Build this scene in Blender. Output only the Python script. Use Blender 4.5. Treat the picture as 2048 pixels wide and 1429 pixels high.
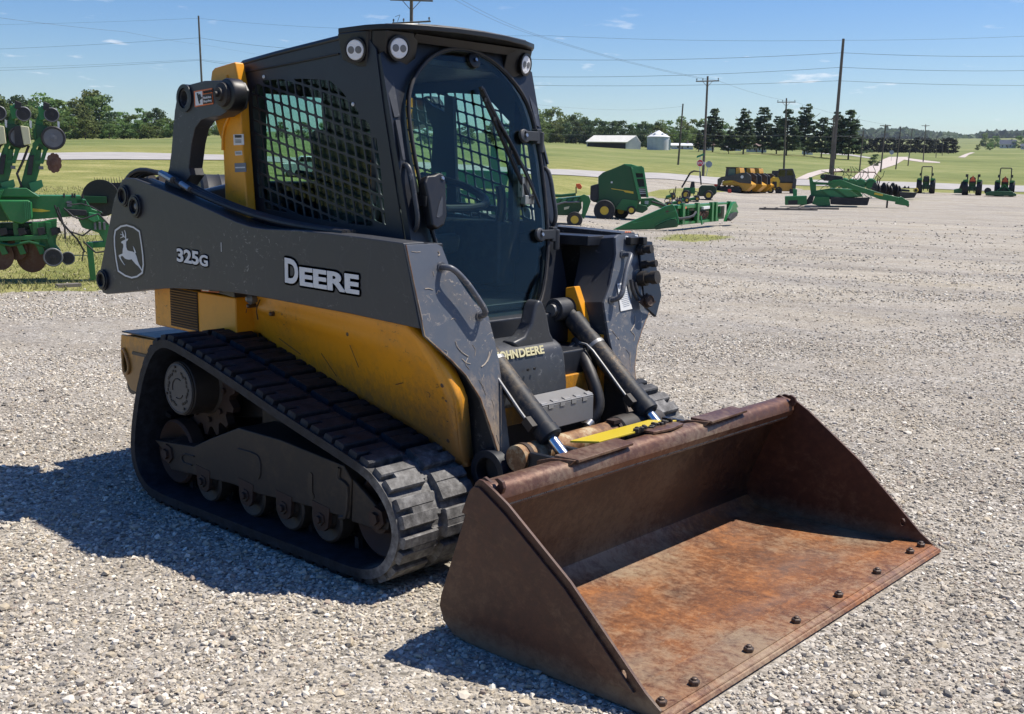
import bpy, bmesh, math, random
import numpy as np
from mathutils import Vector, Matrix
random.seed(7); rng = np.random.default_rng(11)
for o in list(bpy.data.objects): bpy.data.objects.remove(o)
scene = bpy.context.scene
COL = scene.collection
# ---------------------------------------------------------------- camera
F = 2171.1; YAW = math.radians(131.943); PIT = math.radians(9.422); ROL = math.radians(0.881)
O = Vector((3.446, -3.379, 1.500))
fw = Vector((math.cos(YAW)*math.cos(PIT), math.sin(YAW)*math.cos(PIT), -math.sin(PIT)))
_r = Vector((math.sin(YAW), -math.cos(YAW), 0)); _u = _r.cross(fw)
RT = _r*math.cos(ROL) + _u*math.sin(ROL); UP = -_r*math.sin(ROL) + _u*math.cos(ROL)
cam = bpy.data.objects.new("camera", bpy.data.cameras.new("camera")); COL.objects.link(cam)
M = Matrix.Identity(4)
for i in range(3): M[i][0] = RT[i]; M[i][1] = UP[i]; M[i][2] = -fw[i]; M[i][3] = O[i]
cam.matrix_world = M
cam.data.sensor_width = 36; cam.data.lens = F/2048*36; cam.data.clip_start = 0.05; cam.data.clip_end = 20000
scene.camera = cam
# ---------------------------------------------------------------- light
SUNV = Vector((0.27, 0.465, 1.0)).normalized()
world = bpy.data.worlds.new("World"); scene.world = world; world.use_nodes = True
nt = world.node_tree; nt.nodes.clear()
sky = nt.nodes.new('ShaderNodeTexSky'); sky.sky_type = 'NISHITA'; sky.sun_disc = False
sky.sun_elevation = math.asin(SUNV.z); sky.sun_rotation = math.atan2(SUNV.x, SUNV.y)
sky.altitude = 200; sky.air_density = 1.0; sky.dust_density = 0.6; sky.ozone_density = 3.0
bg = nt.nodes.new('ShaderNodeBackground'); bg.inputs[1].default_value = 0.098
out = nt.nodes.new('ShaderNodeOutputWorld')
nt.links.new(bg.outputs[0], out.inputs[0])
# a few small fair-weather clouds low over the horizon
tc = nt.nodes.new('ShaderNodeTexCoord'); mp = nt.nodes.new('ShaderNodeMapping'); mp.inputs['Scale'].default_value = (9, 9, 55)
nt.links.new(tc.outputs['Generated'], mp.inputs[0])
no = nt.nodes.new('ShaderNodeTexNoise'); no.inputs['Scale'].default_value = 2.3; no.inputs['Detail'].default_value = 7; no.inputs['Roughness'].default_value = .55
nt.links.new(mp.outputs[0], no.inputs[0])
cr = nt.nodes.new('ShaderNodeValToRGB'); cr.color_ramp.elements[0].position = .635; cr.color_ramp.elements[1].position = .80
nt.links.new(no.outputs[0], cr.inputs[0])
sx = nt.nodes.new('ShaderNodeSeparateXYZ'); nt.links.new(tc.outputs['Generated'], sx.inputs[0])
b1 = nt.nodes.new('ShaderNodeMapRange'); b1.inputs[1].default_value = .015; b1.inputs[2].default_value = .05; nt.links.new(sx.outputs[2], b1.inputs[0])
b2 = nt.nodes.new('ShaderNodeMapRange'); b2.inputs[1].default_value = .16; b2.inputs[2].default_value = .10; nt.links.new(sx.outputs[2], b2.inputs[0])
m1 = nt.nodes.new('ShaderNodeMath'); m1.operation = 'MULTIPLY'; nt.links.new(b1.outputs[0], m1.inputs[0]); nt.links.new(b2.outputs[0], m1.inputs[1])
m2 = nt.nodes.new('ShaderNodeMath'); m2.operation = 'MULTIPLY'; nt.links.new(m1.outputs[0], m2.inputs[0]); nt.links.new(cr.outputs[0], m2.inputs[1])
mx = nt.nodes.new('ShaderNodeMix'); mx.data_type = 'RGBA'; nt.links.new(m2.outputs[0], mx.inputs[0]); hsv = nt.nodes.new('ShaderNodeHueSaturation'); hsv.inputs['Saturation'].default_value = 1.4; hsv.inputs['Hue'].default_value = .512; nt.links.new(sky.outputs[0], hsv.inputs['Color']); nt.links.new(hsv.outputs[0], mx.inputs[6]); mx.inputs[7].default_value = (8.2, 8.4, 8.8, 1)
nt.links.new(mx.outputs[2], bg.inputs[0])
sl = bpy.data.lights.new("sun", 'SUN'); sl.energy = 5.0; sl.angle = math.radians(.53); sl.color = (1, .935, .835)
so = bpy.data.objects.new("sun", sl); COL.objects.link(so); so.rotation_euler = SUNV.to_track_quat('Z', 'Y').to_euler(); so.location = (0, 0, 30)
scene.view_settings.view_transform = 'Standard'; scene.view_settings.look = 'None'
scene.view_settings.exposure = 0.42; scene.view_settings.gamma = 1
# ---------------------------------------------------------------- measuring helpers (photo point -> point on a real plane)
def ray(px, py): return fw + RT*((px-1024)/F) + UP*((714.5-py)/F)
def pl(px, py, n, p0):
    n = Vector(n); d = ray(px, py); return O + d*(((Vector(p0)-O).dot(n))/d.dot(n))
def on(px, py, ax, v):
    n = {'x': (1, 0, 0), 'y': (0, 1, 0), 'z': (0, 0, 1)}[ax]; return pl(px, py, n, [c*v for c in n])
# ---------------------------------------------------------------- materials
MATS = {}
def nmat(name):
    m = bpy.data.materials.new(name); m.use_nodes = True; MATS[name] = m
    n = m.node_tree.nodes; b = n['Principled BSDF']; return m, m.node_tree, b
def ramp(t, fac, stops):
    r = t.nodes.new('ShaderNodeValToRGB'); el = r.color_ramp.elements
    while len(el) < len(stops): el.new(.5)
    for e, (p, c) in zip(el, stops): e.position = p; e.color = tuple(c)+(1,) if len(c) == 3 else c
    t.links.new(fac, r.inputs[0]); return r.outputs[0]
def noise(t, scale, detail=6, rough=.6, coord='Object', vec=None, stretch=None, dist=0):
    n = t.nodes.new('ShaderNodeTexNoise'); n.inputs['Scale'].default_value = scale; n.inputs['Detail'].default_value = detail
    n.inputs['Roughness'].default_value = rough; n.inputs['Distortion'].default_value = dist
    if vec is None:
        c = t.nodes.new('ShaderNodeTexCoord'); vec = c.outputs[coord]
    if stretch:
        mpn = t.nodes.new('ShaderNodeMapping'); mpn.inputs['Scale'].default_value = stretch; t.links.new(vec, mpn.inputs[0]); vec = mpn.outputs[0]
    t.links.new(vec, n.inputs['Vector']); return n.outputs[0]
def mixc(t, fac, a, b, mode='MIX'):
    m = t.nodes.new('ShaderNodeMix'); m.data_type = 'RGBA'; m.blend_type = mode
    if hasattr(fac, 'links'): t.links.new(fac, m.inputs[0])
    else: m.inputs[0].default_value = fac
    for v, i in ((a, 6), (b, 7)):
        if hasattr(v, 'links'): t.links.new(v, m.inputs[i])
        else: m.inputs[i].default_value = tuple(v)+(1,)
    return m.outputs[2]
def math_(t, op, a, b=0.0):
    m = t.nodes.new('ShaderNodeMath'); m.operation = op
    for v, i in ((a, 0), (b, 1)):
        if hasattr(v, 'links'): t.links.new(v, m.inputs[i])
        else: m.inputs[i].default_value = v
    return m.outputs[0]
def bump(t, b, h, strength=.3, dist=.01, prev=None):
    n = t.nodes.new('ShaderNodeBump'); n.inputs['Strength'].default_value = strength; n.inputs['Distance'].default_value = dist
    t.links.new(h, n.inputs['Height'])
    if prev is not None: t.links.new(prev, n.inputs['Normal'])
    if b is not None: t.links.new(n.outputs[0], b.inputs['Normal'])
    return n.outputs[0]
def paint(name, col, rough=.42, dust=.25, dustcol=(.30, .27, .22), scratch=None, spec=.5, metal=0, scale=1.0, var=.15, mud=None):
    m, t, b = nmat(name)
    n1 = noise(t, 3*scale, 8, .62); n2 = noise(t, 28*scale, 6, .7)
    c = mixc(t, math_(t, 'MULTIPLY', n1, var*2), col, [x*.55 for x in col])
    d = ramp(t, math_(t, 'MULTIPLY', n1, n2), [(.22, (0, 0, 0)), (.46, (1, 1, 1))])
    c = mixc(t, math_(t, 'MULTIPLY', d, dust), c, dustcol)
    if scratch:
        scol, amt = scratch
        s1 = noise(t, 24, 9, .76, stretch=(1, 1, 1.6), dist=.8); s2 = noise(t, 3.1, 3, .5)
        sm = ramp(t, s1, [(.60-.04*amt, (0, 0, 0)), (.64-.04*amt, (1, 1, 1))]); sg = ramp(t, s2, [(.44, (0, 0, 0)), (.62, (1, 1, 1))])
        c = mixc(t, math_(t, 'MULTIPLY', math_(t, 'MULTIPLY', sm, sg), .85), c, scol)
        w = t.nodes.new('ShaderNodeTexWave'); w.inputs['Scale'].default_value = 2.2; w.inputs['Distortion'].default_value = 16; w.inputs['Detail'].default_value = 4; w.inputs['Detail Scale'].default_value = .8
        tc = t.nodes.new('ShaderNodeTexCoord'); t.links.new(tc.outputs['Object'], w.inputs[0])
        lm = ramp(t, w.outputs[1], [(.985, (0, 0, 0)), (1, (1, 1, 1))])
        c = mixc(t, math_(t, 'MULTIPLY', math_(t, 'MULTIPLY', lm, n2), .16*amt), c, [min(1, x*1.2) for x in scol])
    if mud:      # grime that has settled on the lower part of the thing
        z0, z1, mc, am = mud; tz = t.nodes.new('ShaderNodeTexCoord'); sz = t.nodes.new('ShaderNodeSeparateXYZ'); t.links.new(tz.outputs['Object'], sz.inputs[0])
        mr_ = t.nodes.new('ShaderNodeMapRange'); mr_.inputs[1].default_value = z1; mr_.inputs[2].default_value = z0; t.links.new(sz.outputs[2], mr_.inputs[0])
        n4 = noise(t, 46, 8, .78, stretch=(1, 1, .45)); mm = ramp(t, math_(t, 'ADD', math_(t, 'MULTIPLY', mr_.outputs[0], .55), math_(t, 'MULTIPLY', n4, .6)), [(.50, (0, 0, 0)), (.74, (1, 1, 1))])
        c = mixc(t, math_(t, 'MULTIPLY', mm, am), c, mc)
    t.links.new(c, b.inputs['Base Color'])
    rr = math_(t, 'ADD', math_(t, 'MULTIPLY', n2, .25), rough-.1); t.links.new(rr, b.inputs['Roughness'])
    b.inputs['Metallic'].default_value = metal; b.inputs['Specular IOR Level'].default_value = spec
    bump(t, b, n2, .08, .004)
    return m
paint('grey_paint', (.050, .053, .060), .40, .18, (.17, .155, .13), scratch=((.30, .30, .30), .35), var=.1)
paint('worn_sunlit_grey', (.078, .086, .100), .36, .35, (.26, .23, .2), scratch=((.42, .38, .33), 1.1))
paint('dark_paint', (.012, .015, .022), .40, .10, (.08, .08, .08))
paint('black_plastic', (.007, .007, .009), .42, .05, (.04, .04, .04))
paint('navy_hood', (.014, .019, .032), .33, .12, (.1, .1, .1))
paint('yellow_paint', (.80, .335, .014), .34, .32, (.20, .13, .06), scratch=((.08, .05, .03), .3), var=.16, mud=(.45, .92, (.16, .10, .05), .75))
paint('bright_yellow', (.78, .50, .03), .35, .15, (.3, .25, .1))
paint('bare_steel', (.42, .42, .42), .32, .35, (.20, .17, .14), metal=.85)
paint('galvanised', (.30, .31, .33), .42, .4, (.2, .18, .15), metal=.55)
paint('rubber', (.017, .018, .021), .62, .55, (.075, .075, .08), spec=.35, scale=2)
paint('dusty_rubber', (.028, .029, .032), .62, .95, (.26, .25, .24), spec=.3, scale=2.4)
paint('hose_rubber', (.018, .018, .02), .5, .4, (.13, .11, .09))
paint('dirty_iron', (.035, .030, .027), .55, .55, (.11, .075, .05), scale=2)
paint('frame_iron', (.050, .049, .050), .50, .55, (.085, .07, .06), scale=1.2)
paint('rust_iron', (.10, .045, .025), .7, .5, (.16, .09, .05), scale=2)
paint('decal_white', (.72, .73, .72), .45, .18, (.35, .33, .3), scale=2)
paint('decal_black', (.012, .012, .013), .45, .1)
paint('decal_cream', (.68, .62, .36), .5, .3, (.3, .28, .2))
paint('decal_orange', (.75, .17, .04), .45, .1)
paint('decal_grey', (.16, .18, .22), .4, .1)
paint('seat_vinyl', (.02, .021, .023), .6, .15)
paint('red_plastic', (.5, .03, .02), .4, .1)
# chrome rod
m, t, b = nmat('chrome'); b.inputs['Base Color'].default_value = (.74, .74, .74, 1); b.inputs['Metallic'].default_value = 1; b.inputs['Roughness'].default_value = .22
# rusty torque tube: yellowish worn paint with rust
m, t, b = nmat('rust_tube'); n1 = noise(t, 12, 8, .7); n2 = noise(t, 4, 5, .6)
c = ramp(t, n1, [(.38, (.11, .045, .018)), (.5, (.26, .13, .05)), (.6, (.42, .33, .20)), (.72, (.55, .46, .30))])
t.links.new(mixc(t, ramp(t, n2, [(.55, (0, 0, 0)), (.7, (1, 1, 1))]), c, (.07, .05, .04)), b.inputs['Base Color']); b.inputs['Roughness'].default_value = .7; bump(t, b, n1, .4, .004)
# bucket steel
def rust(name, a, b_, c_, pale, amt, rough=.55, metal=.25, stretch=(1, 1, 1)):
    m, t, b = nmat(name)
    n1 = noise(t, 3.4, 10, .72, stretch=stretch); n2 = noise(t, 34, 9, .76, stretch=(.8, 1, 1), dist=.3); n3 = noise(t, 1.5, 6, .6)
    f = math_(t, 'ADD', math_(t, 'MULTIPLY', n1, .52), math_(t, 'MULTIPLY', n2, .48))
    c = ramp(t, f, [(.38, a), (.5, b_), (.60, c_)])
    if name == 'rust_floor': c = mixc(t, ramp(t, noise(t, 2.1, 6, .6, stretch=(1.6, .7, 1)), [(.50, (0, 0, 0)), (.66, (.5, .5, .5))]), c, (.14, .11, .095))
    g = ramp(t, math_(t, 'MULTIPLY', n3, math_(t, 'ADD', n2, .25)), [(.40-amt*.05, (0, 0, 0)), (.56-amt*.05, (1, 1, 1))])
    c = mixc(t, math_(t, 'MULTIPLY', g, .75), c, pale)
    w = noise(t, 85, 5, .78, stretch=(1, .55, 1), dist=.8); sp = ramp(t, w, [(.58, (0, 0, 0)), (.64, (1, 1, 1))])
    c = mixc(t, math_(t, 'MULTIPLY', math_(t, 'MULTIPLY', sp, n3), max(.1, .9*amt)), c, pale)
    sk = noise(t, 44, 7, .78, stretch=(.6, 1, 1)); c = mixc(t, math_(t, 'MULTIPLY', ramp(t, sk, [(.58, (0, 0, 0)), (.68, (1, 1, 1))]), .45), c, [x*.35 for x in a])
    if name == 'rust_side':
        tcz = t.nodes.new('ShaderNodeTexCoord'); sz = t.nodes.new('ShaderNodeSeparateXYZ'); t.links.new(tcz.outputs['Object'], sz.inputs[0])
        md = t.nodes.new('ShaderNodeMapRange'); md.inputs[1].default_value = .16; md.inputs[2].default_value = -.02; t.links.new(sz.outputs[2], md.inputs[0])
        mk_ = ramp(t, math_(t, 'MULTIPLY', md.outputs[0], math_(t, 'ADD', n2, .25)), [(.30, (0, 0, 0)), (.62, (1, 1, 1))]); c = mixc(t, math_(t, 'MULTIPLY', mk_, .7), c, (.19, .15, .105))
    t.links.new(c, b.inputs['Base Color']); b.inputs['Metallic'].default_value = metal
    t.links.new(math_(t, 'ADD', math_(t, 'MULTIPLY', n2, .35), rough-.15), b.inputs['Roughness'])
    p = bump(t, None, n2, .35, .003); bump(t, b, noise(t, 150, 3, .6), .25, .0012, p)
    return m
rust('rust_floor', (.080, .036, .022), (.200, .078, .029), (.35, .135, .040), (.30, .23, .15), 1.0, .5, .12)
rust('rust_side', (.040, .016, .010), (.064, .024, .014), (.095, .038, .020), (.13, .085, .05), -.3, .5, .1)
rust('rust_back_shaded', (.016, .008, .006), (.030, .013, .008), (.066, .031, .015), (.10, .073, .046), .1, .5, .12)  # same steel as the floor, darkened for the shade on the back wall
rust('rust_tube_top', (.075, .035, .022), (.115, .050, .029), (.175, .080, .042), (.22, .165, .115), .5, .42, .35)
# glass
def glass(name, tint, refl=.06, rough=0.0):
    m = bpy.data.materials.new(name); m.use_nodes = True; MATS[name] = m; t = m.node_tree; t.nodes.clear()
    tr = t.nodes.new('ShaderNodeBsdfTransparent'); tr.inputs[0].default_value = tuple(tint)+(1,)
    gl = t.nodes.new('ShaderNodeBsdfGlossy'); gl.inputs['Roughness'].default_value = rough; gl.inputs[0].default_value = (.9, .86, .78, 1)
    fr = t.nodes.new('ShaderNodeLayerWeight'); fr.inputs[0].default_value = .5
    ad = math_(t, 'ADD', math_(t, 'MULTIPLY', math_(t, 'POWER', fr.outputs[1], 4.0), .6), refl)
    mxs = t.nodes.new('ShaderNodeMixShader'); t.links.new(ad, mxs.inputs[0]); t.links.new(tr.outputs[0], mxs.inputs[1]); t.links.new(gl.outputs[0], mxs.inputs[2])
    o = t.nodes.new('ShaderNodeOutputMaterial'); t.links.new(mxs.outputs[0], o.inputs[0]); return m
glass('door_glass', (.84, .93, .90), .022); glass('side_glass', (.74, .86, .83), .02); glass('far_glass', (.25, .3, .3), .08)
m, t, b = nmat('lamp_lens'); b.inputs['Base Color'].default_value = (.75, .76, .78, 1); b.inputs['Roughness'].default_value = .25
v = t.nodes.new('ShaderNodeTexVoronoi'); v.inputs['Scale'].default_value = 160; tcn = t.nodes.new('ShaderNodeTexCoord'); t.links.new(tcn.outputs['Object'], v.inputs[0]); bump(t, b, v.outputs[0], .5, .003)
# ---------------------------------------------------------------- mesh helpers
class MB:
    def __init__(s): s.bm = bmesh.new(); s.mi = 0
    def _v(s, pts): return [s.bm.verts.new(Vector(p)) for p in pts]
    def face(s, pts):
        f = s.bm.faces.new(s._v(pts)); f.material_index = s.mi; return f
    def prism(s, pts, ext):
        ext = Vector(ext); a = s._v(pts); b = s._v([Vector(p)+ext for p in pts]); n = len(a)
        fs = [s.bm.faces.new(a[::-1]), s.bm.faces.new(b)]
        for i in range(n): fs.append(s.bm.faces.new((a[i], a[(i+1) % n], b[(i+1) % n], b[i])))
        for f in fs: f.material_index = s.mi
        bmesh.ops.recalc_face_normals(s.bm, faces=fs); return s
    def box(s, c, d, rot=None):
        c = Vector(c); h = Vector(d)/2
        ps = [Vector((x*h.x, y*h.y, -h.z)) for x, y in ((-1, -1), (1, -1), (1, 1), (-1, 1))]
        e = Vector((0, 0, d[2]))
        if rot is not None:
            R = rot if isinstance(rot, Matrix) else Matrix.Rotation(rot, 3, 'Z')
            ps = [R @ p for p in ps]; e = R @ e
        return s.prism([c+p for p in ps], e)
    def bx(s, x0, x1, y0, y1, z0, z1): return s.box(((x0+x1)/2, (y0+y1)/2, (z0+z1)/2), (abs(x1-x0), abs(y1-y0), abs(z1-z0)))
    def cyl(s, p0, p1, r0, r1=None, n=20, caps=True):
        p0 = Vector(p0); p1 = Vector(p1); r1 = r0 if r1 is None else r1
        d = (p1-p0).normalized(); a = d.orthogonal().normalized(); b = d.cross(a)
        A = s._v([p0+(a*math.cos(k*2*math.pi/n)+b*math.sin(k*2*math.pi/n))*r0 for k in range(n)])
        B = s._v([p1+(a*math.cos(k*2*math.pi/n)+b*math.sin(k*2*math.pi/n))*r1 for k in range(n)])
        fs = [s.bm.faces.new((A[i], A[(i+1) % n], B[(i+1) % n], B[i])) for i in range(n)]
        if caps: fs += [s.bm.faces.new(A[::-1]), s.bm.faces.new(B)]
        for f in fs: f.material_index = s.mi
        bmesh.ops.recalc_face_normals(s.bm, faces=fs); return s
    def ring(s, c, ax, r, ri, w, n=28):
        # thick ring (washer / tyre side) about axis ax, centred c, width w
        c = Vector(c); d = Vector(ax).normalized(); a = d.orthogonal().normalized(); b = d.cross(a); L = []
        for rr, off in ((r, -w/2), (r, w/2), (ri, w/2), (ri, -w/2)):
            L.append(s._v([c+d*off+(a*math.cos(k*2*math.pi/n)+b*math.sin(k*2*math.pi/n))*rr for k in range(n)]))
        fs = []
        for q in range(4):
            A, B = L[q], L[(q+1) % 4]
            for i in range(n): fs.append(s.bm.faces.new((A[i], A[(i+1) % n], B[(i+1) % n], B[i])))
        for f in fs: f.material_index = s.mi
        bmesh.ops.recalc_face_normals(s.bm, faces=fs); return s
    def lathe(s, c, ax, prof, n=28, caps=True):
        # prof: list of (radius, offset along axis)
        c = Vector(c); d = Vector(ax).normalized(); a = d.orthogonal().normalized(); b = d.cross(a); L = []
        for rr, off in prof:
            L.append(s._v([c+d*off+(a*math.cos(k*2*math.pi/n)+b*math.sin(k*2*math.pi/n))*max(rr, 1e-4) for k in range(n)]))
        fs = []
        for A, B in zip(L[:-1], L[1:]):
            for i in range(n): fs.append(s.bm.faces.new((A[i], A[(i+1) % n], B[(i+1) % n], B[i])))
        if caps: fs.append(s.bm.faces.new(L[0][::-1])); fs.append(s.bm.faces.new(L[-1]))
        for f in fs: f.material_index = s.mi
        bmesh.ops.recalc_face_normals(s.bm, faces=fs); return s
    def tube(s, pts, r, n=10, smooth=2):
        P = [Vector(p) for p in pts]
        for _ in range(smooth):
            Q = [P[0]]
            for a, b in zip(P[:-1], P[1:]): Q += [a*.75+b*.25, a*.25+b*.75]
            Q.append(P[-1]); P = Q
        prev = None; L = []
        for i, p in enumerate(P):
            d = (P[min(i+1, len(P)-1)]-P[max(i-1, 0)]).normalized()
            if prev is None: a = d.orthogonal().normalized()
            else:
                a = prev - d*prev.dot(d); a = a.normalized() if a.length > 1e-6 else d.orthogonal().normalized()
            prev = a; b = d.cross(a)
            L.append(s._v([p+(a*math.cos(k*2*math.pi/n)+b*math.sin(k*2*math.pi/n))*r for k in range(n)]))
        fs = []
        for A, B in zip(L[:-1], L[1:]):
            for i in range(n): fs.append(s.bm.faces.new((A[i], A[(i+1) % n], B[(i+1) % n], B[i])))
        fs += [s.bm.faces.new(L[0][::-1]), s.bm.faces.new(L[-1])]
        for f in fs: f.material_index = s.mi
        bmesh.ops.recalc_face_normals(s.bm, faces=fs); return s
    def holed(s, outer, holes, ext):
        # flat plate with real holes, thickness ext
        bm = bmesh.new(); es = []
        for loop in [outer]+holes:
            vs = [bm.verts.new(Vector(p)) for p in loop]
            for i in range(len(vs)): es.append(bm.edges.new((vs[i], vs[(i+1) % len(vs)])))
        bmesh.ops.triangle_fill(bm, use_beauty=True, use_dissolve=False, edges=es)
        g = bmesh.ops.extrude_face_region(bm, geom=bm.faces[:])
        bmesh.ops.translate(bm, vec=Vector(ext), verts=[v for v in g['geom'] if isinstance(v, bmesh.types.BMVert)])
        bmesh.ops.recalc_face_normals(bm, faces=bm.faces)
        for f in bm.faces: f.material_index = s.mi
        me = bpy.data.meshes.new('tmp'); bm.to_mesh(me); bm.free(); s.bm.from_mesh(me); bpy.data.meshes.remove(me); return s
    def grid(s, rows):
        V = [s._v(r) for r in rows]; fs = []
        for A, B in zip(V[:-1], V[1:]):
            for i in range(len(A)-1): fs.append(s.bm.faces.new((A[i], A[i+1], B[i+1], B[i])))
        for f in fs: f.material_index = s.mi
        return fs
    def build(s, name, mat, parent=None, bevel=0, smooth=True, solid=0, ang=35):
        me = bpy.data.meshes.new(name); s.bm.to_mesh(me); s.bm.free()
        for q in (mat if isinstance(mat, (list, tuple)) else [mat]): me.materials.append(MATS[q])
        o = bpy.data.objects.new(name, me); COL.objects.link(o)
        if parent is not None: o.parent = parent
        if smooth:
            me.polygons.foreach_set('use_smooth', [True]*len(me.polygons))
            me.set_sharp_from_angle(angle=math.radians(ang))
        if solid:
            q = o.modifiers.new('solid', 'SOLIDIFY'); q.thickness = solid; q.offset = 0
        if bevel:
            q = o.modifiers.new('bevel', 'BEVEL'); q.width = bevel; q.segments = 2; q.limit_method = 'ANGLE'; q.angle_limit = math.radians(40); q.harden_normals = True
        return o
def empty(name, loc=(0, 0, 0), rz=0, label=None, cat=None, group=None):
    o = bpy.data.objects.new(name, None); COL.objects.link(o); o.location = loc; o.rotation_euler = (0, 0, rz); o.empty_display_size = .2
    if label: o['label'] = label
    if cat: o['category'] = cat
    if group: o['group'] = group
    return o
def tag(o, label=None, cat=None, group=None, kind=None):
    if label: o['label'] = label
    if cat: o['category'] = cat
    if group: o['group'] = group
    if kind: o['kind'] = kind
    return o
def copy_tree(o, parent=None):
    c = o.copy(); COL.objects.link(c)
    if parent is not None: c.parent = parent
    for ch in [q for q in bpy.data.objects if q.parent == o]: copy_tree(ch, c)
    return c
def text(name, s, org, xd, yd, h, mat, parent, bold=.0, wid=1.0, depth=.0015, space=1.0):
    cu = bpy.data.curves.new(name, 'FONT'); cu.body = s; cu.size = 1.4; cu.offset = bold; cu.extrude = depth/h; cu.space_character = space; cu.resolution_u = 4
    ob = bpy.data.objects.new(name, cu); COL.objects.link(ob)
    me = bpy.data.meshes.new_from_object(ob.evaluated_get(bpy.context.evaluated_depsgraph_get())); bpy.data.objects.remove(ob)
    xd = Vector(xd).normalized(); yd = Vector(yd).normalized(); zd = xd.cross(yd)
    Mx = Matrix.Identity(4)
    for i in range(3): Mx[i][0] = xd[i]*h*wid; Mx[i][1] = yd[i]*h; Mx[i][2] = zd[i]*h; Mx[i][3] = org[i]
    me.transform(Mx); me.materials.clear(); me.materials.append(MATS[mat]); me.name = name
    o = bpy.data.objects.new(name, me); COL.objects.link(o)
    if parent is not None: o.parent = parent
    return o

def text_halo(o, mat, parent, r, y):
    """black edge round lettering: the same glyphs pushed out in eight directions, 1 mm behind"""
    me = o.data.copy(); n = len(me.vertices); mb = MB()
    for k in range(8):
        m2 = o.data.copy(); a_ = k*math.pi/4
        for v in m2.vertices: v.co += Vector((math.cos(a_)*r, 0, math.sin(a_)*r)); v.co.y = y
        mb.bm.from_mesh(m2); bpy.data.meshes.remove(m2)
    bpy.data.meshes.remove(me); return mb.build('lettering_edge', mat, parent, smooth=False)
paint('cab_paint', (.017, .020, .028), .40, .10, (.09, .085, .08), scale=.8)
paint('cylinder_paint', (.018, .021, .027), .55, .85, (.20, .155, .10), scratch=((.26, .17, .09), .8), scale=1.6, spec=.3)
paint('hi_yellow', (.66, .50, .03), .35, .1, (.5, .4, .1))
paint('dark_yellow', (.22, .115, .018), .5, .3)

paint('frame_iron', (.021, .020, .020), .5, .7, (.075, .055, .038), scale=1.6, spec=.3)
paint('rust_iron', (.032, .016, .011), .7, .5, (.065, .040, .024), scale=2)
paint('worn_sunlit_grey', (.085, .096, .116), .40, .30, (.24, .19, .15), scratch=((.50, .42, .32), .9), mud=(.35, 1.02, (.33, .25, .17), .8))  # real scuffs; base grey made lighter and bluer for the sun on the plate
paint('galvanised', (.17, .175, .185), .45, .4, (.13, .11, .09), metal=.35)

paint('cover_iron', (.075, .078, .082), .5, .3, (.10, .09, .08), metal=.2)
paint('step_steel', (.26, .26, .26), .45, .4, (.2, .17, .14), metal=.3)

paint('grey_paint', (.045, .049, .057), .42, .18, (.15, .14, .12), scratch=((.25, .25, .25), .5), var=.12)
paint('track_side', (.012, .013, .015), .6, .3, (.05, .05, .05))

paint('bolt_steel', (.10, .075, .06), .4, .4, (.16, .09, .05), metal=.5)
paint('band_steel', (.28, .28, .28), .45, .3, metal=.3)

paint('dirty_iron', (.022, .019, .017), .6, .55, (.075, .052, .035), scale=2)
paint('grey_paint', (.037, .040, .047), .42, .15, (.12, .115, .10), scratch=((.22, .22, .22), .35), var=.12)

paint('scrape', (.42, .36, .29), .6, .4, (.25, .14, .07), scale=3)
# ================================================================ THE TRACK LOADER
L_ = empty('track_loader', (0, 0, 0), 0, 'large grey and yellow compact track loader with its wide rusty bucket lowered in the foreground', 'track loader')
# ---- tracks
TOUT = [(-.875, .792), (-.968, .745), (-1.065, .615), (-1.14, .43), (-1.185, .25), (-1.168, .13), (-1.09, .04), (-.97, 0), (-.6, 0), (-.2, 0), (.2, 0), (.48, 0), (.60, .035), (.675, .10), (.722, .21), (.715, .285), (.68, .36), (.62, .425), (.54, .475), (.40, .512), (.02, .602), (-.25, .675), (-.54, .748), (-.74, .79), (-.81, .798)]
def smooth_loop(P, k=2):
    for _ in range(k):
        Q = []
        for a, b in zip(P, P[1:]+P[:1]): Q += [(a[0]*.75+b[0]*.25, a[1]*.75+b[1]*.25), (a[0]*.25+b[0]*.75, a[1]*.25+b[1]*.75)]
        P = Q
    return P
def resample(P, n):
    P = P+[P[0]]; L = [0]
    for a, b in zip(P[:-1], P[1:]): L.append(L[-1]+math.dist(a, b))
    out = []; j = 0
    for i in range(n):
        s = L[-1]*i/n
        while L[j+1] < s: j += 1
        u = (s-L[j])/(L[j+1]-L[j]); out.append((P[j][0]*(1-u)+P[j+1][0]*u, P[j][1]*(1-u)+P[j+1][1]*u))
    return out, L[-1]
loop, per = resample(smooth_loop(TOUT), 31*32)
def nrm(i):
    a = loop[i-6]; b = loop[(i+6) % len(loop)]; d = (b[0]-a[0], b[1]-a[1]); l = math.hypot(*d)
    # loop runs rear->bottom->front->top (counter-clockwise seen from -Y): outward normal
    return (d[1]/l, -d[0]/l)
NL = len(loop); NR = [nrm(i) for i in range(NL)]
if True:
    cx = sum(p[0] for p in loop)/NL; cz = sum(p[1] for p in loop)/NL
    if sum((loop[i][0]-cx)*NR[i][0]+(loop[i][1]-cz)*NR[i][1] for i in range(NL)) < 0: NR = [(-a, -b) for a, b in NR]
def off(i, d): i %= NL; return (loop[i][0]+NR[i][0]*d, loop[i][1]+NR[i][1]*d)
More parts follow.
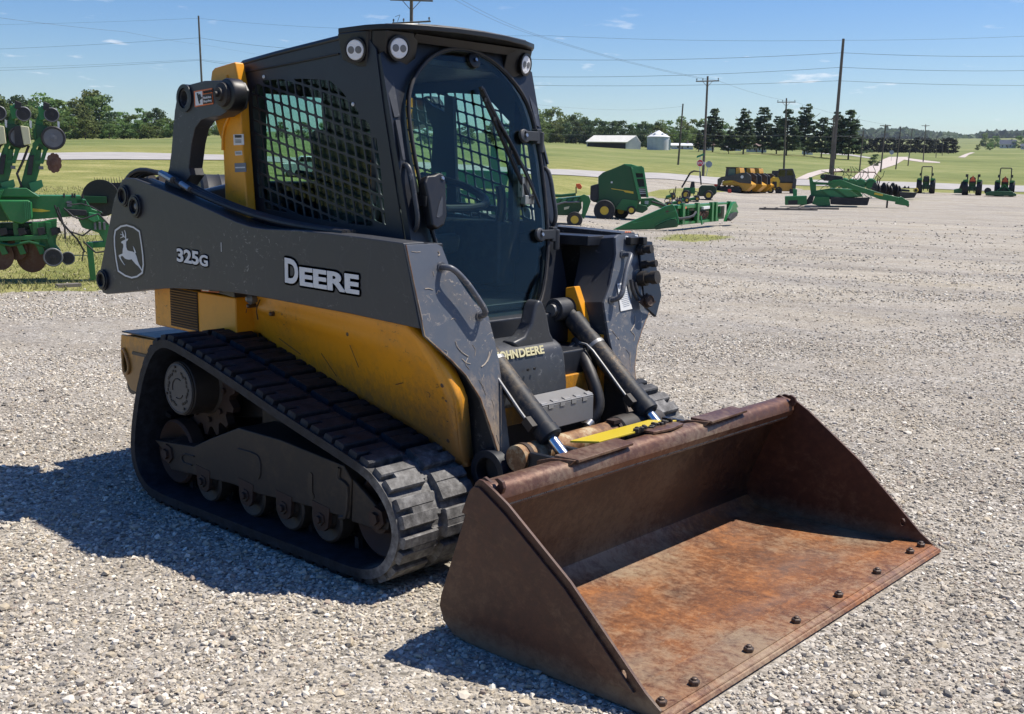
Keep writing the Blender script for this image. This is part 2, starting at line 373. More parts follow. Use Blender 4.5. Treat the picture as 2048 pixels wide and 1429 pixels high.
def make_track(sg):
    mb = MB()
    ya, yb = .905, .505
    # belt: closed band (outer skin at -lug, 20 mm thick) with a lip on both edges
    D = -.028; T = -.058; st = 8
    prof = [(ya, D+.006), (ya, T), (ya-.02, T-.004), (yb+.02, T-.004), (yb, T), (yb, D+.006), (yb+.03, D), (ya-.03, D)]
    rings = []
    for i in range(0, NL, st):
        rings.append(mb._v([(off(i, d)[0], sg*y, off(i, d)[1]) for y, d in prof]))
    n = len(prof)
    for A, B in zip(rings, rings[1:]+rings[:1]):
        for k in range(n): mb.bm.faces.new((A[k], A[(k+1) % n], B[(k+1) % n], B[k]))
    # tread lugs: C-shaped blocks in two staggered rows
    def block(i0, i1, y0, y1, top=0.0, base=D-.003, rnd=.006):
        i0 = int(round(i0*2)); i1 = int(round(i1*2)); k = 3; A = []; 
        for j in range(k+1):
            i = i0+(i1-i0)*(0, .1, .9, 1)[j]; i = int(round(i)); e = 1 if j in (0, k) else 0
            sh = 0
            A.append([off(i, base), off(i+sh, top - rnd*e)])
        V = []
        for lo, hi in A:
            V.append(mb._v([(lo[0], sg*y0, lo[1]), (hi[0], sg*(y0+(.006 if y1 > y0 else -.006)), hi[1]), (hi[0], sg*(y1-(.006 if y1 > y0 else -.006)), hi[1]), (lo[0], sg*y1, lo[1])]))
        for a, b in zip(V[:-1], V[1:]):
            for q in range(3): mb.bm.faces.new((a[q], a[q+1], b[q+1], b[q]))
        mb.bm.faces.new(V[0][::-1]); mb.bm.faces.new(V[-1])
    for L in range(31):
        b0 = L*16
        # outer row: two bars opening outwards, joined on the inner side
        block(b0, b0+5.3, .897, .722); block(b0+7.3, b0+12.6, .897, .722); block(b0+4.6, b0+8.2, .842, .724, -.0015)
        b1 = b0+7
        block(b1, b1+5.3, .513, .688); block(b1+7.3, b1+12.6, .513, .688); block(b1+4.6, b1+8.2, .568, .686, -.0015)
        block(b0+2, b0+5, .725, .70, -.012); 
        block(b0+1, b0+13, .735, .675, -.022)
    # inner guide horns
    for L in range(0, NL, 32):
        for y in (.66, .74):
            lo, hi = off(L, T), off(L, T-.05); q = off(L+6, T); q2 = off(L+4, T-.05)
            mb.prism([(lo[0], sg*y, lo[1]), (q[0], sg*y, q[1]), (q2[0], sg*y, q2[1]), (hi[0], sg*y, hi[1])], (0, sg*.02, 0))
    bmesh.ops.recalc_face_normals(mb.bm, faces=mb.bm.faces)
    return mb
for sg in (-1, 1): make_track(sg).build('rubber_track', 'rubber', L_, ang=14)
# dust on the front of the track comes from a material driven by position along the machine
m, t, b = nmat('track_rubber')
tcn = t.nodes.new('ShaderNodeTexCoord'); sp = t.nodes.new('ShaderNodeSeparateXYZ'); t.links.new(tcn.outputs['Object'], sp.inputs[0])
mr = t.nodes.new('ShaderNodeMapRange'); mr.inputs[1].default_value = .46; mr.inputs[2].default_value = .60; t.links.new(sp.outputs[0], mr.inputs[0])
n1 = noise(t, 22, 9, .72); n2 = noise(t, 90, 5, .6)
base = mixc(t, ramp(t, n1, [(.4, (0, 0, 0)), (.7, (1, 1, 1))]), (.005, .006, .009), (.022, .026, .036))
dusty = ramp(t, n1, [(.32, (.040, .039, .038)), (.5, (.125, .121, .117)), (.7, (.27, .265, .255))])
t.links.new(mixc(t, mr.outputs[0], base, dusty), b.inputs['Base Color']); b.inputs['Roughness'].default_value = .66
b.inputs['Specular IOR Level'].default_value = .35
bump(t, b, n2, .3, .003, bump(t, None, n1, .35, .006))
for o in bpy.data.objects:
    if o.name.startswith('rubber_track'):
        o.data.materials[0] = m
        if o.data.vertices[0].co.y > 0:
            for v in o.data.vertices: v.co.y += .045; v.co.z *= 1.06
# ---- undercarriage
def xz(pts, y): return [(p[0], y, p[1]) for p in pts]
def tr(pts, y):
    return [on(a, b, 'y', y) for a, b in pts]
# main side frame of the right track (nearest the camera) traced on its own plane
FR = tr([(308, 880), (387, 893), (419, 878), (476, 856), (560, 880), (687, 932), (703, 960), (698, 1040), (640, 1020), (578, 1003), (520, 990), (460, 968), (342, 940), (322, 896)], -.835)
FK = tr([(705, 958), (752, 1012), (778, 1045), (776, 1062), (745, 1058), (702, 1044)], -.83)
TOPF = [Vector((p.x, 0, p.z)) for p in FR]
for sg in (-1, 1):
    u = MB(); u.prism([(p.x, sg*.835, p.z) for p in FR], (0, -sg*.25, 0)); 
    u.prism([(p.x, sg*.83, p.z) for p in FK], (0, -sg*.02, 0)); u.prism([(p.x, sg*.62, p.z) for p in FK], (0, sg*.02, 0))
    u.box((-.35, sg*.55, .42), (.25, .2, .12)); u.box((.35, sg*.55, .40), (.25, .2, .10))
    u.prism(xz([(-.98, .36), (-.42, .44), (-.35, .62), (-.55, .66), (-.98, .60)], sg*.60), (0, -sg*.04, 0))
    UC = u.build('undercarriage_frame', 'frame_iron', L_, .006)
    # raised cover outline, slot, adjuster fork edge
    for P_, rr_ in ((((476, 898), (512, 908), (520, 920), (521, 948), (517, 958)), .004), (((679, 936), (676, 958), (690, 966), (697, 975), (694, 1034), (680, 1036)), .009), (((388, 913), (364, 907), (364, 925), (384, 931)), .004)):
        d = MB(); d.tube([(p.x, sg*.837, p.z) for p in [on(a, b, 'y', -.837) for a, b in P_]], rr_, 6, 1); d.build('frame_weld', 'dirty_iron', UC)
    s_ = MB(); p0 = on(621, 952, 'y', -.836); p1 = on(624, 992, 'y', -.836)
    s_.cyl((p0.x, sg*.835, p0.z), (p0.x, sg*.838, p0.z), .014); s_.cyl((p1.x, sg*.835, p1.z), (p1.x, sg*.838, p1.z), .014); s_.bx(p0.x-.013, p0.x+.013, sg*.835, sg*.8385, p1.z, p0.z)
    s_.build('slot_hole', 'black_plastic', UC)
    for x, z in ((-.66, .150), (-.335, .155), (-.07, .158), (.17, .165)):
        r = MB(); r.lathe((x, sg*.70, z), (0, sg, 0), [(.03, -.14), (.090, -.14), (.097, -.13), (.097, -.05), (.075, -.045), (.075, .045), (.097, .05), (.097, .105), (.088, .112), (.045, .095), (.04, .11)], 30)
        r.lathe((x, sg*.81, z), (0, sg, 0), [(.045, 0), (.045, .02), (.022, .022), (.022, .036)], 6)
        r.build('track_roller', 'dirty_iron', UC)
        r = MB(); r.prism([(x-.055, sg*.838, z+.07), (x+.055, sg*.838, z+.06), (x+.045, sg*.838, z-.02), (x+.02, sg*.838, z-.042), (x-.02, sg*.838, z-.042), (x-.045, sg*.838, z-.02)], (0, -sg*.018, 0))
        r.lathe((x, sg*.838, z+.005), (0, sg, 0), [(.028, 0), (.028, .006), (.016, .007), (.016, .02)], 6)
        r.build('roller_bracket', 'rust_iron', UC, .002)
    for x, z, R in ((.49, .238, .158), (-.945, .228, .150)):
        r = MB(); r.lathe((x, sg*.70, z), (0, sg, 0), [(.05, -.12), (R*.8, -.11), (R, -.10), (R, -.03), (R*.7, -.028), (R*.7, .028), (R, .03), (R, .09), (R*.93, .10), (R*.6, .06), (.07, .05), (.055, .12), (.03, .12)], 40)
        r.build('idler_wheel', 'rust_iron', UC)
        r = MB(); r.lathe((x if x < 0 else .505, sg*.832, z if x < 0 else .25), (0, sg, 0), [(.045, -.02), (.045, .012), (.024, .014), (.024, .028)], 6); r.build('idler_bolt', 'rust_iron', UC)
    # sprocket with teeth, final drive drum and cover plate
    r = MB(); c = Vector((-.80, sg*.70, .545)); P = []
    for k in range(60):
        a = k*2*math.pi/60; R = .225 if k % 4 in (0, 1) else .185; P.append(c+Vector((math.cos(a)*R, -sg*.02, math.sin(a)*R)))
    r.prism(P, (0, sg*.04, 0))
    for k in range(9):
        a = k*2*math.pi/9; r.cyl(c+Vector((math.cos(a)*.15, sg*.02, math.sin(a)*.15)), c+Vector((math.cos(a)*.15, sg*.034, math.sin(a)*.15)), .014, n=6)
    r.build('drive_sprocket', 'rust_iron', UC, .002)
    r = MB(); r.lathe((-.80, sg*.70, .553), (0, sg, 0), [(.135, -.1), (.135, .02), (.125, .03), (.122, .145), (.118, .15), (.118, .156)], 40); r.build('final_drive', 'dirty_iron', UC)
    r = MB(); r.lathe((-.80, sg*.856, .553), (0, sg, 0), [(.112, 0), (.112, .005), (.106, .007), (.104, .005), (.05, .005)], 44)
    r.build('drive_cover', 'cover_iron', UC)
    if sg < 0:
        r = MB()
        for k in range(0, 26):
            if k in (11, 12): continue
            a = math.radians(-60+k*12.5); R0 = .078+.012*((k*7) % 3-1)*.4
            cc = Vector((-.80+math.cos(a)*R0, -.863, .553+math.sin(a)*R0)); r.box(cc, (.009, .002, .013), Matrix.Rotation(-a, 3, 'Y'))
        for a0, a1 in ((60, 200), (250, 330)):
            r.tube([(-.80+math.cos(math.radians(a))*.045, -.862, .553+math.sin(math.radians(a))*.045) for a in range(a0, a1, 15)], .0025, 6, 1)
        for a in (100, 200, 300): r.cyl((-.80+math.cos(math.radians(a))*.097, -.86, .553+math.sin(math.radians(a))*.097), (-.80+math.cos(math.radians(a))*.097, -.866, .553+math.sin(math.radians(a))*.097), .006, n=6)
        r.build('cast_lettering', 'dirty_iron', UC)
# ---- chassis
c = MB(); c.bx(-1.32, .60, -.48, .48, .20, .78); c.bx(-.9, .44, -.46, .46, .78, .92); c.build('chassis', 'dark_paint', L_, .01)
FE = [on(px_, py_, 'y', -y_) for px_, py_, y_ in ((808, 650, .665), (850, 686, .648), (882, 738, .628), (908, 795, .603), (914, 850, .572), (919, 904, .535), (926, 940, .50))]
def fender(sg):
    # one pressed yellow sheet: leans out towards the top, front edge swept back
    mb = MB(); rows = []
    us = [0, .03, .07, .16, .28, .42, .55, .68, .80, .90, .96, 1]
    fz = [q.z for q in FE][::-1]; fx = [q.x for q in FE][::-1]; fy = [-q.y for q in FE][::-1]
    for j in range(15):
        v = j/14; row = []
        for u in us:
            zt = .985-.022*u; 
            zf0 = .44; z1 = .78 if u < .1 else None
            x0 = -.78+1.36*u; zb = .78 if x0 < -.62 else .72-(x0+.62)*.215-max(0, x0-.38)*.30
            z = zb+(zt-zb)*v; xf = float(np.interp(z, fz, fx))-(.13 if sg > 0 else 0); yf = float(np.interp(z, fz, fy)); x = -.78+(xf+.78)*u
            w = min(1, u/.18); y = .499+.105*w*(v**1.15)+(.004+.016*max(0, 1-abs(v-.72)/.10))*w
            y = y*(1-u**2)+max(yf, .50)*u**2
            if v > .88: y -= (v-.88)*.08*w
            row.append((x, sg*y, z))
        rows.append(row)
    mb.grid(rows)
    fl = [[r[-1], (r[-1][0]+.006, r[-1][1]-sg*.02, r[-1][2]), (r[-1][0]-.004, r[-1][1]-sg*.07, r[-1][2])] for r in rows]
    mb.grid(fl)
    return mb.build('side_fender', 'yellow_paint', L_, solid=.006, ang=50)
FN = [fender(-1), fender(1)]
s_ = MB()
for x, z, l, a in ((-.33, .77, .16, -.33), (-.08, .72, .13, -.7), (.10, .78, .10, -1.0), (.35, .70, .05, .3), (-.60, .90, .02, 1.2)):
    y0 = -.52-.10*min(1, (z-.55)/.43)
    s_.box((x, y0-.03, z), (l, .0012, .003), Matrix.Rotation(-a, 3, 'Y'))
s_.build('scratch_mark', 'rust_iron', FN[0])
for px_, py_ in ((500, 612), (545, 628), (700, 668), (790, 690), (893, 770), (902, 800), (905, 840), (905, 880)):
    q = on(px_, py_, 'y', -.60); 
    if px_ > 880: q = on(px_-4, py_, 'y', -.60+.03*(py_-770)/50)
    s_ = MB(); s_.lathe((q.x, q.y-.012, q.z), (0, -1, 0), [(.010, -.04), (.010, .0), (.006, .004)], 8); s_.build('panel_bolt', 'bolt_steel', FN[0])
s_ = MB(); s_.tube([on(*p, 'y', -.606) for p in ((516, 640), (512, 618), (520, 600))], .0025, 6, 1); s_.build('panel_seam', 'rust_iron', FN[0])
# fender lamp recess near its rear top
s_ = MB(); p = on(505, 598, 'y', -.60); s_.lathe(p, (-.2, -1, 0), [(.012, -.03), (.024, 0), (.026, .012), (.018, .02), (.010, .03)], 16); s_.build('fuel_cap_latch', 'galvanised', FN[0])
# rear cowling
r = MB(); r.prism([(-1.50, -.56, .74), (-.73, -.60, .74), (-.73, -.60, .945), (-1.50, -.56, .945)], (0, .5, 0)); r.bx(-1.5, -.73, -.1, .56, .74, .945)
RB = r.build('rear_cowling', 'yellow_paint', L_, .008)
g = MB(); a0 = on(331, 585, 'y', -.575); 
for k in range(14):
    z = .762+k*.0125
    g.prism([(-1.325, -.5705, z), (-1.07, -.5835, z), (-1.07, -.590, z+.008), (-1.325, -.577, z+.008)], (0, .006, .0))
g.build('side_grille', 'vent_dark' if 'vent_dark' in MATS else 'dark_yellow', RB) if ('vent_dark' in MATS or 'dark_yellow' in MATS) else g.build('side_grille', 'bright_yellow', RB)  # slats in a darker yellow than the cowling
g = MB(); g.prism([(-1.33, -.572, .755), (-1.065, -.586, .755), (-1.065, -.586, .94), (-1.33, -.572, .94)], (0, .004, 0)); g.build('grille_recess', 'rust_iron', RB)
r = MB(); r.prism([(-1.44, -.565, .945), (-1.25, -.575, .975), (-.73, -.605, .945), (-.73, -.605, 1.0), (-1.30, -.57, 1.02)], (0, .4, 0)); r.build('cowl_panel', 'grey_paint', L_, .004)
d = MB(); d.prism(tr([(401, 570), (438, 575), (437, 586), (402, 583)], -.61), (0, .003, 0)); o = d.build('warning_decal', 'decal_orange', L_)
d = MB(); d.prism(tr([(403, 572), (417, 574), (417, 583), (404, 582)], -.6125), (0, .002, 0)); d.build('decal_panel', 'decal_white', o)
d = MB(); d.prism(tr([(419, 574), (436, 576), (436, 584), (419, 583)], -.6125), (0, .002, 0)); d.build('decal_panel', 'decal_black', o)
# engine hood
r = MB(); r.prism([(-1.46, -.42, .90), (-1.50, -.42, 1.20), (-1.44, -.42, 1.395), (-1.03, -.42, 1.457), (-.80, -.42, 1.465), (-.80, -.42, .90)], (0, .84, 0)); r.build('engine_hood', 'navy_hood', L_, .03)
# rear bumper
B = [(-1.775, .665), (-1.30, .675), (-1.28, .45), (-1.50, .36), (-1.70, .385), (-1.785, .47), (-1.785, .60)]
r = MB(); hole = [(-1.755, .59), (-1.735, .59), (-1.70, .53), (-1.695, .49), (-1.72, .465), (-1.755, .475)]
r.holed(xz(B, -.60), [xz(hole, -.60)], (0, .02, 0)); r.bx(-1.785, -1.765, -.58, .60, .47, .66); r.prism(xz(B, .58), (0, .02, 0)); r.bx(-1.77, -1.6, -.575, .575, .40, .47)
BU = r.build('rear_bumper', 'yellow_paint', L_, .005)
r = MB(); r.bx(-1.765, -1.20, -.60, .60, .677, .685); r.build('bumper_step', 'dark_paint', BU, .002)
r = MB(); r.tube([(p[0], -.605, p[1]) for p in hole+[hole[0]]], .009, 8, 1); r.build('tie_down_ring', 'yellow_paint', BU)
r = MB(); r.bx(-1.66, -1.45, -.606, -.60, .575, .59); r.build('bumper_slot', 'dark_paint', BU)
r = MB(); r.cyl((-1.74, -.5, .40), (-1.74, -.57, .40), .05); r.build('bumper_stop', 'black_plastic', BU)
# ---- tower pillars (yellow) either side of the cab's rear edge
for sg in (-1, 1):
    r = MB(); P = [(-.995, 1.92), (-.985, 1.955), (-.96, 1.968), (-.80, 1.985), (-.775, 1.90), (-.755, 1.60), (-.735, 1.38), (-.70, .98), (-.90, .98), (-.905, 1.38), (-.912, 1.62), (-.955, 1.70), (-.985, 1.76)]
    r.prism(xz(P, sg*.525), (0, -sg*.05, 0)); T = r.build('tower_pillar', 'yellow_paint', L_, .008)
    f = MB(); f.tube([(-.86, sg*.528, 1.93), (-.845, sg*.53, 1.82), (-.84, sg*.53, 1.76), (-.90, sg*.53, 1.68), (-.905, sg*.53, 1.60)], .006, 8, 1); f.build('pillar_flange', 'yellow_paint', T)
    if sg < 0:
        def lab(px0, py0, px1, py1, mat, name='sticker'):
            z = MB(); z.prism([on(a, b, 'y', -.5265) for a, b in ((px0, py0+1), (px1, py0), (px1+1, py1-1), (px0+1, py1))], (0, .003, 0)); return z.build(name, mat, T)
        lab(466.5, 268.5, 486.5, 291, 'decal_white'); lab(469.5, 302, 483, 311.5, 'decal_white'); lab(469, 326, 491, 345, 'decal_grey')
        z = MB()
        for k in range(9): z.prism([on(469.5+k*1.5, 270.5, 'y', -.5285), on(470.2+k*1.5, 270.5, 'y', -.5285), on(470.4+k*1.5, 276, 'y', -.5285), on(469.7+k*1.5, 276, 'y', -.5285)], (0, .001, 0))
        for k in range(3): z.prism([on(470+.3*k, 280+k*2.6, 'y', -.5285), on(482, 280+k*2.6, 'y', -.5285), on(482, 280.9+k*2.6, 'y', -.5285), on(470+.3*k, 280.9+k*2.6, 'y', -.5285)], (0, .001, 0))
        for k in range(2): z.prism([on(471, 304.5+k*3, 'y', -.5285), on(482, 304.5+k*3, 'y', -.5285), on(482, 305.5+k*3, 'y', -.5285), on(471, 305.5+k*3, 'y', -.5285)], (0, .001, 0))
        z.build('sticker_print', 'decal_black', T)
        z = MB(); z.prism([on(470.5, 334.5, 'y', -.5285), on(490, 334, 'y', -.5285), on(490, 336.5, 'y', -.5285), on(470.5, 337, 'y', -.5285)], (0, .001, 0)); z.build('sticker_stripe', 'decal_white', T)
# ---- upper rear link with its pivot
LK = tr([(355, 187), (358, 179), (365, 173), (408, 162), (445, 161), (462, 163), (470, 180), (466, 215), (441, 232), (418, 236), (402, 241), (390, 257), (383, 287), (377, 336), (381, 351), (350, 395), (325, 378), (338, 336), (342, 306), (349, 222)], -.62)
hb = [on(367+math.cos(a)*6.5, 197+math.sin(a)*15, 'y', -.62) for a in [k*math.pi/8 for k in range(16)]]
for sg in (-1, 1):
    r = MB(); r.holed([(p.x, sg*.62, p.z) for p in LK], [[(p.x, sg*.62, p.z) for p in hb]], (0, -sg*.075, 0)); K = r.build('lift_link', 'grey_paint', L_, .004)
    r = MB(); pc = on(371, 197, 'y', -.62); r.ring((pc.x, sg*.615, pc.z), (0, 1, 0), .062, .046, .03); r.build('bushing', 'dark_paint', K)
    pv = on(452, 190, 'y', -.62); r = MB(); r.lathe((pv.x+.015, sg*.60, pv.z), (0, sg, 0), [(.066, -.035), (.070, -.03), (.070, .022), (.066, .030), (.060, .032)], 36); r.build('pivot_ring', 'black_plastic', K)
    r = MB(); r.lathe((pv.x-.0, sg*.634, pv.z), (0, sg, 0), [(.055, -.01), (.050, .012), (.03, .016), (.028, .028), (.012, .028), (.012, .045)], 24); r.build('pivot_pin', 'dirty_iron', K)
    if sg < 0:
        w = MB(); w.prism(tr([(387.5, 183), (424, 176.5), (426, 208.5), (389.5, 214.5)], -.6235), (0, .003, 0)); W = w.build('warning_decal', 'decal_orange', K)
        w = MB(); w.prism(tr([(390, 185), (404, 182.5), (405.5, 209.5), (391, 212)], -.6255), (0, .0015, 0)); w.build('decal_panel', 'decal_white', W)
        w = MB(); w.prism(tr([(405.5, 190), (423, 187), (424.5, 206), (406.5, 209)], -.6255), (0, .0015, 0)); w.build('decal_panel', 'decal_black', W)
        w = MB()
        for P_ in (((393, 187), (396, 187), (400, 207), (398, 208)), ((397, 190), (400, 188), (402, 196), (399, 198)), ((396, 200), (404, 194), (404, 197), (397, 203))): w.prism(tr(P_, -.6272), (0, .001, 0))
        w.build('decal_symbol', 'decal_black', W)
        xd = on(423, 187, 'y', -.627)-on(406, 190, 'y', -.627)
        text('decal_text', 'WARNING', on(406.5, 187.8, 'y', -.6275), xd, (0, 0, 1), .011, 'decal_black', W, .02)
        text('decal_text', 'Pinch Area', on(406.8, 198.5, 'y', -.6275), xd, (0, 0, 1), .010, 'decal_white', W, .02)
        text('decal_text', 'Keep Away', on(407.3, 205.5, 'y', -.6275), xd, (0, 0, 1), .010, 'decal_white', W, .02)
# ---- lift arms
AB = tr([(213, 589), (205, 586), (197, 562), (199, 547), (212, 480), (228, 398), (243, 361), (250, 356), (268, 357), (310, 373), (370, 398), (420, 420), (470, 443), (500, 453), (530, 458), (600, 461), (700, 472), (813, 487), (850, 660), (700, 628), (540, 598), (475, 587), (420, 581), (345, 577), (300, 579), (255, 585)], -.714)
AO = [(.715, 1.252), (.712, 1.11), (.709, .93), (.66, .885), (.60, .832), (.54, .768), (.49, .68), (.464, .55), (.449, .45), (.43, .34)]
AI = [(.572, 1.252), (.545, 1.24), (.527, 1.17), (.44, 1.04), (.37, .97), (.362, .88), (.36, .80), (.37, .70), (.385, .56), (.41, .34)]
def FX(z): return .53+(1.256-z)*.29
def handle(sg, par):
    h = MB(); z = [(.565, 1.165, 0), (.575, 1.168, .035), (.557, 1.165, .058), (.50, 1.11, .06), (.46, 1.05, .06), (.435, 1.01, .06), (.420, .985, .045), (.415, .975, 0)]
    h.tube([(FX(q[1])+q[2]-.003, sg*q[0], q[1]) for q in z], .0115, 12, 2)
    for q in (z[0], z[-1]): h.cyl((FX(q[1])-.002, sg*q[0], q[1]), (FX(q[1])+.006, sg*q[0], q[1]), .02, n=16)
    return h.build('grab_handle', 'worn_sunlit_grey', par)
ARMS = []
SCR = [([(911, 683), (914, 694), (923, 705), (937, 714)], .0030), ([(924, 718), (932, 726), (941, 728)], .0022), ([(936, 716), (930, 728), (939, 739)], .0018), ([(979, 704), (977, 716), (971, 728), (963, 734)], .0032), ([(984, 700), (980, 712), (975, 724)], .0014), ([(873, 588), (876, 580), (880, 584)], .0030), ([(850, 578), (858, 577), (866, 580)], .0022), ([(866, 543), (868, 552)], .0018), ([(823, 503), (832, 505), (841, 504)], .0014), ([(876, 503), (880, 508), (877, 512)], .0030), ([(836, 600), (841, 622), (845, 640)], .0022), ([(888, 700), (896, 704), (893, 712)], .0014), ([(958, 760), (966, 775), (972, 790)], .0014), ([(984, 800), (990, 820), (988, 838)], .0018), ([(902, 640), (908, 636), (912, 640)], .0012), ([(945, 690), (952, 700), (950, 712)], .0012), ([(968, 750), (962, 765), (968, 775)], .0012), ([(1000, 850), (1004, 872)], .002), ([(993, 870), (999, 890), (1006, 900)], .0014)]
for sg in (-1, 1):
    a = MB(); a.prism([(min(p.x, .53+(1.256-p.z)*.29-.016), sg*.714, p.z) for p in AB], (0, -sg*.105, 0))
    # inner gusset of the rear pivot end and heavy back rail
    A_ = a.build('lift_arm', 'grey_paint', L_, .004); ARMS.append(A_)
    # lower leg: closed box behind the front plate
    P = [(FX(z)-.012, sg*(min(y-.012, .598)), z) for y, z in AO]+[(FX(z)-.012, sg*y, z) for y, z in AI[::-1]]
    a = MB(); a.prism(P, (-.20, 0, -.02)); a.build('arm_leg', 'grey_paint', A_, .003)
    P = [(FX(z), sg*(y+.001), z) for y, z in AO]+[(FX(z), sg*(y-.006), z) for y, z in AI[::-1]]
    a = MB(); a.prism(P, (-.0125, 0, -.0036)); FP = a.build('front_plate', 'worn_sunlit_grey', A_, .002)
    handle(sg, A_)
    for P_, rr_ in SCR[::1 if sg < 0 else 2]:
        z_ = MB(); Q_ = [pl(px_, py_, (1, 0, .29), (.531, 0, 1.256)) for px_, py_ in P_]; z_.tube([(q.x, -sg*q.y if sg > 0 else q.y, q.z) for q in Q_], rr_*.8, 5, 1)
        o_ = z_.build('scrape_mark', 'scrape', A_)
    # pivot hubs at the rear end and bottom pivot
    for (px, py), R in (((249, 392), .052), ((272, 413), .055), ((207, 560), .052)):
        q = on(px, py, 'y', -.716); r = MB(); r.ring((q.x, sg*.716, q.z), (0, 1, 0), R, R*.56, .022, 32); r.ring((q.x, sg*.722, q.z), (0, 1, 0), R*.86, R*.62, .022, 32); r.build('pivot_boss', 'dark_paint', A_, .002)
        r = MB(); r.cyl((q.x, sg*.712, q.z), (q.x, sg*.7165, q.z), R*.56, n=24); r.build('pivot_bore', 'black_plastic', A_)
        if py > 400 and py < 500: r = MB(); r.lathe((q.x+.005, sg*.716, q.z), (0, sg, 0), [(.016, 0), (.014, .006), (.006, .01)], 14); r.build('grease_cap', 'galvanised', A_)
    r = MB(); r.ring((.73, sg*.465, .40), (0, 1, 0), .085, .055, .05, 32); r.build('lower_pivot', 'dark_paint', A_, .003)
    # rubbed bare edge along the front plate's outer side
    e = MB(); e.tube([(FX(z)-.001, sg*(y+.001), z) for y, z in AO[:-1]], .0022, 6, 0); e.build('worn_edge', 'rust_tube', A_)
    # hose run along the top of the arm
    h = MB()
    for k, dy in enumerate((.0, .024, .05)):
        h.tube([(-1.50, sg*(.66-dy), 1.30), (-1.56, sg*(.67-dy), 1.44), (-1.42, sg*(.67-dy), 1.515-.01*k), (-1.20, sg*(.66-dy), 1.49), (-.95, sg*(.66-dy), 1.41), (-.60, sg*(.655-dy), 1.335), (-.25, sg*(.65-dy), 1.29), (.1, sg*(.65-dy), 1.275)], .0115, 8, 2)
    h.build('hydraulic_hose', 'hose_rubber', A_)
    h = MB(); h.cyl((-1.20, sg*.672, 1.492), (-1.10, sg*.672, 1.462), .016, n=10); h.build('hose_fitting', 'bare_steel', A_)
    h = MB(); h.cyl((-1.03, sg*.672, 1.447), (-.96, sg*.672, 1.423), .013, n=8); h.build('hose_fitting', 'bare_steel', A_)
    # guard hoses at the very back
    h = MB()
    for k in range(3): h.tube([(-1.50+.03*k, sg*(.60-.04*k), 1.46), (-1.66, sg*(.61-.04*k), 1.40), (-1.73, sg*(.62-.04*k), 1.24), (-1.70, sg*(.62-.04*k), 1.12), (-1.60, sg*(.60-.04*k), 1.05)], .026, 10, 2)
    h.build('rear_hose_bundle', 'dirty_iron', A_)
    h = MB(); h.bx(-.75, .45, sg*.60, sg*.45, 1.20, 1.245); h.bx(-1.35, -.7, sg*.60, sg*.47, 1.20, 1.30); h.build('arm_shelf', 'dark_paint', A_, .005)
# ---- decals on the near arm
Yd = -.7162
def tx(px, py, y=Yd): return on(px, py, 'y', y)
A0 = ARMS[0]
def arm_text(s, p0, p1, hpx, mat, y, bold, wid=1.0, space=1.0, name='lettering'):
    a = tx(*p0, y); b = tx(*p1, y); h = (tx(p0[0], p0[1]-hpx, y)-a).length
    return text(name, s, a, b-a, (0, 0, 1), h, mat, A0, bold, wid, .001, space)
def arm_word(s, p0, p1, h0, h1, y, mat, bold, name):
    # fit a word exactly between two measured points
    o = arm_text(s, p0, p1, (h0+h1)/2, mat, y, bold, name=name)
    xs = [v.co for v in o.data.vertices]; a = tx(*p0, y); b = tx(*p1, y); d = (b-a); L = d.length; d.normalize()
    pr = [(v-a).dot(d) for v in xs]; mn, mxx = min(pr), max(pr); sc = L/(mxx-mn)
    for v in o.data.vertices:
        k = (v.co-a).dot(d); v.co += d*((k-mn)*sc-k)
    return o
for w_, p0, p1, h0, bo in (('D', (568.5, 562.5), (596, 568.5), 47, .05), ('EERE', (599, 569), (718.5, 588), 34.5, .06), ('325', (354, 522), (398, 529.5), 25, .05), ('G', (399, 530.5), (416, 533), 21, .05)):
    o = arm_word(w_, p0, p1, h0, h0, -.7172, 'decal_white', bo, 'lettering')
    text_halo(o, 'decal_black', A0, .0085 if h0 > 30 else .0055, -.7158)
def z1p(x, y): return (150+x*.18897, 330+y*.18897)
SH = [(545, 632), (620, 655), (684, 700), (705, 830), (722, 960), (728, 1060), (716, 1150), (660, 1190), (600, 1204), (530, 1182), (452, 1130), (430, 1010), (412, 860), (410, 760), (420, 690), (480, 645)]
cxs = sum(p[0] for p in SH)/len(SH); cys = sum(p[1] for p in SH)/len(SH)
def sc(P, k): return [(cxs+(x-cxs)*k, cys+(y-cys)*(1+(k-1)*.8)) for x, y in P]
def onarm(P, y): return [tx(*z1p(*p), y) for p in P]
d = MB(); d.prism(onarm(sc(SH, 1.09), -.7152), (0, .002, 0)); d.build('emblem_field', 'decal_black', A0)
d = MB(); d.holed(onarm(sc(SH, 1.0), -.7166), [onarm(sc(SH, .925), -.7166)], (0, .001, 0)); d.build('emblem_border', 'decal_white', A0)
d = MB()
body = [(487, 818), (500, 806), (515, 800), (533, 790), (545, 783), (565, 782), (552, 803), (541, 812), (540, 840), (543, 875), (553, 905), (575, 913), (605, 918), (628, 930), (640, 945), (652, 975), (662, 1015), (680, 1060), (700, 1095), (718, 1128), (718, 1150), (697, 1110), (670, 1075), (640, 1050), (615, 1020), (600, 1000), (570, 1005), (545, 1000), (525, 990), (508, 968), (490, 965), (482, 978), (492, 1005), (510, 1035), (529, 1063), (520, 1060), (497, 1030), (478, 1000), (462, 965), (466, 955), (490, 945), (503, 940), (505, 900), (512, 860), (508, 835), (495, 832)]
d.prism(onarm(body, -.7168), (0, .001, 0))
d.prism(onarm([(612, 860), (628, 885), (640, 915), (645, 935), (630, 935), (625, 910), (618, 885)], -.7168), (0, .001, 0))
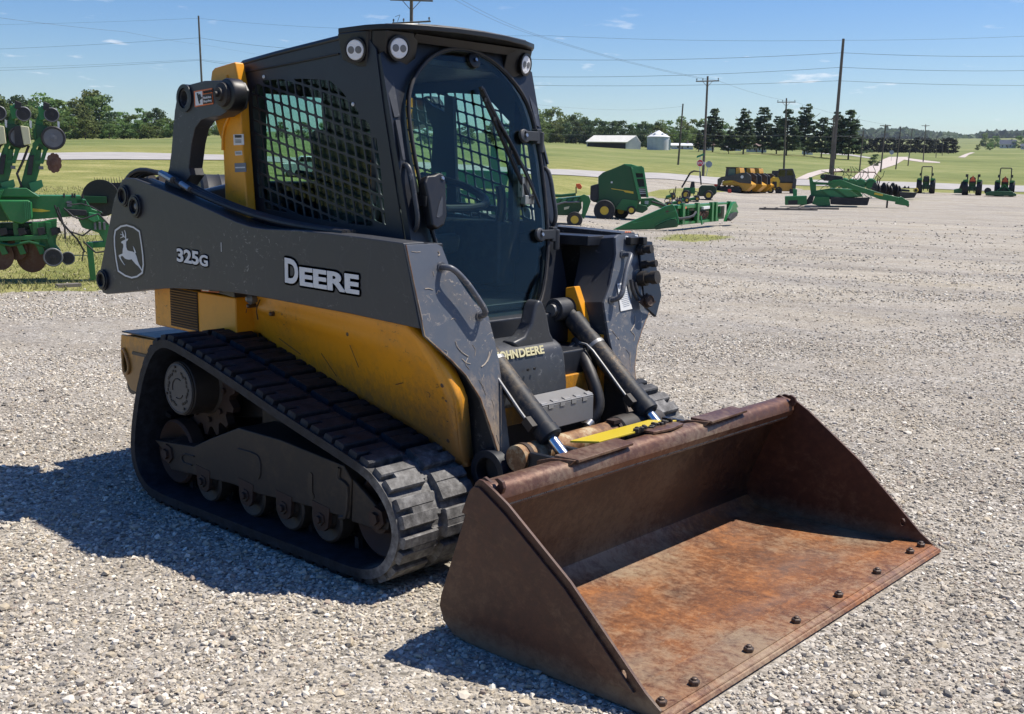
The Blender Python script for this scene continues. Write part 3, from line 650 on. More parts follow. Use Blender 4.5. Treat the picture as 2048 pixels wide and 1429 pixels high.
for P_ in ([(533, 790), (528, 770), (512, 765), (480, 778), (478, 773), (505, 758), (500, 745), (478, 738), (480, 732), (503, 740), (494, 705), (500, 705), (515, 745), (522, 765), (529, 758), (530, 725), (520, 692), (527, 694), (538, 725), (540, 760), (540, 790)],): d.prism(onarm(P_, -.7168), (0, .001, 0))
d.build('leaping_deer', 'decal_white', A0)
d = MB(); d.bx(-.655, -.652, -.716, -.7145, 1.16, 1.20); d.build('paint_nick', 'decal_white', A0)
# ================================================================ CAB
def DX(z): return .08+(2.03-z)*.246          # front face of the cab leans forward towards the floor
C0 = MB()
CY = .46
SIDE = [(-.843, .98), (-.843, 1.50), (-.845, 1.955), (-.825, 1.985), (-.145, 2.04), (.02, 2.045), (.075, 1.99), (.12, 1.75), (.19, 1.45), (.25, 1.2), (.33, .92)]
REG = [(504.6, 183), (508, 173), (521, 161), (560, 159), (604, 157.5), (659, 161), (681, 180), (703, 210), (726, 239), (751, 265), (760, 327), (767, 423), (772, 452), (739, 453), (661, 443), (609, 431), (530, 418), (519, 399), (510, 300)]
REG = [(p.x, p.z) for p in (on(a, b, 'y', -.46) for a, b in REG)]
def clip(poly, reg):
    # Sutherland-Hodgman, reg convex; orientation-independent
    ar = sum(reg[i][0]*reg[(i+1) % len(reg)][1]-reg[(i+1) % len(reg)][0]*reg[i][1] for i in range(len(reg)))
    R = reg if ar > 0 else reg[::-1]
    for i in range(len(R)):
        a, b = R[i], R[(i+1) % len(R)]; o = []
        def ins(p): return (b[0]-a[0])*(p[1]-a[1])-(b[1]-a[1])*(p[0]-a[0]) >= 0
        for j in range(len(poly)):
            p, q = poly[j], poly[(j+1) % len(poly)]; ip, iq = ins(p), ins(q)
            if ip: o.append(p)
            if ip != iq:
                d1 = (b[0]-a[0])*(p[1]-a[1])-(b[1]-a[1])*(p[0]-a[0]); d2 = (b[0]-a[0])*(q[1]-a[1])-(b[1]-a[1])*(q[0]-a[0]); t = d1/(d1-d2)
                o.append((p[0]+(q[0]-p[0])*t, p[1]+(q[1]-p[1])*t))
        poly = o
        if len(poly) < 3: return []
    return poly
def area(P): return abs(sum(P[i][0]*P[(i+1) % len(P)][1]-P[(i+1) % len(P)][0]*P[i][1] for i in range(len(P))))/2
def hull(P):
    P = sorted(set(P)); 
    def half(P):
        h = []
        for p in P:
            while len(h) > 1 and (h[-1][0]-h[-2][0])*(p[1]-h[-2][1])-(h[-1][1]-h[-2][1])*(p[0]-h[-2][0]) <= 0: h.pop()
            h.append(p)
        return h
    a = half(P); b = half(P[::-1]); return a[:-1]+b[:-1]
REG = hull(REG)
cells = []
hu = (.0600, -.0143); vu = (.0118, -.0592)
for i in range(-6, 22):
    for j in range(-6, 18):
        ox = -.745+hu[0]*i+vu[0]*j; oz = 1.90+hu[1]*i+vu[1]*j
        def P_(u, v): return (ox+hu[0]*u+vu[0]*v, oz+hu[1]*u+vu[1]*v)
        k0, k1, c_ = .075, .925, .10
        q = [P_(k0+c_, k0), P_(k1-c_, k0), P_(k1, k0+c_), P_(k1, k1-c_), P_(k1-c_, k1), P_(k0+c_, k1), P_(k0, k1-c_), P_(k0, k0+c_)]
        q = clip(q, REG)
        if q and area(q) > .0005: cells.append(q)
CABR = None
r = MB(); r.bx(-.84, .05, -.455, .455, 1.955, 1.985)    # ceiling / inner roof
r.bx(-.84, -.81, -.455, .455, 1.0, 1.35)                # rear wall below the window
r.bx(-.84, -.81, -.455, .455, 1.86, 1.96); r.bx(-.84, -.80, -.455, -.36, 1.3, 1.9); r.bx(-.84, -.80, .36, .455, 1.3, 1.9)
r.bx(-.84, .30, -.455, .455, .93, .96)
CABR = r.build('cab_frame', 'dark_paint', L_, .006)
for sg in (-1, 1):
    r = MB(); r.holed(xz(SIDE, sg*CY), [xz(c, sg*CY) for c in cells], (0, -sg*.006, 0))
    S = r.build('side_panel', 'cab_paint' if 'cab_paint' in MATS else 'dark_paint', CABR)
    S['label'] = 'side panel with punched window mesh'
    r = MB(); r.prism([(p[0], sg*(CY-.035), p[1]) for p in REG], (0, -sg*.004, 0)); r.build('side_window', 'side_glass', CABR)
    # bolts with washers, edge ribs
    r = MB()
    for px, py in ((527.5, 154), (706, 209)):
        q = on(px, py, 'y', -.462); r.lathe((q.x, sg*.461, q.z), (0, sg, 0), [(.008, 0), (.008, .003), (.005, .006)], 12)
    r.build('panel_bolt', 'decal_white', CABR)
    r = MB(); r.tube([(-.84, sg*.462, 1.945), (-.5, sg*.4635, 1.962), (-.15, sg*.4635, 1.985)], .004, 6, 1); r.build('panel_seam', 'dark_paint', CABR)
# front frame with the arched door opening
HALF = [(0, 2.035), (.07, 2.032), (.14, 2.015), (.20, 1.988), (.25, 1.955), (.30, 1.912), (.335, 1.872), (.362, 1.825), (.38, 1.76), (.388, 1.68), (.388, 1.55), (.378, 1.42), (.365, 1.31), (.342, 1.19), (.295, 1.07), (.25, .985), (.20, .925), (.14, .88), (.07, .85), (0, .843)]
def arch(k, dx=0): 
    P = [(y*k, 1.44+(z-1.44)*k) for y, z in HALF]; P = P+[(-y, z) for y, z in P[-2:0:-1]]
    return [(DX(z)+dx, y, z) for y, z in P]
outer = [(-.455, 1.965), (-.455, .80), (.455, .80), (.455, 1.965), (.30, 2.045), (-.30, 2.045)]
r = MB(); r.holed([(DX(z)-.028, y, z) for y, z in outer], [arch(.972, -.028)], (.028, 0, .0069)); r.build('front_frame', 'dark_paint', CABR)
D_ = MB(); D_.holed(arch(1.0, .018), [arch(.968, .018)], (.012, 0, .003)); DR = D_.build('cab_door', 'black_plastic', L_, .002)
r = MB(); r.prism(arch(.978, .020), (.005, 0, .0012)); r.build('door_glass', 'door_glass', DR)
r = MB(); r.tube(arch(.992, .030)+[arch(.992, .030)[0]], .0065, 8, 1); r.build('door_seal', 'hose_rubber', DR)
def dp(px, py, k=.03): return pl(px, py, (1, 0, .246), (.08+k, 0, 2.03))
for (px, py) in ((947, 122), ):
    q = dp(px, py); r = MB(); r.lathe(q, (1, 0, .246), [(.033, -.012), (.033, .008), (.03, .010), (.008, .010), (.008, .018), (.004, .019)], 24); r.build('door_knob', 'black_plastic', DR)
    r = MB(); r.lathe(q+Vector((.014, 0, .003)), (1, 0, .246), [(.0075, 0), (.0075, .006)], 10); r.build('knob_bolt', 'bare_steel', DR)
# hinges on the far edge
for (a, b_) in (((1050, 272), (1094, 320)), ((1082, 470), (1135, 505))):
    q = dp(*a, .045); r = MB(); r.lathe(q, (1, 0, .246), [(.031, -.012), (.031, .002), (.028, .004)], 20); r.box(q+Vector((.004, .040, 0)), (.010, .085, .042)); r.box(q+Vector((-.01, .088, .0)), (.035, .028, .065)); r.cyl(q+Vector((.0, .108, -.07)), q+Vector((.0, .108, .02)), .014); r.build('door_hinge', 'grey_paint', DR, .003)
    r = MB(); r.lathe(q+Vector((.006, 0, .001)), (1, 0, .246), [(.008, 0), (.008, .008)], 10); r.build('hinge_bolt', 'bare_steel', DR)
# wiper
r = MB(); w = [dp(*p, .05) for p in ((961, 174), (972, 205), (990, 245), (1010, 290), (1035, 345), (1058, 398))]
r.tube(w, .010, 8, 1); w2 = [dp(*p, .06) for p in ((965, 178), (985, 220), (1003, 255), (1020, 285), (1040, 330))]; r.tube(w2, .009, 8, 1)
for p in ((972, 200), (990, 238), (1006, 268), (1024, 305)): q = dp(*p, .058); r.box(q, (.012, .03, .016))
WP = r.build('wiper_blade', 'black_plastic', DR)
r = MB(); w = [dp(*p, .07) for p in ((1000, 250), (1025, 290), (1050, 345), (1068, 385), (1080, 415))]; r.tube(w, .006, 8, 1)
w = [dp(*p, .065) for p in ((1008, 262), (1035, 310), (1062, 360), (1074, 400))]; r.tube(w, .004, 8, 1); r.build('wiper_arm', 'black_plastic', DR)
r = MB(); q = dp(1048, 375, .04); r.box(q, (.03, .05, .09)); r.box(dp(1055, 400, .04), (.03, .06, .04)); r.build('wiper_motor', 'bare_steel', DR, .004)
r = MB(); r.tube([dp(*p, .04) for p in ((1045, 350), (1040, 375), (1048, 400), (1062, 405), (1066, 385))], .004, 6, 2); r.build('washer_hose', 'hose_rubber', DR)
# mirror-like latch pod on the near door edge
q = [(870, 350), (880, 345), (889, 349), (893, 365), (895, 430), (890, 450), (876, 459), (866, 452), (858, 400), (850, 365), (855, 351)]
P = [dp(*p, .075) for p in q]
r = MB(); r.prism([p for p in P], (-.045, -.0, -.011)); MR = r.build('wide_mirror', 'black_plastic', DR, .010)
q = [(884, 392), (886, 398), (885, 430), (878, 436), (873, 434), (878, 410)]; r = MB(); r.prism([dp(*p, .0765) for p in q], (-.004, 0, -.001)); r.build('mirror_inset', 'grey_paint', MR)
r = MB(); r.lathe(dp(885, 357, .0765), (1, 0, .246), [(.009, 0), (.007, .005)], 12); r.build('mirror_bolt', 'bare_steel', MR)
r = MB(); r.bx(.20, .30, -.40, -.365, 1.38, 1.42); r.build('mirror_bracket', 'black_plastic', MR)
# grab handles
for sg in (-1, 1):
    r = MB(); r.tube([(.17, sg*.425, 1.535), (.22, sg*.425, 1.545), (.245, sg*.425, 1.50), (.262, sg*.425, 1.42), (.283, sg*.425, 1.335), (.272, sg*.425, 1.285), (.22, sg*.425, 1.272)], .010, 10, 2); r.build('cab_handle', 'grey_paint', CABR)
    r = MB(); r.prism([(.105+.003, sg*.452, 1.90), (.11, sg*.405, 1.905), (.165, sg*.415, 1.73), (.163, sg*.44, 1.725)], (-.012, 0, -.003)); r.prism([(.168, sg*.44, 1.715), (.172, sg*.42, 1.715), (.22, sg*.435, 1.56), (.218, sg*.445, 1.56)], (-.012, 0, -.003)); r.build('corner_trim', 'grey_paint', CABR)
# roof and visor
r = MB(); rows = []
for x, z0 in ((-.85, 1.975), (-.84, 1.992), (-.6, 2.015), (-.15, 2.052), (0, 2.066), (.10, 2.08), (.17, 2.085)):
    hw = .462 if x < -.1 else (.47 if x < .05 else .44)
    if x > .15: hw = .33
    rows.append([(x, y*hw, z0+.012*(1-y*y)-(.012 if abs(y) == 1 else 0)) for y in (-1, -.97, -.6, -.2, .2, .6, .97, 1)])
r.grid(rows); RF = r.build('roof', 'dark_paint', CABR, solid=.018)
r = MB(); V = [(-.14, -.475), (.03, -.478), (.10, -.455), (.155, -.40), (.19, -.305), (.215, -.15), (.222, 0), (.215, .15), (.19, .305), (.155, .40), (.10, .455), (.03, .478), (-.14, .475)]
r.prism([(x, y, 2.062+.010*(1-(y/.478)**2)) for x, y in V], (0, 0, .022)); VS = r.build('visor', 'black_plastic', CABR, .004)
r = MB(); r.prism([(.115, -.30, 2.06), (.115, .30, 2.06), (.095, .30, 2.03), (.095, -.30, 2.03)], (.02, 0, 0)); r.build('visor_back', 'black_plastic', VS)
for sg in (-1, 1):
    # pod housing: two recessed round lamps, one facing sideways and one forwards
    r = MB(); P = [(-.145, sg*.476), (-.02, sg*.480), (.035, sg*.472), (.042, sg*.455), (.060, sg*.462), (.115, sg*.435), (.135, sg*.33), (.125, sg*.27), (.02, sg*.28), (-.12, sg*.40)]
    Pl = [(x, y) for x, y in P]
    lo = [(x*.82-.01, y*.975, 1.925 if i not in (0, 9, 7, 8) else 1.96) for i, (x, y) in enumerate(P)]
    up = [(x, y, 2.064) for x, y in P]
    A = r._v(lo); B_ = r._v(up); n = len(P)
    fs = [r.bm.faces.new(A), r.bm.faces.new(B_)]+[r.bm.faces.new((A[i], A[(i+1) % n], B_[(i+1) % n], B_[i])) for i in range(n)]
    bmesh.ops.recalc_face_normals(r.bm, faces=fs); PD = r.build('lamp_pod', 'black_plastic', VS, .006)
    for c_, ax in (((-.020, sg*.484, 1.990), (.35, sg*1, -.10)), ((.121, sg*.380, 1.997), (1, sg*.22, -.10))):
        c_ = Vector(c_); ax = Vector(ax).normalized()
        l = MB(); l.lathe(c_-ax*.02, ax, [(.040, 0), (.050, .018), (.050, .026), (.042, .027), (.040, .018)], 30); LH = l.build('work_light', 'black_plastic', VS)
        l = MB(); l.lathe(c_-ax*.002, ax, [(.040, 0), (.040, .005), (.037, .008), (.001, .009)], 30); LN = l.build('lamp_lens', 'lamp_lens', LH) if False else l.build('lamp_lens', 'lamp_lens', VS)
        l = MB(); sd = Vector((0, 0, 1)).cross(ax).normalized()
        for k in (-1, 1): l.lathe(c_+ax*.005+sd*k*.0165, ax, [(.0155, 0), (.014, .003), (.001, .0035)], 20)
        l.build('lamp_reflector', 'galvanised', VS)
# interior
r = MB(); r.prism([(-.62, -.24, 1.10), (-.14, -.24, 1.14), (-.12, -.24, 1.24), (-.60, -.24, 1.20)], (0, .48, 0)); r.prism([(-.62, -.22, 1.18), (-.50, -.22, 1.18), (-.62, -.2, 1.70), (-.72, -.2, 1.70)], (0, .44, 0)); r.prism([(-.70, -.13, 1.70), (-.62, -.13, 1.70), (-.64, -.13, 1.86), (-.72, -.13, 1.86)], (0, .26, 0))
r.build('seat', 'seat_vinyl', CABR, .03)
r = MB(); r.bx(-.45, .05, -.42, -.30, 1.0, 1.30); r.bx(-.45, .05, .30, .42, 1.0, 1.30); r.bx(.02, .10, -.42, -.28, 1.0, 1.36); r.build('armrest_console', 'seat_vinyl', CABR, .02)
r = MB(); 
for sg in (-1, 1): r.tube([(.02, sg*.33, 1.28), (.04, sg*.33, 1.38), (.03, sg*.32, 1.46)], .022, 10, 1)
r.build('joystick', 'black_plastic', CABR)
r = MB(); r.tube([(-.55, -.38, 1.5), (-.2, -.34, 1.46), (.08, -.25, 1.36), (.08, .25, 1.36), (-.2, .34, 1.46), (-.55, .38, 1.5)], .018, 10, 2); r.build('lap_bar', 'black_plastic', CABR)
for q_ in ((.02, .05, -.44, -.39, 1.1, 1.95), (.02, .05, .39, .44, 1.1, 1.95), (-.81, -.77, -.03, .03, 1.3, 1.9)):
    r = MB(); r.bx(*q_); r.build('inner_post', 'dark_paint', CABR)
for P_ in ([(888, 193), (905, 193), (913, 410), (894, 410)], [(846, 196), (868, 214), (893, 226), (893, 345), (862, 345), (866, 258), (856, 236)], [(890, 402), (1010, 415), (1010, 426), (890, 414)]):
    r = MB(); r.prism([on(*p, 'y', .40) for p in P_], (0, .02, 0)); r.build('inner_post', 'cab_paint', CABR)
r = MB(); r.bx(-.02, .0, -.41, -.38, 1.42, 1.56); r.build('seat_belt_strap', 'decal_orange', CABR)
r = MB(); r.bx(-.825, -.820, -.36, .36, 1.35, 1.86); r.build('rear_window', 'side_glass', CABR)
# ---- foot console below the door
r = MB(); prof = [(.36, .84), (.55, .845), (.585, .838), (.622, .818), (.640, .770), (.655, .66), (.655, .60), (.36, .60)]
r.prism([(x, -.345, z) for x, z in prof], (0, .425, 0)); CO = r.build('foot_console', 'grey_paint', L_, .022)
hp = [(1026, 686), (1050, 673), (1064, 648), (1072, 612), (1079, 600), (1087, 603), (1096, 632), (1102, 665), (1113, 688), (1117, 702), (1035, 702)]
r = MB(); r.prism([on(a, b, 'x', .60) for a, b in hp], (-.07, 0, .0)); r.build('console_hump', 'grey_paint', CO, .02)
a = on(1000, 715, 'x', .642); b = on(1089, 696, 'x', .642)
def fitw(o, a, b, L):
    d = (b-a).normalized(); xs = [v.co for v in o.data.vertices]; pr = [(v-a).dot(d) for v in xs]; mn, mxx = min(pr), max(pr)
    for v in o.data.vertices: k = (v.co-a).dot(d); v.co += d*((k-mn)*L/(mxx-mn)-k)
zt = Vector((-.30, 0, 1))
o = text('lettering', 'JOHN', Vector((.6365, -.305, .797)), (0, 1, 0), zt, .033, 'decal_cream', CO, .045); fitw(o, Vector((0, -.336, 0)), Vector((0, 1, 0)), .121)
o = text('lettering', 'DEERE', Vector((.6365, -.19, .797)), (0, 1, 0), zt, .033, 'decal_cream', CO, .045); fitw(o, Vector((0, -.207, 0)), Vector((0, 1, 0)), .151)
r = MB()
for y in (-.18, -.14, -.02): r.cyl((.655, y, .745 if y != -.02 else .63), (.660, y, .745 if y != -.02 else .63), .006, n=8)
r.build('console_bolt', 'black_plastic', CO)
# yellow cross-member, steel step, torque tube
r = MB(); r.prism([(.60, -.42, .68), (.60, .31, .68), (.60, .31, .52), (.60, -.42, .52)], (.02, 0, 0)); r.box((.50, .36, .66), (.24, .03, .34)); r.box((.50, -.42, .66), (.24, .03, .34)); 
r.prism([(.42, .335, 1.02), (.47, .335, 1.03), (.53, .335, .90), (.60, .335, .70), (.42, .335, .70)], (0, .04, 0)); r.build('front_crossmember', 'yellow_paint', L_, .004)
r = MB(); r.lathe((.622, -.19, .63), (1, 0, 0), [(.016, 0), (.016, .012), (.007, .014), (.007, .05)], 6); r.build('crossmember_bolt', 'rust_iron', L_)
r = MB(); yl, yr = -.20, .125; n = 4; P = [(yl, 0)]
P = []
wd = (yr-yl)/9
top = [(yl, 0)]
r.prism([(.748, yl, .515), (.748, yr, .515), (.748, yr, .612), (.748, yl, .612)], (.006, 0, 0))
for k in range(5):
    y0 = yl+wd*2*k; r.prism([(.754, y0, .612), (.754, y0+wd, .612), (.748, y0+wd, .624), (.748, y0, .624)], (-.02, 0, .006))
r.prism([(.754, yl, .6135), (.754, yr, .6135), (.66, yr, .6335), (.66, yl, .6335)], (0, 0, .005)); ST = r.build('boarding_step', 'step_steel', L_, .002)
r = MB()
for k in range(4):
    y0 = yl+wd*(2*k+1); r.prism([(.756, y0, .598), (.756, y0+wd*.8, .598), (.756, y0+wd*.8, .613), (.70, y0+wd*.8, .627), (.70, y0, .627), (.756, y0, .613)], (.0005, 0, .0012))
r.build('step_notch', 'dark_paint', ST)
r = MB(); r.lathe((.85, -.46, .470), (0, 1, 0), [(.05, 0), (.05, .60)], 30); TT = r.build('torque_tube', 'rust_tube', L_)
r = MB(); r.lathe((.85, .145, .470), (0, 1, 0), [(.052, 0), (.064, .01), (.066, .09), (.066, .20), (.05, .31)], 30); r.build('tube_sleeve', 'dirty_iron', TT)
r = MB(); r.lathe((.85, .125, .470), (0, 1, 0), [(.057, 0), (.057, .02)], 30); r.box((.87, .115, .525), (.04, .05, .015)); r.build('tube_band', 'rust_iron', TT)
r = MB(); r.lathe((.85, -.43, .470), (0, 1, 0), [(.054, 0), (.054, .02)], 30); r.build('tube_band', 'rust_iron', TT)
# ---- tilt cylinders
for sg in (-1, 1):
    a = Vector((.435, sg*.318, .93)); b = Vector((.885, sg*.318, .545)); d = (b-a).normalized()
    r = MB(); r.cyl(a+d*.06, b, .045, n=28); r.lathe(b-d*.02, d, [(.049, 0), (.049, .035), (.04, .042)], 28); r.cyl(a-d*.01, a+d*.08, .034, n=20); CL = r.build('tilt_cylinder', 'cylinder_paint' if 'cylinder_paint' in MATS else 'grey_paint', L_)
    r = MB(); r.cyl(b, b+d*.22, .0215, n=20); r.build('cylinder_rod', 'chrome', CL)
    r = MB(); r.cyl((a.x, sg*.24, a.z), (a.x, sg*.39, a.z), .050, n=26); r.cyl((a.x+.0, sg*.318-.085, a.z), (a.x, sg*.318-.06, a.z), .034, n=20); r.build('cylinder_eye', 'grey_paint', CL, .004)
    r = MB(); r.cyl((a.x, -.34+sg*.318+.24, a.z), (a.x, sg*.318-.075, a.z), .027, n=20); r.build('pin_cap', 'bare_steel', CL)
    r = MB(); q = a+d*.22; r.lathe(q, d, [(.0465, 0), (.0465, .016)], 28); r.build('cylinder_band', 'band_steel', CL)
    r = MB(); pr = Vector((.55, 0, .65)).normalized()
    up_ = Vector((d.z*-1, 0, d.x)); 
    r.tube([a+d*.18-up_*.02+Vector((0, -.05, 0)), a+d*.24+Vector((0, -.058, .02)), a+d*.36+Vector((0, -.055, .01)), a+d*.50+Vector((0, -.056, 0)), a+d*.53+Vector((0, -.05, 0))], .0055, 8, 1); r.build('cylinder_pipe', 'band_steel', CL)
    r = MB(); r.box(a+d*.53+Vector((0, -.05, 0)), (.05, .04, .035), Matrix.Rotation(.7, 3, 'Y')); r.build('pipe_fitting', 'dirty_iron', CL, .003)
    if sg > 0:
        r = MB(); r.tube([(.52, .30, .80), (.60, .25, .74), (.68, .215, .66), (.73, .205, .56), (.72, .17, .50), (.70, .14, .47)], .026, 12, 2); 
        r.tube([(.52, .33, .78), (.60, .27, .70), (.66, .235, .62), (.70, .235, .52), (.70, .2, .46)], .018, 10, 2); HZ = r.build('hose_sleeve', 'hose_rubber', L_)
        r = MB(); r.lathe((.72, .155, .49), (0, -1, -.6), [(.022, 0), (.022, .03), (.015, .035)], 12); r.build('hose_clamp', 'bare_steel', HZ)
        r = MB(); r.box((.53, .255, .78), (.02, .11, .015), Matrix.Rotation(.5, 3, 'X')); r.build('hose_clamp', 'bare_steel', HZ)
# ---- quick couplers on the far arm
A1 = ARMS[1]
r = MB(); r.prism([(FX(1.22)+.012, .690, 1.225), (FX(1.22)+.012, .80, 1.215), (FX(1.0)+.012, .80, .97), (FX(.9)+.012, .72, .88), (FX(.95)+.012, .65, .93)], (-.016, 0, -.004)); CP = r.build('coupler_bracket', 'dark_paint', A1, .004)
def cpl(px, py, k=.04): return pl(px, py, (1, 0, .29), (.53+k, 0, 1.256))
for (px, py), R, Ln in (((1278, 501), .020, .055), ((1285, 530), .016, .06), ((1280, 558), .030, .075)):
    q = cpl(px, py, .015); ax = Vector((1, .12, .15)); r = MB(); r.lathe(q, ax, [(R*1.15, 0), (R*1.15, Ln*.45), (R*.8, Ln*.45), (R*.8, Ln*.8), (R, Ln*.8), (R, Ln*1.2), (R*.4, Ln*1.21)], 18); r.build('quick_coupler', 'dirty_iron', CP)
q = cpl(1290, 602, .03); r = MB(); r.lathe(q, (1, -.1, .1), [(.028, 0), (.028, .03), (.023, .034), (.018, .030)], 20); r.prism([q+Vector((.005, -.06, .0)), q+Vector((.005, 0, .035)), q+Vector((.005, .07, -.01)), q+Vector((.005, 0, -.035))], (.008, 0, 0)); r.build('case_drain_port', 'rust_iron', CP)
r = MB(); r.box(cpl(1268, 482, .02), (.03, .09, .035)); r.box(cpl(1282, 482, .035), (.05, .03, .035)); r.build('coupler_cap', 'black_plastic', CP, .004)
r = MB()
for p in ((1253, 476), (1272, 474)): r.lathe(cpl(*p, .008), (1, 0, .29), [(.009, 0), (.006, .008)], 10)
r.build('cap_bolt', 'decal_white', CP)
r = MB(); r.tube([cpl(*p, .02) for p in ((1262, 560), (1266, 585), (1276, 600))], .009, 8, 1); r.tube([cpl(*p, .03) for p in ((1270, 565), (1275, 585), (1284, 596))], .007, 8, 1); r.build('coupler_hose', 'hose_rubber', CP)
t_ = MB(); t_.prism([cpl(*p, .003) for p in ((1234, 568), (1250, 565), (1264, 618), (1241, 623))], (.002, 0, 0)); TG = t_.build('paper_tag', 'decal_white', A1)
t_ = MB()
for k in range(9): t_.prism([cpl(1237.5+k*1.2, 585+k*3.6, .0052), cpl(1254.5+k*.6, 581+k*3.6, .0052), cpl(1254.6+k*.6, 581.8+k*3.6, .0052), cpl(1237.6+k*1.2, 585.9+k*3.6, .0052)], (.0006, 0, 0))
t_.prism([cpl(*p, .0052) for p in ((1236, 571), (1246, 569), (1247, 574), (1238, 579))], (.0006, 0, 0)); t_.build('tag_print', 'decal_grey', TG)
t_ = MB(); 
for k in range(3): t_.tube([cpl(1250+4*k, 466, .002), cpl(1252+4*k, 463, .002), cpl(1254+4*k, 466, .002)], .002, 6, 1)
t_.build('crayon_mark', 'decal_orange', A1)
# ================================================================ BUCKET
BW = .989
r = MB(); inner = [(1.90, .022), (1.75, .016), (1.45, .010), (1.20, .010), (1.10, .016), (1.045, .034), (1.012, .065), (1.004, .105), (1.035, .20), (1.085, .32), (1.125, .42), (1.150, .475)]
def shell(prof, th, y0, y1):
    mb = MB(); P = [Vector((x, 0, z)) for x, z in prof]; Q = []
    for i, p in enumerate(P):
        d = (P[min(i+1, len(P)-1)]-P[max(i-1, 0)]).normalized(); nn = Vector((d.z, 0, -d.x)); Q.append(p+nn*-th)
    return mb, P, Q
mb, P, Q = shell(inner, .010, 0, 0)
Q = [Vector((q.x, 0, max(q.z, .001))) for q in Q]
ny = 2
ys = [-BW+.01, BW-.01]
Lr = [[(p.x, y, p.z) for y in ys] for p in P]; Lq = [[(p.x, y, p.z) for y in ys] for p in Q]
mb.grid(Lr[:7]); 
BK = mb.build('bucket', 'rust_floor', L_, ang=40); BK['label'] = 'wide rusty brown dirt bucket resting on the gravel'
mb = MB(); mb.grid(Lr[6:]); mb.build('bucket_back', 'rust_back_shaded', BK, ang=40)
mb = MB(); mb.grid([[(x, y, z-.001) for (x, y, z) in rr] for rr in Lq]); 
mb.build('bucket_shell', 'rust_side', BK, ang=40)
SP = [(1.143, .528), (1.150, .546), (1.165, .560), (1.182, .560), (1.235, .535), (1.289, .505), (1.542, .323), (1.822, .070), (1.875, .034), (1.875, .006), (1.72, .004), (1.14, .002), (1.06, .012), (1.012, .045), (.992, .095), (.998, .13)]
for sg in (-1, 1):
    r = MB(); hc = (1.745, .098); hole = [(hc[0]+math.cos(k*math.pi/5)*.011, hc[1]+math.sin(k*math.pi/5)*.017) for k in range(10)]
    r.holed(xz(SP, sg*BW), [xz(hole, sg*BW)], (0, -sg*.011, 0)); SPO = r.build('side_plate', 'rust_side', BK, .0015)
    d2 = [(1.135, .520), (1.150, .535), (1.175, .538), (1.225, .510), (1.285, .475), (1.53, .30), (1.79, .062), (1.70, .062), (1.60, .12), (1.40, .27), (1.20, .42), (1.10, .44)]
    r = MB(); r.prism(xz(d2, sg*(BW+.010)), (0, -sg*.0105, 0)); r.build('cheek_plate', 'rust_side', SPO, .002)
    # hook at the tube end
    r = MB(); hk = [on(a, b, 'y', -.94) for a, b in ((969, 957), (976, 952), (984, 958), (1000, 972), (1004, 966), (996, 956), (1003, 955), (1012, 962), (1016, 975), (1012, 986), (1000, 990), (990, 984), (972, 964))]
    r.prism([(p.x, sg*.945, p.z) for p in hk], (0, sg*.014, 0)); r.build('chain_hook', 'rust_side', BK, .003)
# wear strip, cutting edge
r = MB(); r.prism([(1.735, -BW+.012, .0185), (1.735, BW-.012, .0185), (1.735, BW-.012, .027), (1.735, -BW+.012, .027)], (.14, 0, .004)); 
CE = r.build('edge_lip', 'rust_floor', BK)
r = MB(); P = [(1.78, .0245), (1.865, .0305), (1.905, .018), (1.912, .008), (1.90, .003), (1.76, .003)]
r.prism([(x, -.988, z) for x, z in P], (0, 1.976, 0)); r.build('cutting_edge', 'rust_floor', BK, .002)
for y in (-.945, -.775, -.46, -.145, .175, .50, .815, .925):
    r = MB(); x = 1.848; r.lathe((x, y, .029), (.05, 0, 1), [(.0175, 0), (.0175, .013), (.015, .016), (.0095, .017), (.0095, .022), (.005, .024)], 6); r.build('edge_bolt', 'bolt_steel', BK, .001)
# top tube, weld bead, pads, torn plate
r = MB(); P = [(1.150, .472), (1.188, .462), (1.216, .475), (1.228, .50), (1.222, .528), (1.205, .545), (1.178, .552), (1.152, .548), (1.135, .53), (1.132, .49)]
r.prism([(x, -BW+.012, z) for x, z in P], (0, 2*BW-.024, 0)); TBE = r.build('top_tube', 'rust_tube_top', BK, .010)
r = MB(); yy = -.96
while yy < .96:
    r.box((1.196, yy, .4655), (.008, .009, .006), rng.uniform(-.4, .4)); yy += .0095
r.build('weld_bead', 'galvanised', TBE)
r = MB(); r.bx(1.183, 1.19, -.97, .97, .452, .464); r.build('weld_lip', 'rust_tube_top', TBE)
for y0, y1 in ((-.60, -.245), (.245, .56)):
    r = MB(); r.prism([(1.150, y0, .556), (1.150, y1, .556), (1.226, y1, .550), (1.234, y0+.03, .548)], (0, 0, .010)); r.prism([(1.095, y0-.03, .50), (1.105, y0-.04, .545), (1.15, y0-.02, .558), (1.225, y0+.02, .556), (1.215, y0-.0, .54)], (0, .012, 0)); r.build('top_pad', 'rust_tube_top', BK, .002)
r = MB(); r.prism([(1.135, -.06, .552), (1.135, .145, .552), (1.185, .145, .553), (1.20, .04, .553), (1.185, -.06, .552)], (0, 0, .011)); 
BP = r.build('bent_plate', 'rust_tube_top', BK, .003)
r = MB(); 
for k in range(14):
    y = -.10+k*.0175; r.box((1.133+rng.uniform(-.008, .008), y, .564+rng.uniform(-.004, .006)), (.022, .015, .020), rng.uniform(-.8, .8))
r.build('torn_edge', 'dirty_iron', BP, .004)
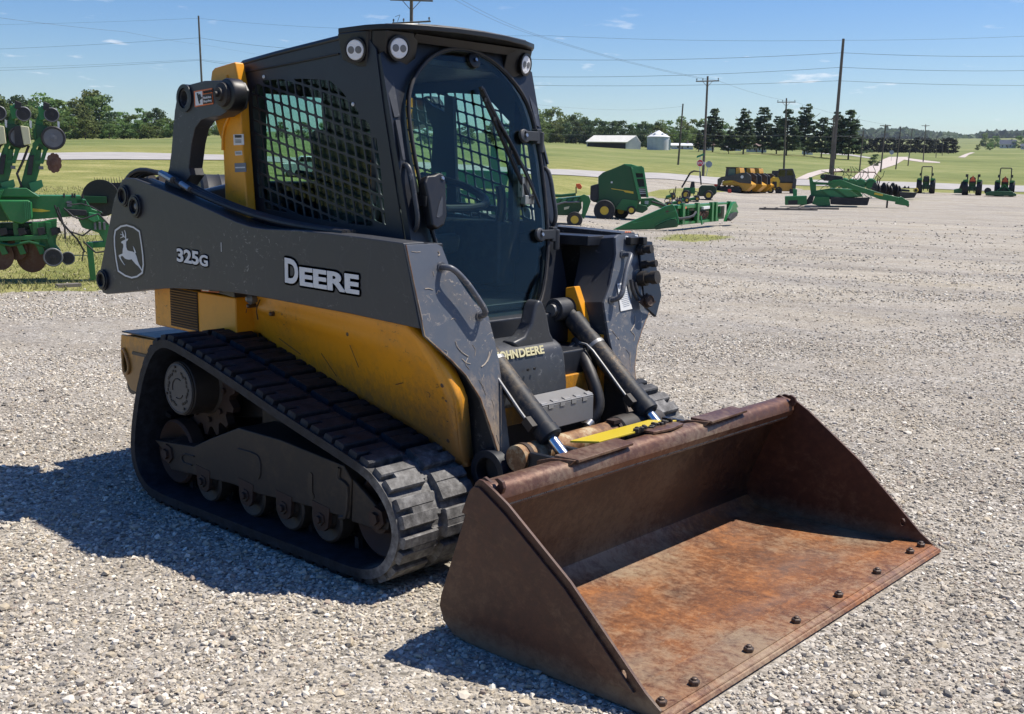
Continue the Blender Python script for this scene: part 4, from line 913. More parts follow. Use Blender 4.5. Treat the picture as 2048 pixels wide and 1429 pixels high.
# coupler carriage between the arms and the bucket
r = MB(); r.prism([(1.00, -.33, .535), (1.00, .17, .535), (1.135, .17, .556), (1.135, -.33, .556)], (0, 0, .008)); CG = r.build('coupler_plate', 'hi_yellow', L_, .002) if 'hi_yellow' in MATS else None
r = MB()
for y in (-.43, -.27, .27, .43): r.prism([(.82, y-.012, .42), (.90, y-.012, .50), (1.10, y-.012, .50), (1.08, y-.012, .42), (.985, y-.012, .16), (.95, y-.012, .10), (.85, y-.012, .30)], (0, .024, 0))
r.box((.955, 0, .26), (.03, .80, .20)); r.cyl((.80, -.50, .36), (.80, .50, .36), .035); r.build('coupler_frame', 'dark_paint', L_, .004)
# ================================================================ TERRAIN
def horiz(px):
    v = ray(px, 354); v.z = 0; return v.normalized()
def zrow(px, d, py):
    a = horiz(px); k = (714.5-py)/F
    return O.z + d*(k*a.dot(fw)-a.dot(UP))/(UP.z-k*fw.z)
TAB = {
 -500: [(16, .0), (25, .25), (50, .95), (75, 'p322'), (90, 'p308'), (300, 'p280'), (700, 'p268'), (5200, 'p262')],
 0: [(16, .0), (25, .25), (50, .95), (75, 'p322'), (90, 'p308'), (300, 'p280'), (700, 'p268'), (5200, 'p262')],
 250: [(16, .0), (25, .25), (50, .95), (75, 'p321'), (90, 'p306'), (300, 'p279'), (700, 'p268'), (5200, 'p262')],
 450: [(18, .0), (28, .25), (50, .90), (78, 'p322'), (92, 'p311'), (200, 'p284'), (300, 'p272'), (700, 'p266'), (5200, 'p262')],
 800: [(25, .0), (50, .5), (83, 'p338'), (97, 'p324'), (250, 'p292'), (700, 'p280'), (5200, 'p266')],
 1100: [(30, .0), (47, -.1), (85, 'p351'), (99, 'p339'), (280, 'p291'), (700, 'p280'), (5200, 'p266')],
 1300: [(30, .0), (47, -.25), (70, .0), (96, 'p359'), (110, 'p346'), (280, 'p302'), (700, 'p286'), (5200, 'p268')],
 1500: [(30, .0), (50, -.1), (70, .05), (92, 'p388'), (104, 'p384'), (111, 'p370'), (125, 'p357'), (280, 'p306'), (700, 'p290'), (5200, 'p268')],
 1750: [(30, .0), (60, .0), (100, 'p388'), (112, 'p376'), (127, 'p363'), (200, 'p334'), (380, 'p309'), (900, 'p298'), (1800, 'p286'), (2600, 'p274'), (5200, 'p272')],
 2048: [(30, .0), (60, .0), (105, 'p391'), (116, 'p386'), (131, 'p372'), (250, 'p334'), (450, 'p309'), (1000, 'p294'), (2000, 'p280'), (2800, 'p270'), (5200, 'p268')],
 2600: [(30, .0), (60, .0), (105, 'p396'), (116, 'p390'), (131, 'p378'), (250, 'p338'), (450, 'p312'), (1000, 'p296'), (2000, 'p282'), (2800, 'p272'), (5200, 'p270')],
}
DS = np.concatenate([[0, 8, 12], np.geomspace(15, 5200, 260)])
CP_ = np.array(sorted(TAB)); ZT = []
for px in CP_:
    dd = [0, 12]; zz = [0, 0]
    for d, s in TAB[int(px)]: dd.append(d); zz.append(zrow(float(px), d, float(s[1:])) if isinstance(s, str) else s)
    z = np.interp(DS, dd, zz)
    k = np.array([.25, .5, .25])
    for _ in range(3): z[1:-1] = np.convolve(z, k, 'same')[1:-1]
    ZT.append(z)
ZT = np.array(ZT)
FA = math.atan2(fw.y, fw.x)
CT = np.array([-(math.atan2(horiz(float(p)).y, horiz(float(p)).x)-FA) for p in CP_])   # angle to the right of the view axis
CT = (CT+np.pi) % (2*np.pi)-np.pi
def H(x, y):
    x = np.asarray(x, float)-O.x; y = np.asarray(y, float)-O.y
    d = np.hypot(x, y); t = -(np.arctan2(y, x)-FA); t = (t+np.pi) % (2*np.pi)-np.pi
    back = np.clip((np.abs(t)-1.2)/1.6, 0, 1); t = np.clip(t, CT[0], CT[-1])
    i = np.clip(np.searchsorted(CT, t)-1, 0, len(CT)-2); u = (t-CT[i])/(CT[i+1]-CT[i]); u = u*u*(3-2*u)*.6+u*.4
    di = np.clip(np.interp(d, DS, np.arange(len(DS))), 0, len(DS)-1.001); j = di.astype(int); v = di-j
    def Z(c): return ZT[c, j]*(1-v)+ZT[c, j+1]*v
    z = Z(i)*(1-u)+Z(i+1)*u
    return z*(1-back)+np.interp(d, DS, ZT.mean(0))*back
def Hs(x, y): return float(H(x, y))
def hit(px, py):
    r = ray(px, py); h = math.hypot(r.x, r.y); prev = 3.0; d = 3.0
    while d < 5200:
        q = O+r*(d/h)
        if q.z < Hs(q.x, q.y): break
        prev = d; d *= 1.01
    lo, hi = prev, d
    for _ in range(20):
        mdl = (lo+hi)/2; q = O+r*(mdl/h)
        if q.z < Hs(q.x, q.y): hi = mdl
        else: lo = mdl
    q = O+r*(hi/h); return Vector((q.x, q.y, Hs(q.x, q.y)))
def G(px, d):
    a = horiz(px); x, y = O.x+a.x*d, O.y+a.y*d; return Vector((x, y, Hs(x, y)))
# grid of the ground sheet, centred under the camera
angs = np.concatenate([np.radians(np.arange(-180, -42, 3.0)), np.radians(np.arange(-42, 42, .28)), np.radians(np.arange(42, 180, 3.0))])
rads = np.concatenate([np.linspace(.4, 14, 60), np.geomspace(14.3, 5200, 250)])
AA, RR = np.meshgrid(angs, rads); X = O.x+np.cos(FA-AA)*RR; Y = O.y+np.sin(FA-AA)*RR; Z = H(X, Y)
PXC = np.interp(np.clip(AA, CT[0], CT[-1]), CT, CP_)
def vn(x, y, s, seed=0):
    # cheap smooth value noise
    x = x*s+seed*17.3; y = y*s+seed*7.7; xi = np.floor(x); yi = np.floor(y); fx = x-xi; fy = y-yi; fx = fx*fx*(3-2*fx); fy = fy*fy*(3-2*fy)
    def h(a, b): q = np.sin(a*127.1+b*311.7+seed)*43758.5453; return q-np.floor(q)
    return (h(xi, yi)*(1-fx)+h(xi+1, yi)*fx)*(1-fy)+(h(xi, yi+1)*(1-fx)+h(xi+1, yi+1)*fx)*fy
DPX = [-500, 0, 200, 330, 460, 800, 1050, 1150, 1180, 1196, 1208, 1250, 1436, 1455, 1750, 2048, 2600]
DDD = [13.5, 14, 15, 16, 22, 34, 54, 61, 66, 84, 99, 103, 112, 112, 103, 108, 109]
def gravel_mask(x, y, pxc, r):
    D = np.interp(pxc, DPX, DDD); n = vn(x, y, .35, 1)*.6+vn(x, y, 1.1, 2)*.4
    amp = np.interp(r, [10, 20, 60, 110], [4.0, 6.0, 3.0, 1.0])
    g = np.clip((D+(n-.5)*amp*1.6-r)/np.interp(r, [10, 60, 110], [2.2, 2., .8])+.5, 0, 1)
    lo = np.interp(pxc, [1290, 1300, 1330, 1380, 1440, 1470], [79, 76, 73.5, 77, 88, 97]); hi = np.interp(pxc, [1290, 1320, 1380, 1440, 1470], [79, 83, 89, 96, 97])
    isl = np.clip(np.minimum(r-lo, hi-r)/1.2+.5+(n-.5)*.8, 0, 1)*((pxc > 1290) & (pxc < 1470)); g = np.minimum(g, 1-isl)
    # bare patch behind the folded planter, thin weeds round the parked machines
    b = np.exp(-((pxc-150)/110)**2-((r-27)/3.0)**2)*1.3; g = np.maximum(g, np.clip(b*n*1.8, 0, 1))
    w = np.exp(-((pxc-1390)/95)**2-((r-29)/2.4)**2); g = np.minimum(g, 1-np.clip(w*(n*1.9-.15), 0, .9))
    w = np.exp(-((pxc-1780)/150)**2-((r-86)/6)**2); g = np.minimum(g, 1-np.clip(w*(n*1.5-.2), 0, .8))
    return g
Gm = gravel_mask(X, Y, PXC, RR)
nr, na = X.shape
me = bpy.data.meshes.new('ground')
V = np.stack([X, Y, Z], -1).reshape(-1, 3)
V = np.vstack([V, [[O.x, O.y, 0]]])
idx = np.arange(nr*na).reshape(nr, na); nx = np.roll(idx, -1, 1)
Q = np.stack([idx[:-1], nx[:-1], nx[1:], idx[1:]], -1).reshape(-1, 4)
fl = [tuple(q) for q in Q.tolist()]+[(nr*na, int(nx[0, k]), int(idx[0, k])) for k in range(na)]
me.from_pydata(V.tolist(), [], fl); me.update()
at = me.attributes.new('gravel', 'FLOAT', 'POINT'); at.data.foreach_set('value', np.append(Gm.reshape(-1), 1.0))
far = np.clip((RR-100)/60, 0, 1); at = me.attributes.new('far', 'FLOAT', 'POINT'); at.data.foreach_set('value', np.append(far.reshape(-1), 0.0))
me.polygons.foreach_set('use_smooth', [True]*len(me.polygons))
m, t, b = nmat('ground'); me.materials.append(m)
tcn = t.nodes.new('ShaderNodeTexCoord'); obj = tcn.outputs['Object']
ag = t.nodes.new('ShaderNodeAttribute'); ag.attribute_name = 'gravel'; af = t.nodes.new('ShaderNodeAttribute'); af.attribute_name = 'far'
def vor(scale, feat='F1', rnd=1.0):
    v = t.nodes.new('ShaderNodeTexVoronoi'); v.inputs['Scale'].default_value = scale; v.feature = feat; v.inputs['Randomness'].default_value = rnd
    wv = t.nodes.new('ShaderNodeVectorMath'); wv.operation = 'ADD'; nn = t.nodes.new('ShaderNodeTexNoise'); nn.inputs['Scale'].default_value = scale*1.5; t.links.new(obj, nn.inputs[0])
    sc_ = t.nodes.new('ShaderNodeVectorMath'); sc_.operation = 'SCALE'; sc_.inputs['Scale'].default_value = .35/scale; t.links.new(nn.outputs['Color'], sc_.inputs[0])
    t.links.new(obj, wv.inputs[0]); t.links.new(sc_.outputs[0], wv.inputs[1]); t.links.new(wv.outputs[0], v.inputs[0]); return v
v1 = vor(62); v2 = vor(120); v3 = vor(26)
def bw(c):
    q = t.nodes.new('ShaderNodeRGBToBW'); t.links.new(c, q.inputs[0]); return q.outputs[0]
stone = ramp(t, bw(v1.outputs['Color']), [(.10, (.08, .078, .072)), (.28, (.23, .215, .19)), (.5, (.36, .335, .295)), (.7, (.46, .435, .39)), (.9, (.62, .60, .56))])
fine = ramp(t, bw(v2.outputs['Color']), [(.15, (.17, .155, .13)), (.5, (.34, .31, .265)), (.85, (.49, .46, .41))])
gr = mixc(t, ramp(t, noise(t, 2.5, 5, .6), [(.40, (0, 0, 0)), (.62, (1, 1, 1))]), stone, fine)
tint = ramp(t, noise(t, .55, 6, .62), [(.30, (.90, .86, .78)), (.5, (1, .98, .95)), (.72, (1.0, 1.0, 1.0))])
gr = mixc(t, 1.0, gr, tint, 'MULTIPLY')
# wheel-packed lanes: faint bands running across the yard
mpr = t.nodes.new('ShaderNodeMapping'); mpr.inputs['Rotation'].default_value = (0, 0, -(YAW-math.pi/2)-.42); mpr.inputs['Scale'].default_value = (.14, 1, 1); t.links.new(obj, mpr.inputs[0])
lan = noise(t, .40, 7, .66, vec=mpr.outputs[0], dist=1.3); rot = ramp(t, lan, [(.34, (.74, .74, .76)), (.48, (.95, .94, .93)), (.62, (1.10, 1.08, 1.03))])
gr = mixc(t, 1.0, gr, rot, 'MULTIPLY')
mid = ramp(t, noise(t, 7, 8, .8), [(.34, (.80, .80, .80)), (.5, (1, 1, 1)), (.66, (1.14, 1.13, 1.10))]); gr = mixc(t, 1.0, gr, mid, 'MULTIPLY')
dirt = ramp(t, noise(t, 1.1, 7, .66), [(.52, (0, 0, 0)), (.66, (1, 1, 1))]); gr = mixc(t, math_(t, 'MULTIPLY', dirt, .45), gr, (.36, .325, .26))
# grass
g1 = noise(t, .35, 7, .65); g2 = noise(t, 6.0, 6, .75); g3 = noise(t, .035, 4, .55)
gg = ramp(t, math_(t, 'ADD', math_(t, 'MULTIPLY', g1, .5), math_(t, 'MULTIPLY', g2, .5)), [(.34, (.085, .105, .026)), (.46, (.19, .20, .055)), (.56, (.29, .275, .10)), (.68, (.42, .36, .17))])
gf = ramp(t, math_(t, 'ADD', math_(t, 'MULTIPLY', g3, .6), math_(t, 'MULTIPLY', g1, .4)), [(.34, (.10, .13, .036)), (.5, (.17, .195, .060)), (.62, (.25, .25, .10))])
gg = mixc(t, af.outputs['Fac'], gg, gf)
brk = math_(t, 'ADD', ag.outputs['Fac'], math_(t, 'MULTIPLY', math_(t, 'SUBTRACT', noise(t, 3.2, 7, .75), .5), 1.1))
mk = ramp(t, brk, [(.40, (0, 0, 0)), (.56, (1, 1, 1))])
t.links.new(mixc(t, mk, gg, gr), b.inputs['Base Color']); b.inputs['Roughness'].default_value = .92; b.inputs['Specular IOR Level'].default_value = .2
h1 = math_(t, 'SUBTRACT', 1.0, v1.outputs['Distance']); h2 = math_(t, 'SUBTRACT', 1.0, v2.outputs['Distance']); h3 = math_(t, 'SUBTRACT', 1.0, v3.outputs['Distance'])
hh = math_(t, 'ADD', math_(t, 'MULTIPLY', h1, .6), math_(t, 'ADD', math_(t, 'MULTIPLY', h2, .3), math_(t, 'MULTIPLY', h3, .5)))
p = bump(t, None, hh, .9, .012); bump(t, b, noise(t, 14, 4, .6), .5, .03, p)
gro = bpy.data.objects.new('ground', me); COL.objects.link(gro); tag(gro, kind='structure')
# ---------------------------------------------------------------- roads
def strip(name, A, B, mat, lift=.03, n=60, kind='structure'):
    # A, B: the two edges as photo points measured on the ground
    def rs(P):
        P = [hit(*p) for p in P]; L = [0]
        for a, b_ in zip(P[:-1], P[1:]): L.append(L[-1]+(b_-a).length)
        return [np.interp(np.linspace(0, L[-1], n), L, [p[k] for p in P]) for k in range(2)]
    a = rs(A); c = rs(B); mb = MB(); rows = []
    for i in range(n):
        row = []
        for k in range(9):
            u = k/8; x = a[0][i]*(1-u)+c[0][i]*u; y = a[1][i]*(1-u)+c[1][i]*u; row.append((x, y, Hs(x, y)+lift))
        rows.append(row)
    fs = mb.grid(rows); bmesh.ops.recalc_face_normals(mb.bm, faces=mb.bm.faces)
    if fs and fs[0].normal.z < 0: bmesh.ops.reverse_faces(mb.bm, faces=mb.bm.faces)
    o = mb.build(name, mat); tag(o, kind=kind); return o
def rough(name, a, b_, s=.5):
    m, t, b = nmat(name); n = noise(t, s, 8, .65); t.links.new(ramp(t, n, [(.3, a), (.7, b_)]), b.inputs['Base Color']); b.inputs['Roughness'].default_value = .9; return m
rough('asphalt', (.30, .285, .265), (.40, .38, .355)); rough('lane', (.42, .36, .32), (.52, .45, .40)); rough('far_field', (.20, .17, .08), (.26, .22, .12), .02); rough('lane_paint', (.6, .6, .58), (.7, .7, .66))
strip('road', [(-300, 309), (0, 307.5), (250, 306), (450, 311), (800, 324), (1100, 339.5), (1300, 346.5), (1500, 357.5), (1750, 363.5), (2048, 372.5), (2500, 378)], [(-300, 323), (0, 321.5), (250, 320.5), (450, 321.5), (800, 337.5), (1100, 350.5), (1300, 358.5), (1500, 369.5), (1750, 375.5), (2048, 385), (2500, 389)], 'asphalt', .05, 160)
strip('side_road', [(1700, 360), (1725, 341), (1750, 328), (1768, 319), (1779, 314.5)], [(1745, 362), (1759, 341), (1792, 330), (1810, 319), (1818, 314.5)], 'lane', .06, 50)
strip('driveway', [(1592, 359), (1615, 348), (1640, 341), (1680, 338)], [(1612, 360), (1632, 352), (1650, 346), (1690, 342)], 'lane', .06, 30)
strip('driveway', [(1640, 306), (1700, 309), (1745, 316)], [(1640, 308), (1700, 312), (1748, 319)], 'asphalt', .06, 30)
strip('driveway', [(1812, 316.5), (1845, 321), (1880, 325)], [(1806, 320), (1845, 325.5), (1880, 327)], 'lane', .06, 30)
strip('road', [(1916, 315.5), (1930, 309), (1942, 305.5)], [(1930, 316), (1938, 310), (1950, 306)], 'lane', .08, 30)
# ================================================================ LOOSE STONES
ico = bmesh.new(); bmesh.ops.create_icosphere(ico, subdivisions=1, radius=1); iv = np.array([v.co[:] for v in ico.verts]); ifc = np.array([[v.index for v in f.verts] for f in ico.faces]); ico.free()
def stones():
    P = []
    for d0, d1, dens in ((1.9, 4, 9500), (4, 5, 8000), (5, 6, 6200), (6, 7, 4600), (7, 8.5, 3100), (8.5, 10.5, 1900), (10.5, 13, 900), (13, 16, 400), (16, 20, 150), (20, 24, 55), (24, 29, 22), (29, 36, 8), (36, 46, 2)):
        ar = .5*(d1*d1-d0*d0)*1.06; n = int(ar*dens); d = np.sqrt(rng.uniform(d0*d0, d1*d1, n)); t_ = rng.uniform(-.53, .53, n)
        P.append(np.stack([O.x+np.cos(FA-t_)*d, O.y+np.sin(FA-t_)*d, d], -1))
    P = np.vstack(P); x, y, d = P.T
    cl = vn(x, y, 1.6, 5)*.5+vn(x, y, 5, 6)*.5; keep = rng.uniform(0, 1, len(x)) < np.clip(.35+1.1*(cl-.25), .15, 1)
    ca0, sa0 = math.cos(YAW-math.pi/2+.30), math.sin(YAW-math.pi/2+.30); uu = x*ca0+y*sa0; vv = -x*sa0+y*ca0
    band = vn(uu*.10+.35*np.sin(vv*.25), vv, .85, 8)*.65+vn(uu*.3, vv, 2.2, 9)*.35; wgt = np.clip((d-5.5)/5, 0, 1)     # wheels have cleared the loose stone in long lanes
    keep &= rng.uniform(0, 1, len(x)) < 1-wgt*np.clip((.56-band)*5.5, 0, .88)
    keep &= ~((x > .985) & (x < 1.93) & (np.abs(y) < 1.0)); keep &= ~((x > -1.1) & (x < .6) & (np.abs(np.abs(y)-.705) < .2))
    th = -(np.arctan2(y-O.y, x-O.x)-FA); th = (th+np.pi) % (2*np.pi)-np.pi; pxc = np.interp(th, CT, CP_)
    keep &= rng.uniform(0, 1, len(x)) < gravel_mask(x, y, pxc, d)**2+.02
    x, y, d = x[keep], y[keep], d[keep]; n = len(x)
    r = np.exp(rng.normal(math.log(.0052), .40, n)); r = np.where(rng.uniform(0, 1, n) < .012, r*1.9, r); r = np.where(d > 7, np.maximum(r, rng.uniform(.0007, .00105, n)*d), r); r = np.clip(r, .003, np.maximum(.019, .0009*d))
    k = len(iv); base = iv[None]*(1+rng.uniform(-.30, .30, (n, k, 1)))+rng.uniform(-.16, .16, (n, k, 3))
    sc_ = np.stack([rng.uniform(.8, 1.5, n), rng.uniform(.7, 1.1, n), rng.uniform(.45, .85, n)], -1); base = base*sc_[:, None]*r[:, None, None]
    a = rng.uniform(0, 2*np.pi, n); ca, sa = np.cos(a)[:, None], np.sin(a)[:, None]; tl = rng.uniform(-.5, .5, n)[:, None]
    bx, by, bz = base[..., 0], base[..., 1], base[..., 2]; bx, bz = bx*np.cos(tl)-bz*np.sin(tl), bx*np.sin(tl)+bz*np.cos(tl)
    VX = bx*ca-by*sa+x[:, None]; VY = bx*sa+by*ca+y[:, None]; VZ = bz+(H(x, y)+r*sc_[:, 2]*rng.uniform(.15, .6, n))[:, None]
    V = np.stack([VX, VY, VZ], -1).reshape(-1, 3).astype(np.float32); Fc = (ifc[None]+(np.arange(n)*k)[:, None, None]).reshape(-1, 3)
    me = bpy.data.meshes.new('loose_stones'); me.vertices.add(len(V)); me.vertices.foreach_set('co', V.ravel())
    me.loops.add(Fc.size); me.loops.foreach_set('vertex_index', Fc.ravel().astype(np.int32)); me.polygons.add(len(Fc))
    me.polygons.foreach_set('loop_start', np.arange(0, Fc.size, 3, dtype=np.int32)); me.update(calc_edges=True); me.polygons.foreach_set('use_smooth', np.zeros(len(Fc), bool))
    pal = np.array([(.47, .445, .405), (.60, .585, .555), (.40, .37, .325), (.30, .285, .255), (.17, .168, .165), (.42, .375, .30), (.72, .705, .67), (.30, .25, .22), (.12, .12, .125)])
    w = np.array([.24, .17, .18, .13, .06, .10, .06, .04, .02]); w /= w.sum(); ci = rng.choice(len(pal), n, p=w); c = pal[ci]*rng.uniform(.88, 1.16, (n, 1))*np.array([1.09, 1.03, .92])
    ca_ = np.concatenate([np.repeat(np.clip(c, 0, .85), k, 0), np.ones((n*k, 1))], 1).astype(np.float32)
    at = me.color_attributes.new('stone_colour', 'FLOAT_COLOR', 'POINT'); at.data.foreach_set('color', ca_.ravel())
    m, t, b = nmat('stone'); q = t.nodes.new('ShaderNodeAttribute'); q.attribute_name = 'stone_colour'
    t.links.new(mixc(t, ramp(t, noise(t, 130, 4, .7), [(.3, (.25, .25, .25)), (.7, (0, 0, 0))]), q.outputs['Color'], (.28, .25, .21)), b.inputs['Base Color']); b.inputs['Roughness'].default_value = .85
    me.materials.append(m); o = bpy.data.objects.new('gravel', me); COL.objects.link(o)
    tag(o, 'loose pale limestone gravel lying over the yard', 'gravel', kind='stuff'); return n
print('stones', stones())
# ================================================================ TREES
def leafmat(name, dark, lite, sat=1.0):
    m, t, b = nmat(name); q = t.nodes.new('ShaderNodeAttribute'); q.attribute_name = 'clump'
    oi = t.nodes.new('ShaderNodeObjectInfo')
    c = ramp(t, q.outputs['Fac'], [(0, dark), (1, lite)])
    hs = t.nodes.new('ShaderNodeHueSaturation'); t.links.new(c, hs.inputs['Color'])
    t.links.new(math_(t, 'ADD', .47, math_(t, 'MULTIPLY', oi.outputs['Random'], .06)), hs.inputs['Hue'])
    t.links.new(math_(t, 'ADD', .75, math_(t, 'MULTIPLY', oi.outputs['Random'], .5)), hs.inputs['Value'])
    t.links.new(hs.outputs[0], b.inputs['Base Color']); b.inputs['Roughness'].default_value = .7; b.inputs['Specular IOR Level'].default_value = .25
    tl = t.nodes.new('ShaderNodeBsdfTranslucent'); t.links.new(hs.outputs[0], tl.inputs[0]); ms = t.nodes.new('ShaderNodeMixShader'); ms.inputs[0].default_value = .35; t.links.new(b.outputs[0], ms.inputs[1]); t.links.new(tl.outputs[0], ms.inputs[2]); t.links.new(ms.outputs[0], t.nodes['Material Output'].inputs[0])
leafmat('leaf_green', (.075, .115, .036), (.23, .31, .10)); leafmat('leaf_dark', (.040, .066, .034), (.12, .17, .075)); leafmat('needle', (.042, .064, .036), (.12, .16, .08)); leafmat('cedar', (.010, .016, .014), (.026, .036, .026))
rough('bark', (.05, .04, .03), (.11, .09, .07), 3)
def quads_mesh(name, C, S, mat, flat=.0, up=None, val=None):
    n = len(C); a = rng.normal(size=(n, 3)); a /= np.linalg.norm(a, axis=1)[:, None]; b_ = rng.normal(size=(n, 3))
    if flat: a[:, 2] *= (1-flat); b_[:, 2] *= (1-flat); a /= np.linalg.norm(a, axis=1)[:, None]
    b_ -= a*(a*b_).sum(1)[:, None]; b_ /= np.linalg.norm(b_, axis=1)[:, None]
    s = S[:, None]; as_ = rng.uniform(.5, 1, n)[:, None]
    V = np.stack([C-a*s-b_*s*as_*.3, C-b_*s*as_, C+a*s-b_*s*as_*.2, C+a*s*.6+b_*s*as_, C-a*s*.5+b_*s*as_*.8], 1).reshape(-1, 3)
    me = bpy.data.meshes.new(name); idx_ = np.arange(n*5).reshape(n, 5)
    me.vertices.add(n*5); me.vertices.foreach_set('co', V.astype(np.float32).ravel()); me.loops.add(n*5); me.loops.foreach_set('vertex_index', idx_.ravel().astype(np.int32)); me.polygons.add(n); me.polygons.foreach_set('loop_start', np.arange(0, n*5, 5, dtype=np.int32)); me.update(calc_edges=True)
    if val is None: val = rng.uniform(0, 1, n)
    at = me.attributes.new('clump', 'FLOAT', 'POINT'); at.data.foreach_set('value', np.repeat(val, 5).astype(np.float32)); me.materials.append(MATS[mat]); return me
def decid(seed, mat, hw=.42, n=2300, bare=.12):
    r = np.random.default_rng(seed); C = []; vals = []
    L = 34
    for i in range(L):
        z = r.uniform(.22, .93) if i > 8 else r.uniform(.05, .25); w = hw*math.sin(min(1, (1.02-z)/.62)*math.pi/2)**.8*(.9 if z < .3 else 1); a = r.uniform(0, 6.28); rr = w*math.sqrt(r.uniform(.1, 1))*.8
        R = r.uniform(.07, .15); k = n//L; d = r.normal(size=(k, 3)); d /= np.linalg.norm(d, axis=1)[:, None]; d *= R*r.uniform(.55, 1.12, (k, 1)); d[:, 2] *= .75
        C.append(d+[math.cos(a)*rr, math.sin(a)*rr, z]); vals.append(np.clip(r.uniform(0, 1)*.6+r.uniform(0, .4, k), 0, 1))
    C = np.vstack(C); C = C[C[:, 2] > .03]
    return quads_mesh('crown', C, rng.uniform(.014, .034, len(C)), mat, val=np.concatenate(vals)[:len(C)])
def pine(seed, mat, hw=.28):
    r = np.random.default_rng(seed); C = []; vals = []
    nl = 15
    for i in range(nl):
        z = .14+.84*i/(nl-1); w = hw*(1-((z-.14)/.9))**.75+.015
        for q in range(9 if z < .8 else 4):
            if r.uniform() < .14: continue
            a = r.uniform(0, 6.28); ln = w*r.uniform(.6, 1.15); k = int(26*ln/hw)+7; u = r.uniform(.1, 1, k)**.7
            p = np.stack([np.cos(a)*u*ln, np.sin(a)*u*ln, z+u*ln*r.uniform(-.05, .22)], -1)+r.normal(size=(k, 3))*[.018, .018, .009]; C.append(p); v0 = r.uniform(0, .6); vals.append(v0+r.uniform(0, .4, k))
    C = np.vstack(C); return quads_mesh('crown', C, rng.uniform(.020, .042, len(C)), mat, flat=.5, val=np.concatenate(vals))
def trunk_mesh(seed, h=.5, r0=.022, limbs=5):
    r = np.random.default_rng(seed); mb = MB(); mb.cyl((0, 0, -.03), (.01, 0, h), r0, r0*.45, 8)
    for i in range(limbs):
        z = r.uniform(.18, h*.9); a = r.uniform(0, 6.28); ln = r.uniform(.12, .25); mb.cyl((0, 0, z), (math.cos(a)*ln, math.sin(a)*ln, z+ln*.9), r0*.4, r0*.15, 5)
    me = bpy.data.meshes.new('trunk'); mb.bm.to_mesh(me); mb.bm.free(); me.materials.append(MATS['bark']); return me
DEC = [(decid(s, 'leaf_green', hw), trunk_mesh(s)) for s, hw in ((1, .44), (2, .40), (3, .50), (4, .36), (5, .46), (6, .42))]
DRK = [(decid(s, 'leaf_dark', hw), trunk_mesh(s)) for s, hw in ((11, .46), (12, .40), (13, .52))]
PIN = [(pine(s, 'needle', hw), trunk_mesh(s, .93, .018, 3)) for s, hw in ((21, .36), (22, .30), (23, .42), (24, .34))]
CED = [(decid(s, 'cedar', hw, 2000), trunk_mesh(s, .4)) for s, hw in ((31, .34), (32, .40), (33, .30))]
def tree(px, d, top, kit, name, label, group, wid=1.0, base=None, cat='tree'):
    p = G(px, d); r = ray(px, top); h = math.hypot(r.x, r.y); zt = O.z+r.z/h*d; ht = max(1.5, zt-p.z)*1.03
    root = empty(name, p, rng.uniform(0, 6.28), label, cat, group)
    for me_, nm in zip(kit, ('crown', 'trunk')):
        o = bpy.data.objects.new(nm, me_); COL.objects.link(o); o.parent = root; s = ht*(1.0 if nm == 'trunk' else 1); o.scale = (s*wid, s*wid, s)
    return root
PLACEW = ['left edge of the frame', 'far left', 'left']
def near(px):
    for lim, w in ((60, 'behind the folded planter at the left edge'), (130, 'above the planter wheels on the left'), (200, 'just right of the planter on the left'), (300, 'in the middle of the left wood edge'), (350, 'touching the lift link on the left'), (480, 'seen through the lift link opening'), (1060, 'behind the cab windows'), (1110, 'just right of the cab'), (1170, 'left of the low white barn'), (1260, 'right behind the low white barn'), (1345, 'behind the silver grain bin'), (1400, 'between the grain bin and the pines'), (3000, 'behind the pine trees')):
        if px < lim: return w
SZ = ['taller', 'low', 'wide', 'slim', 'round-topped', 'ragged', 'bushy', 'lopsided', 'broad', 'pointed', 'narrow', 'loose']
LT = [(-70, 182), (-40, 188), (-8, 186), (12, 196), (40, 190), (66, 195), (95, 187), (118, 196), (142, 204), (165, 200), (186, 184), (205, 190), (226, 224), (248, 222), (268, 226), (292, 219), (315, 215), (338, 232), (362, 236), (385, 240), (410, 246), (432, 240), (460, 238), (490, 236)]
for i, (px, tp) in enumerate(LT):
    d = 335+rng.uniform(-20, 25); tree(px, d, tp+rng.uniform(-3, 5), DEC[i % 6] if i % 4 else DRK[i % 3], 'broadleaf_tree', f'{SZ[i % 12]} green tree of the back row {near(px)}', 'broadleaf trees along the left field', 1.25)
for i in range(36):
    px = -60+i*15.5+rng.uniform(-6, 6); tp = np.interp(px, [-60, 120, 230, 345, 480], [222, 228, 243, 246, 252])+rng.uniform(-8, 8)
    tree(px, 302+rng.uniform(-8, 8), tp, DEC[(i*5+2) % 6], 'broadleaf_tree', f'{SZ[(i+5) % 12]} light green tree of the front row {near(px)}', 'broadleaf trees along the left field', 1.5)
for i in range(12):
    px = 520+i*46+rng.uniform(-8, 8); tree(px, 300+rng.uniform(-10, 20), 236+rng.uniform(-8, 10), DEC[i % 6], 'broadleaf_tree', f'{SZ[i % 12]} green tree {near(px)}', 'broadleaf trees behind the cab', 1.25)
for i in range(20):
    px = 1062+i*21+rng.uniform(-5, 5); tp = np.interp(px, [1060, 1090, 1130, 1190, 1250, 1330, 1400, 1470], [216, 214, 224, 238, 246, 236, 244, 252])+rng.uniform(-4, 5)
    tree(px, 440+rng.uniform(-20, 30), tp, DEC[(i*3) % 6], 'broadleaf_tree', f'{SZ[i % 12]} green tree of the tall back row {near(px)}', 'broadleaf trees behind the barn', 1.15)
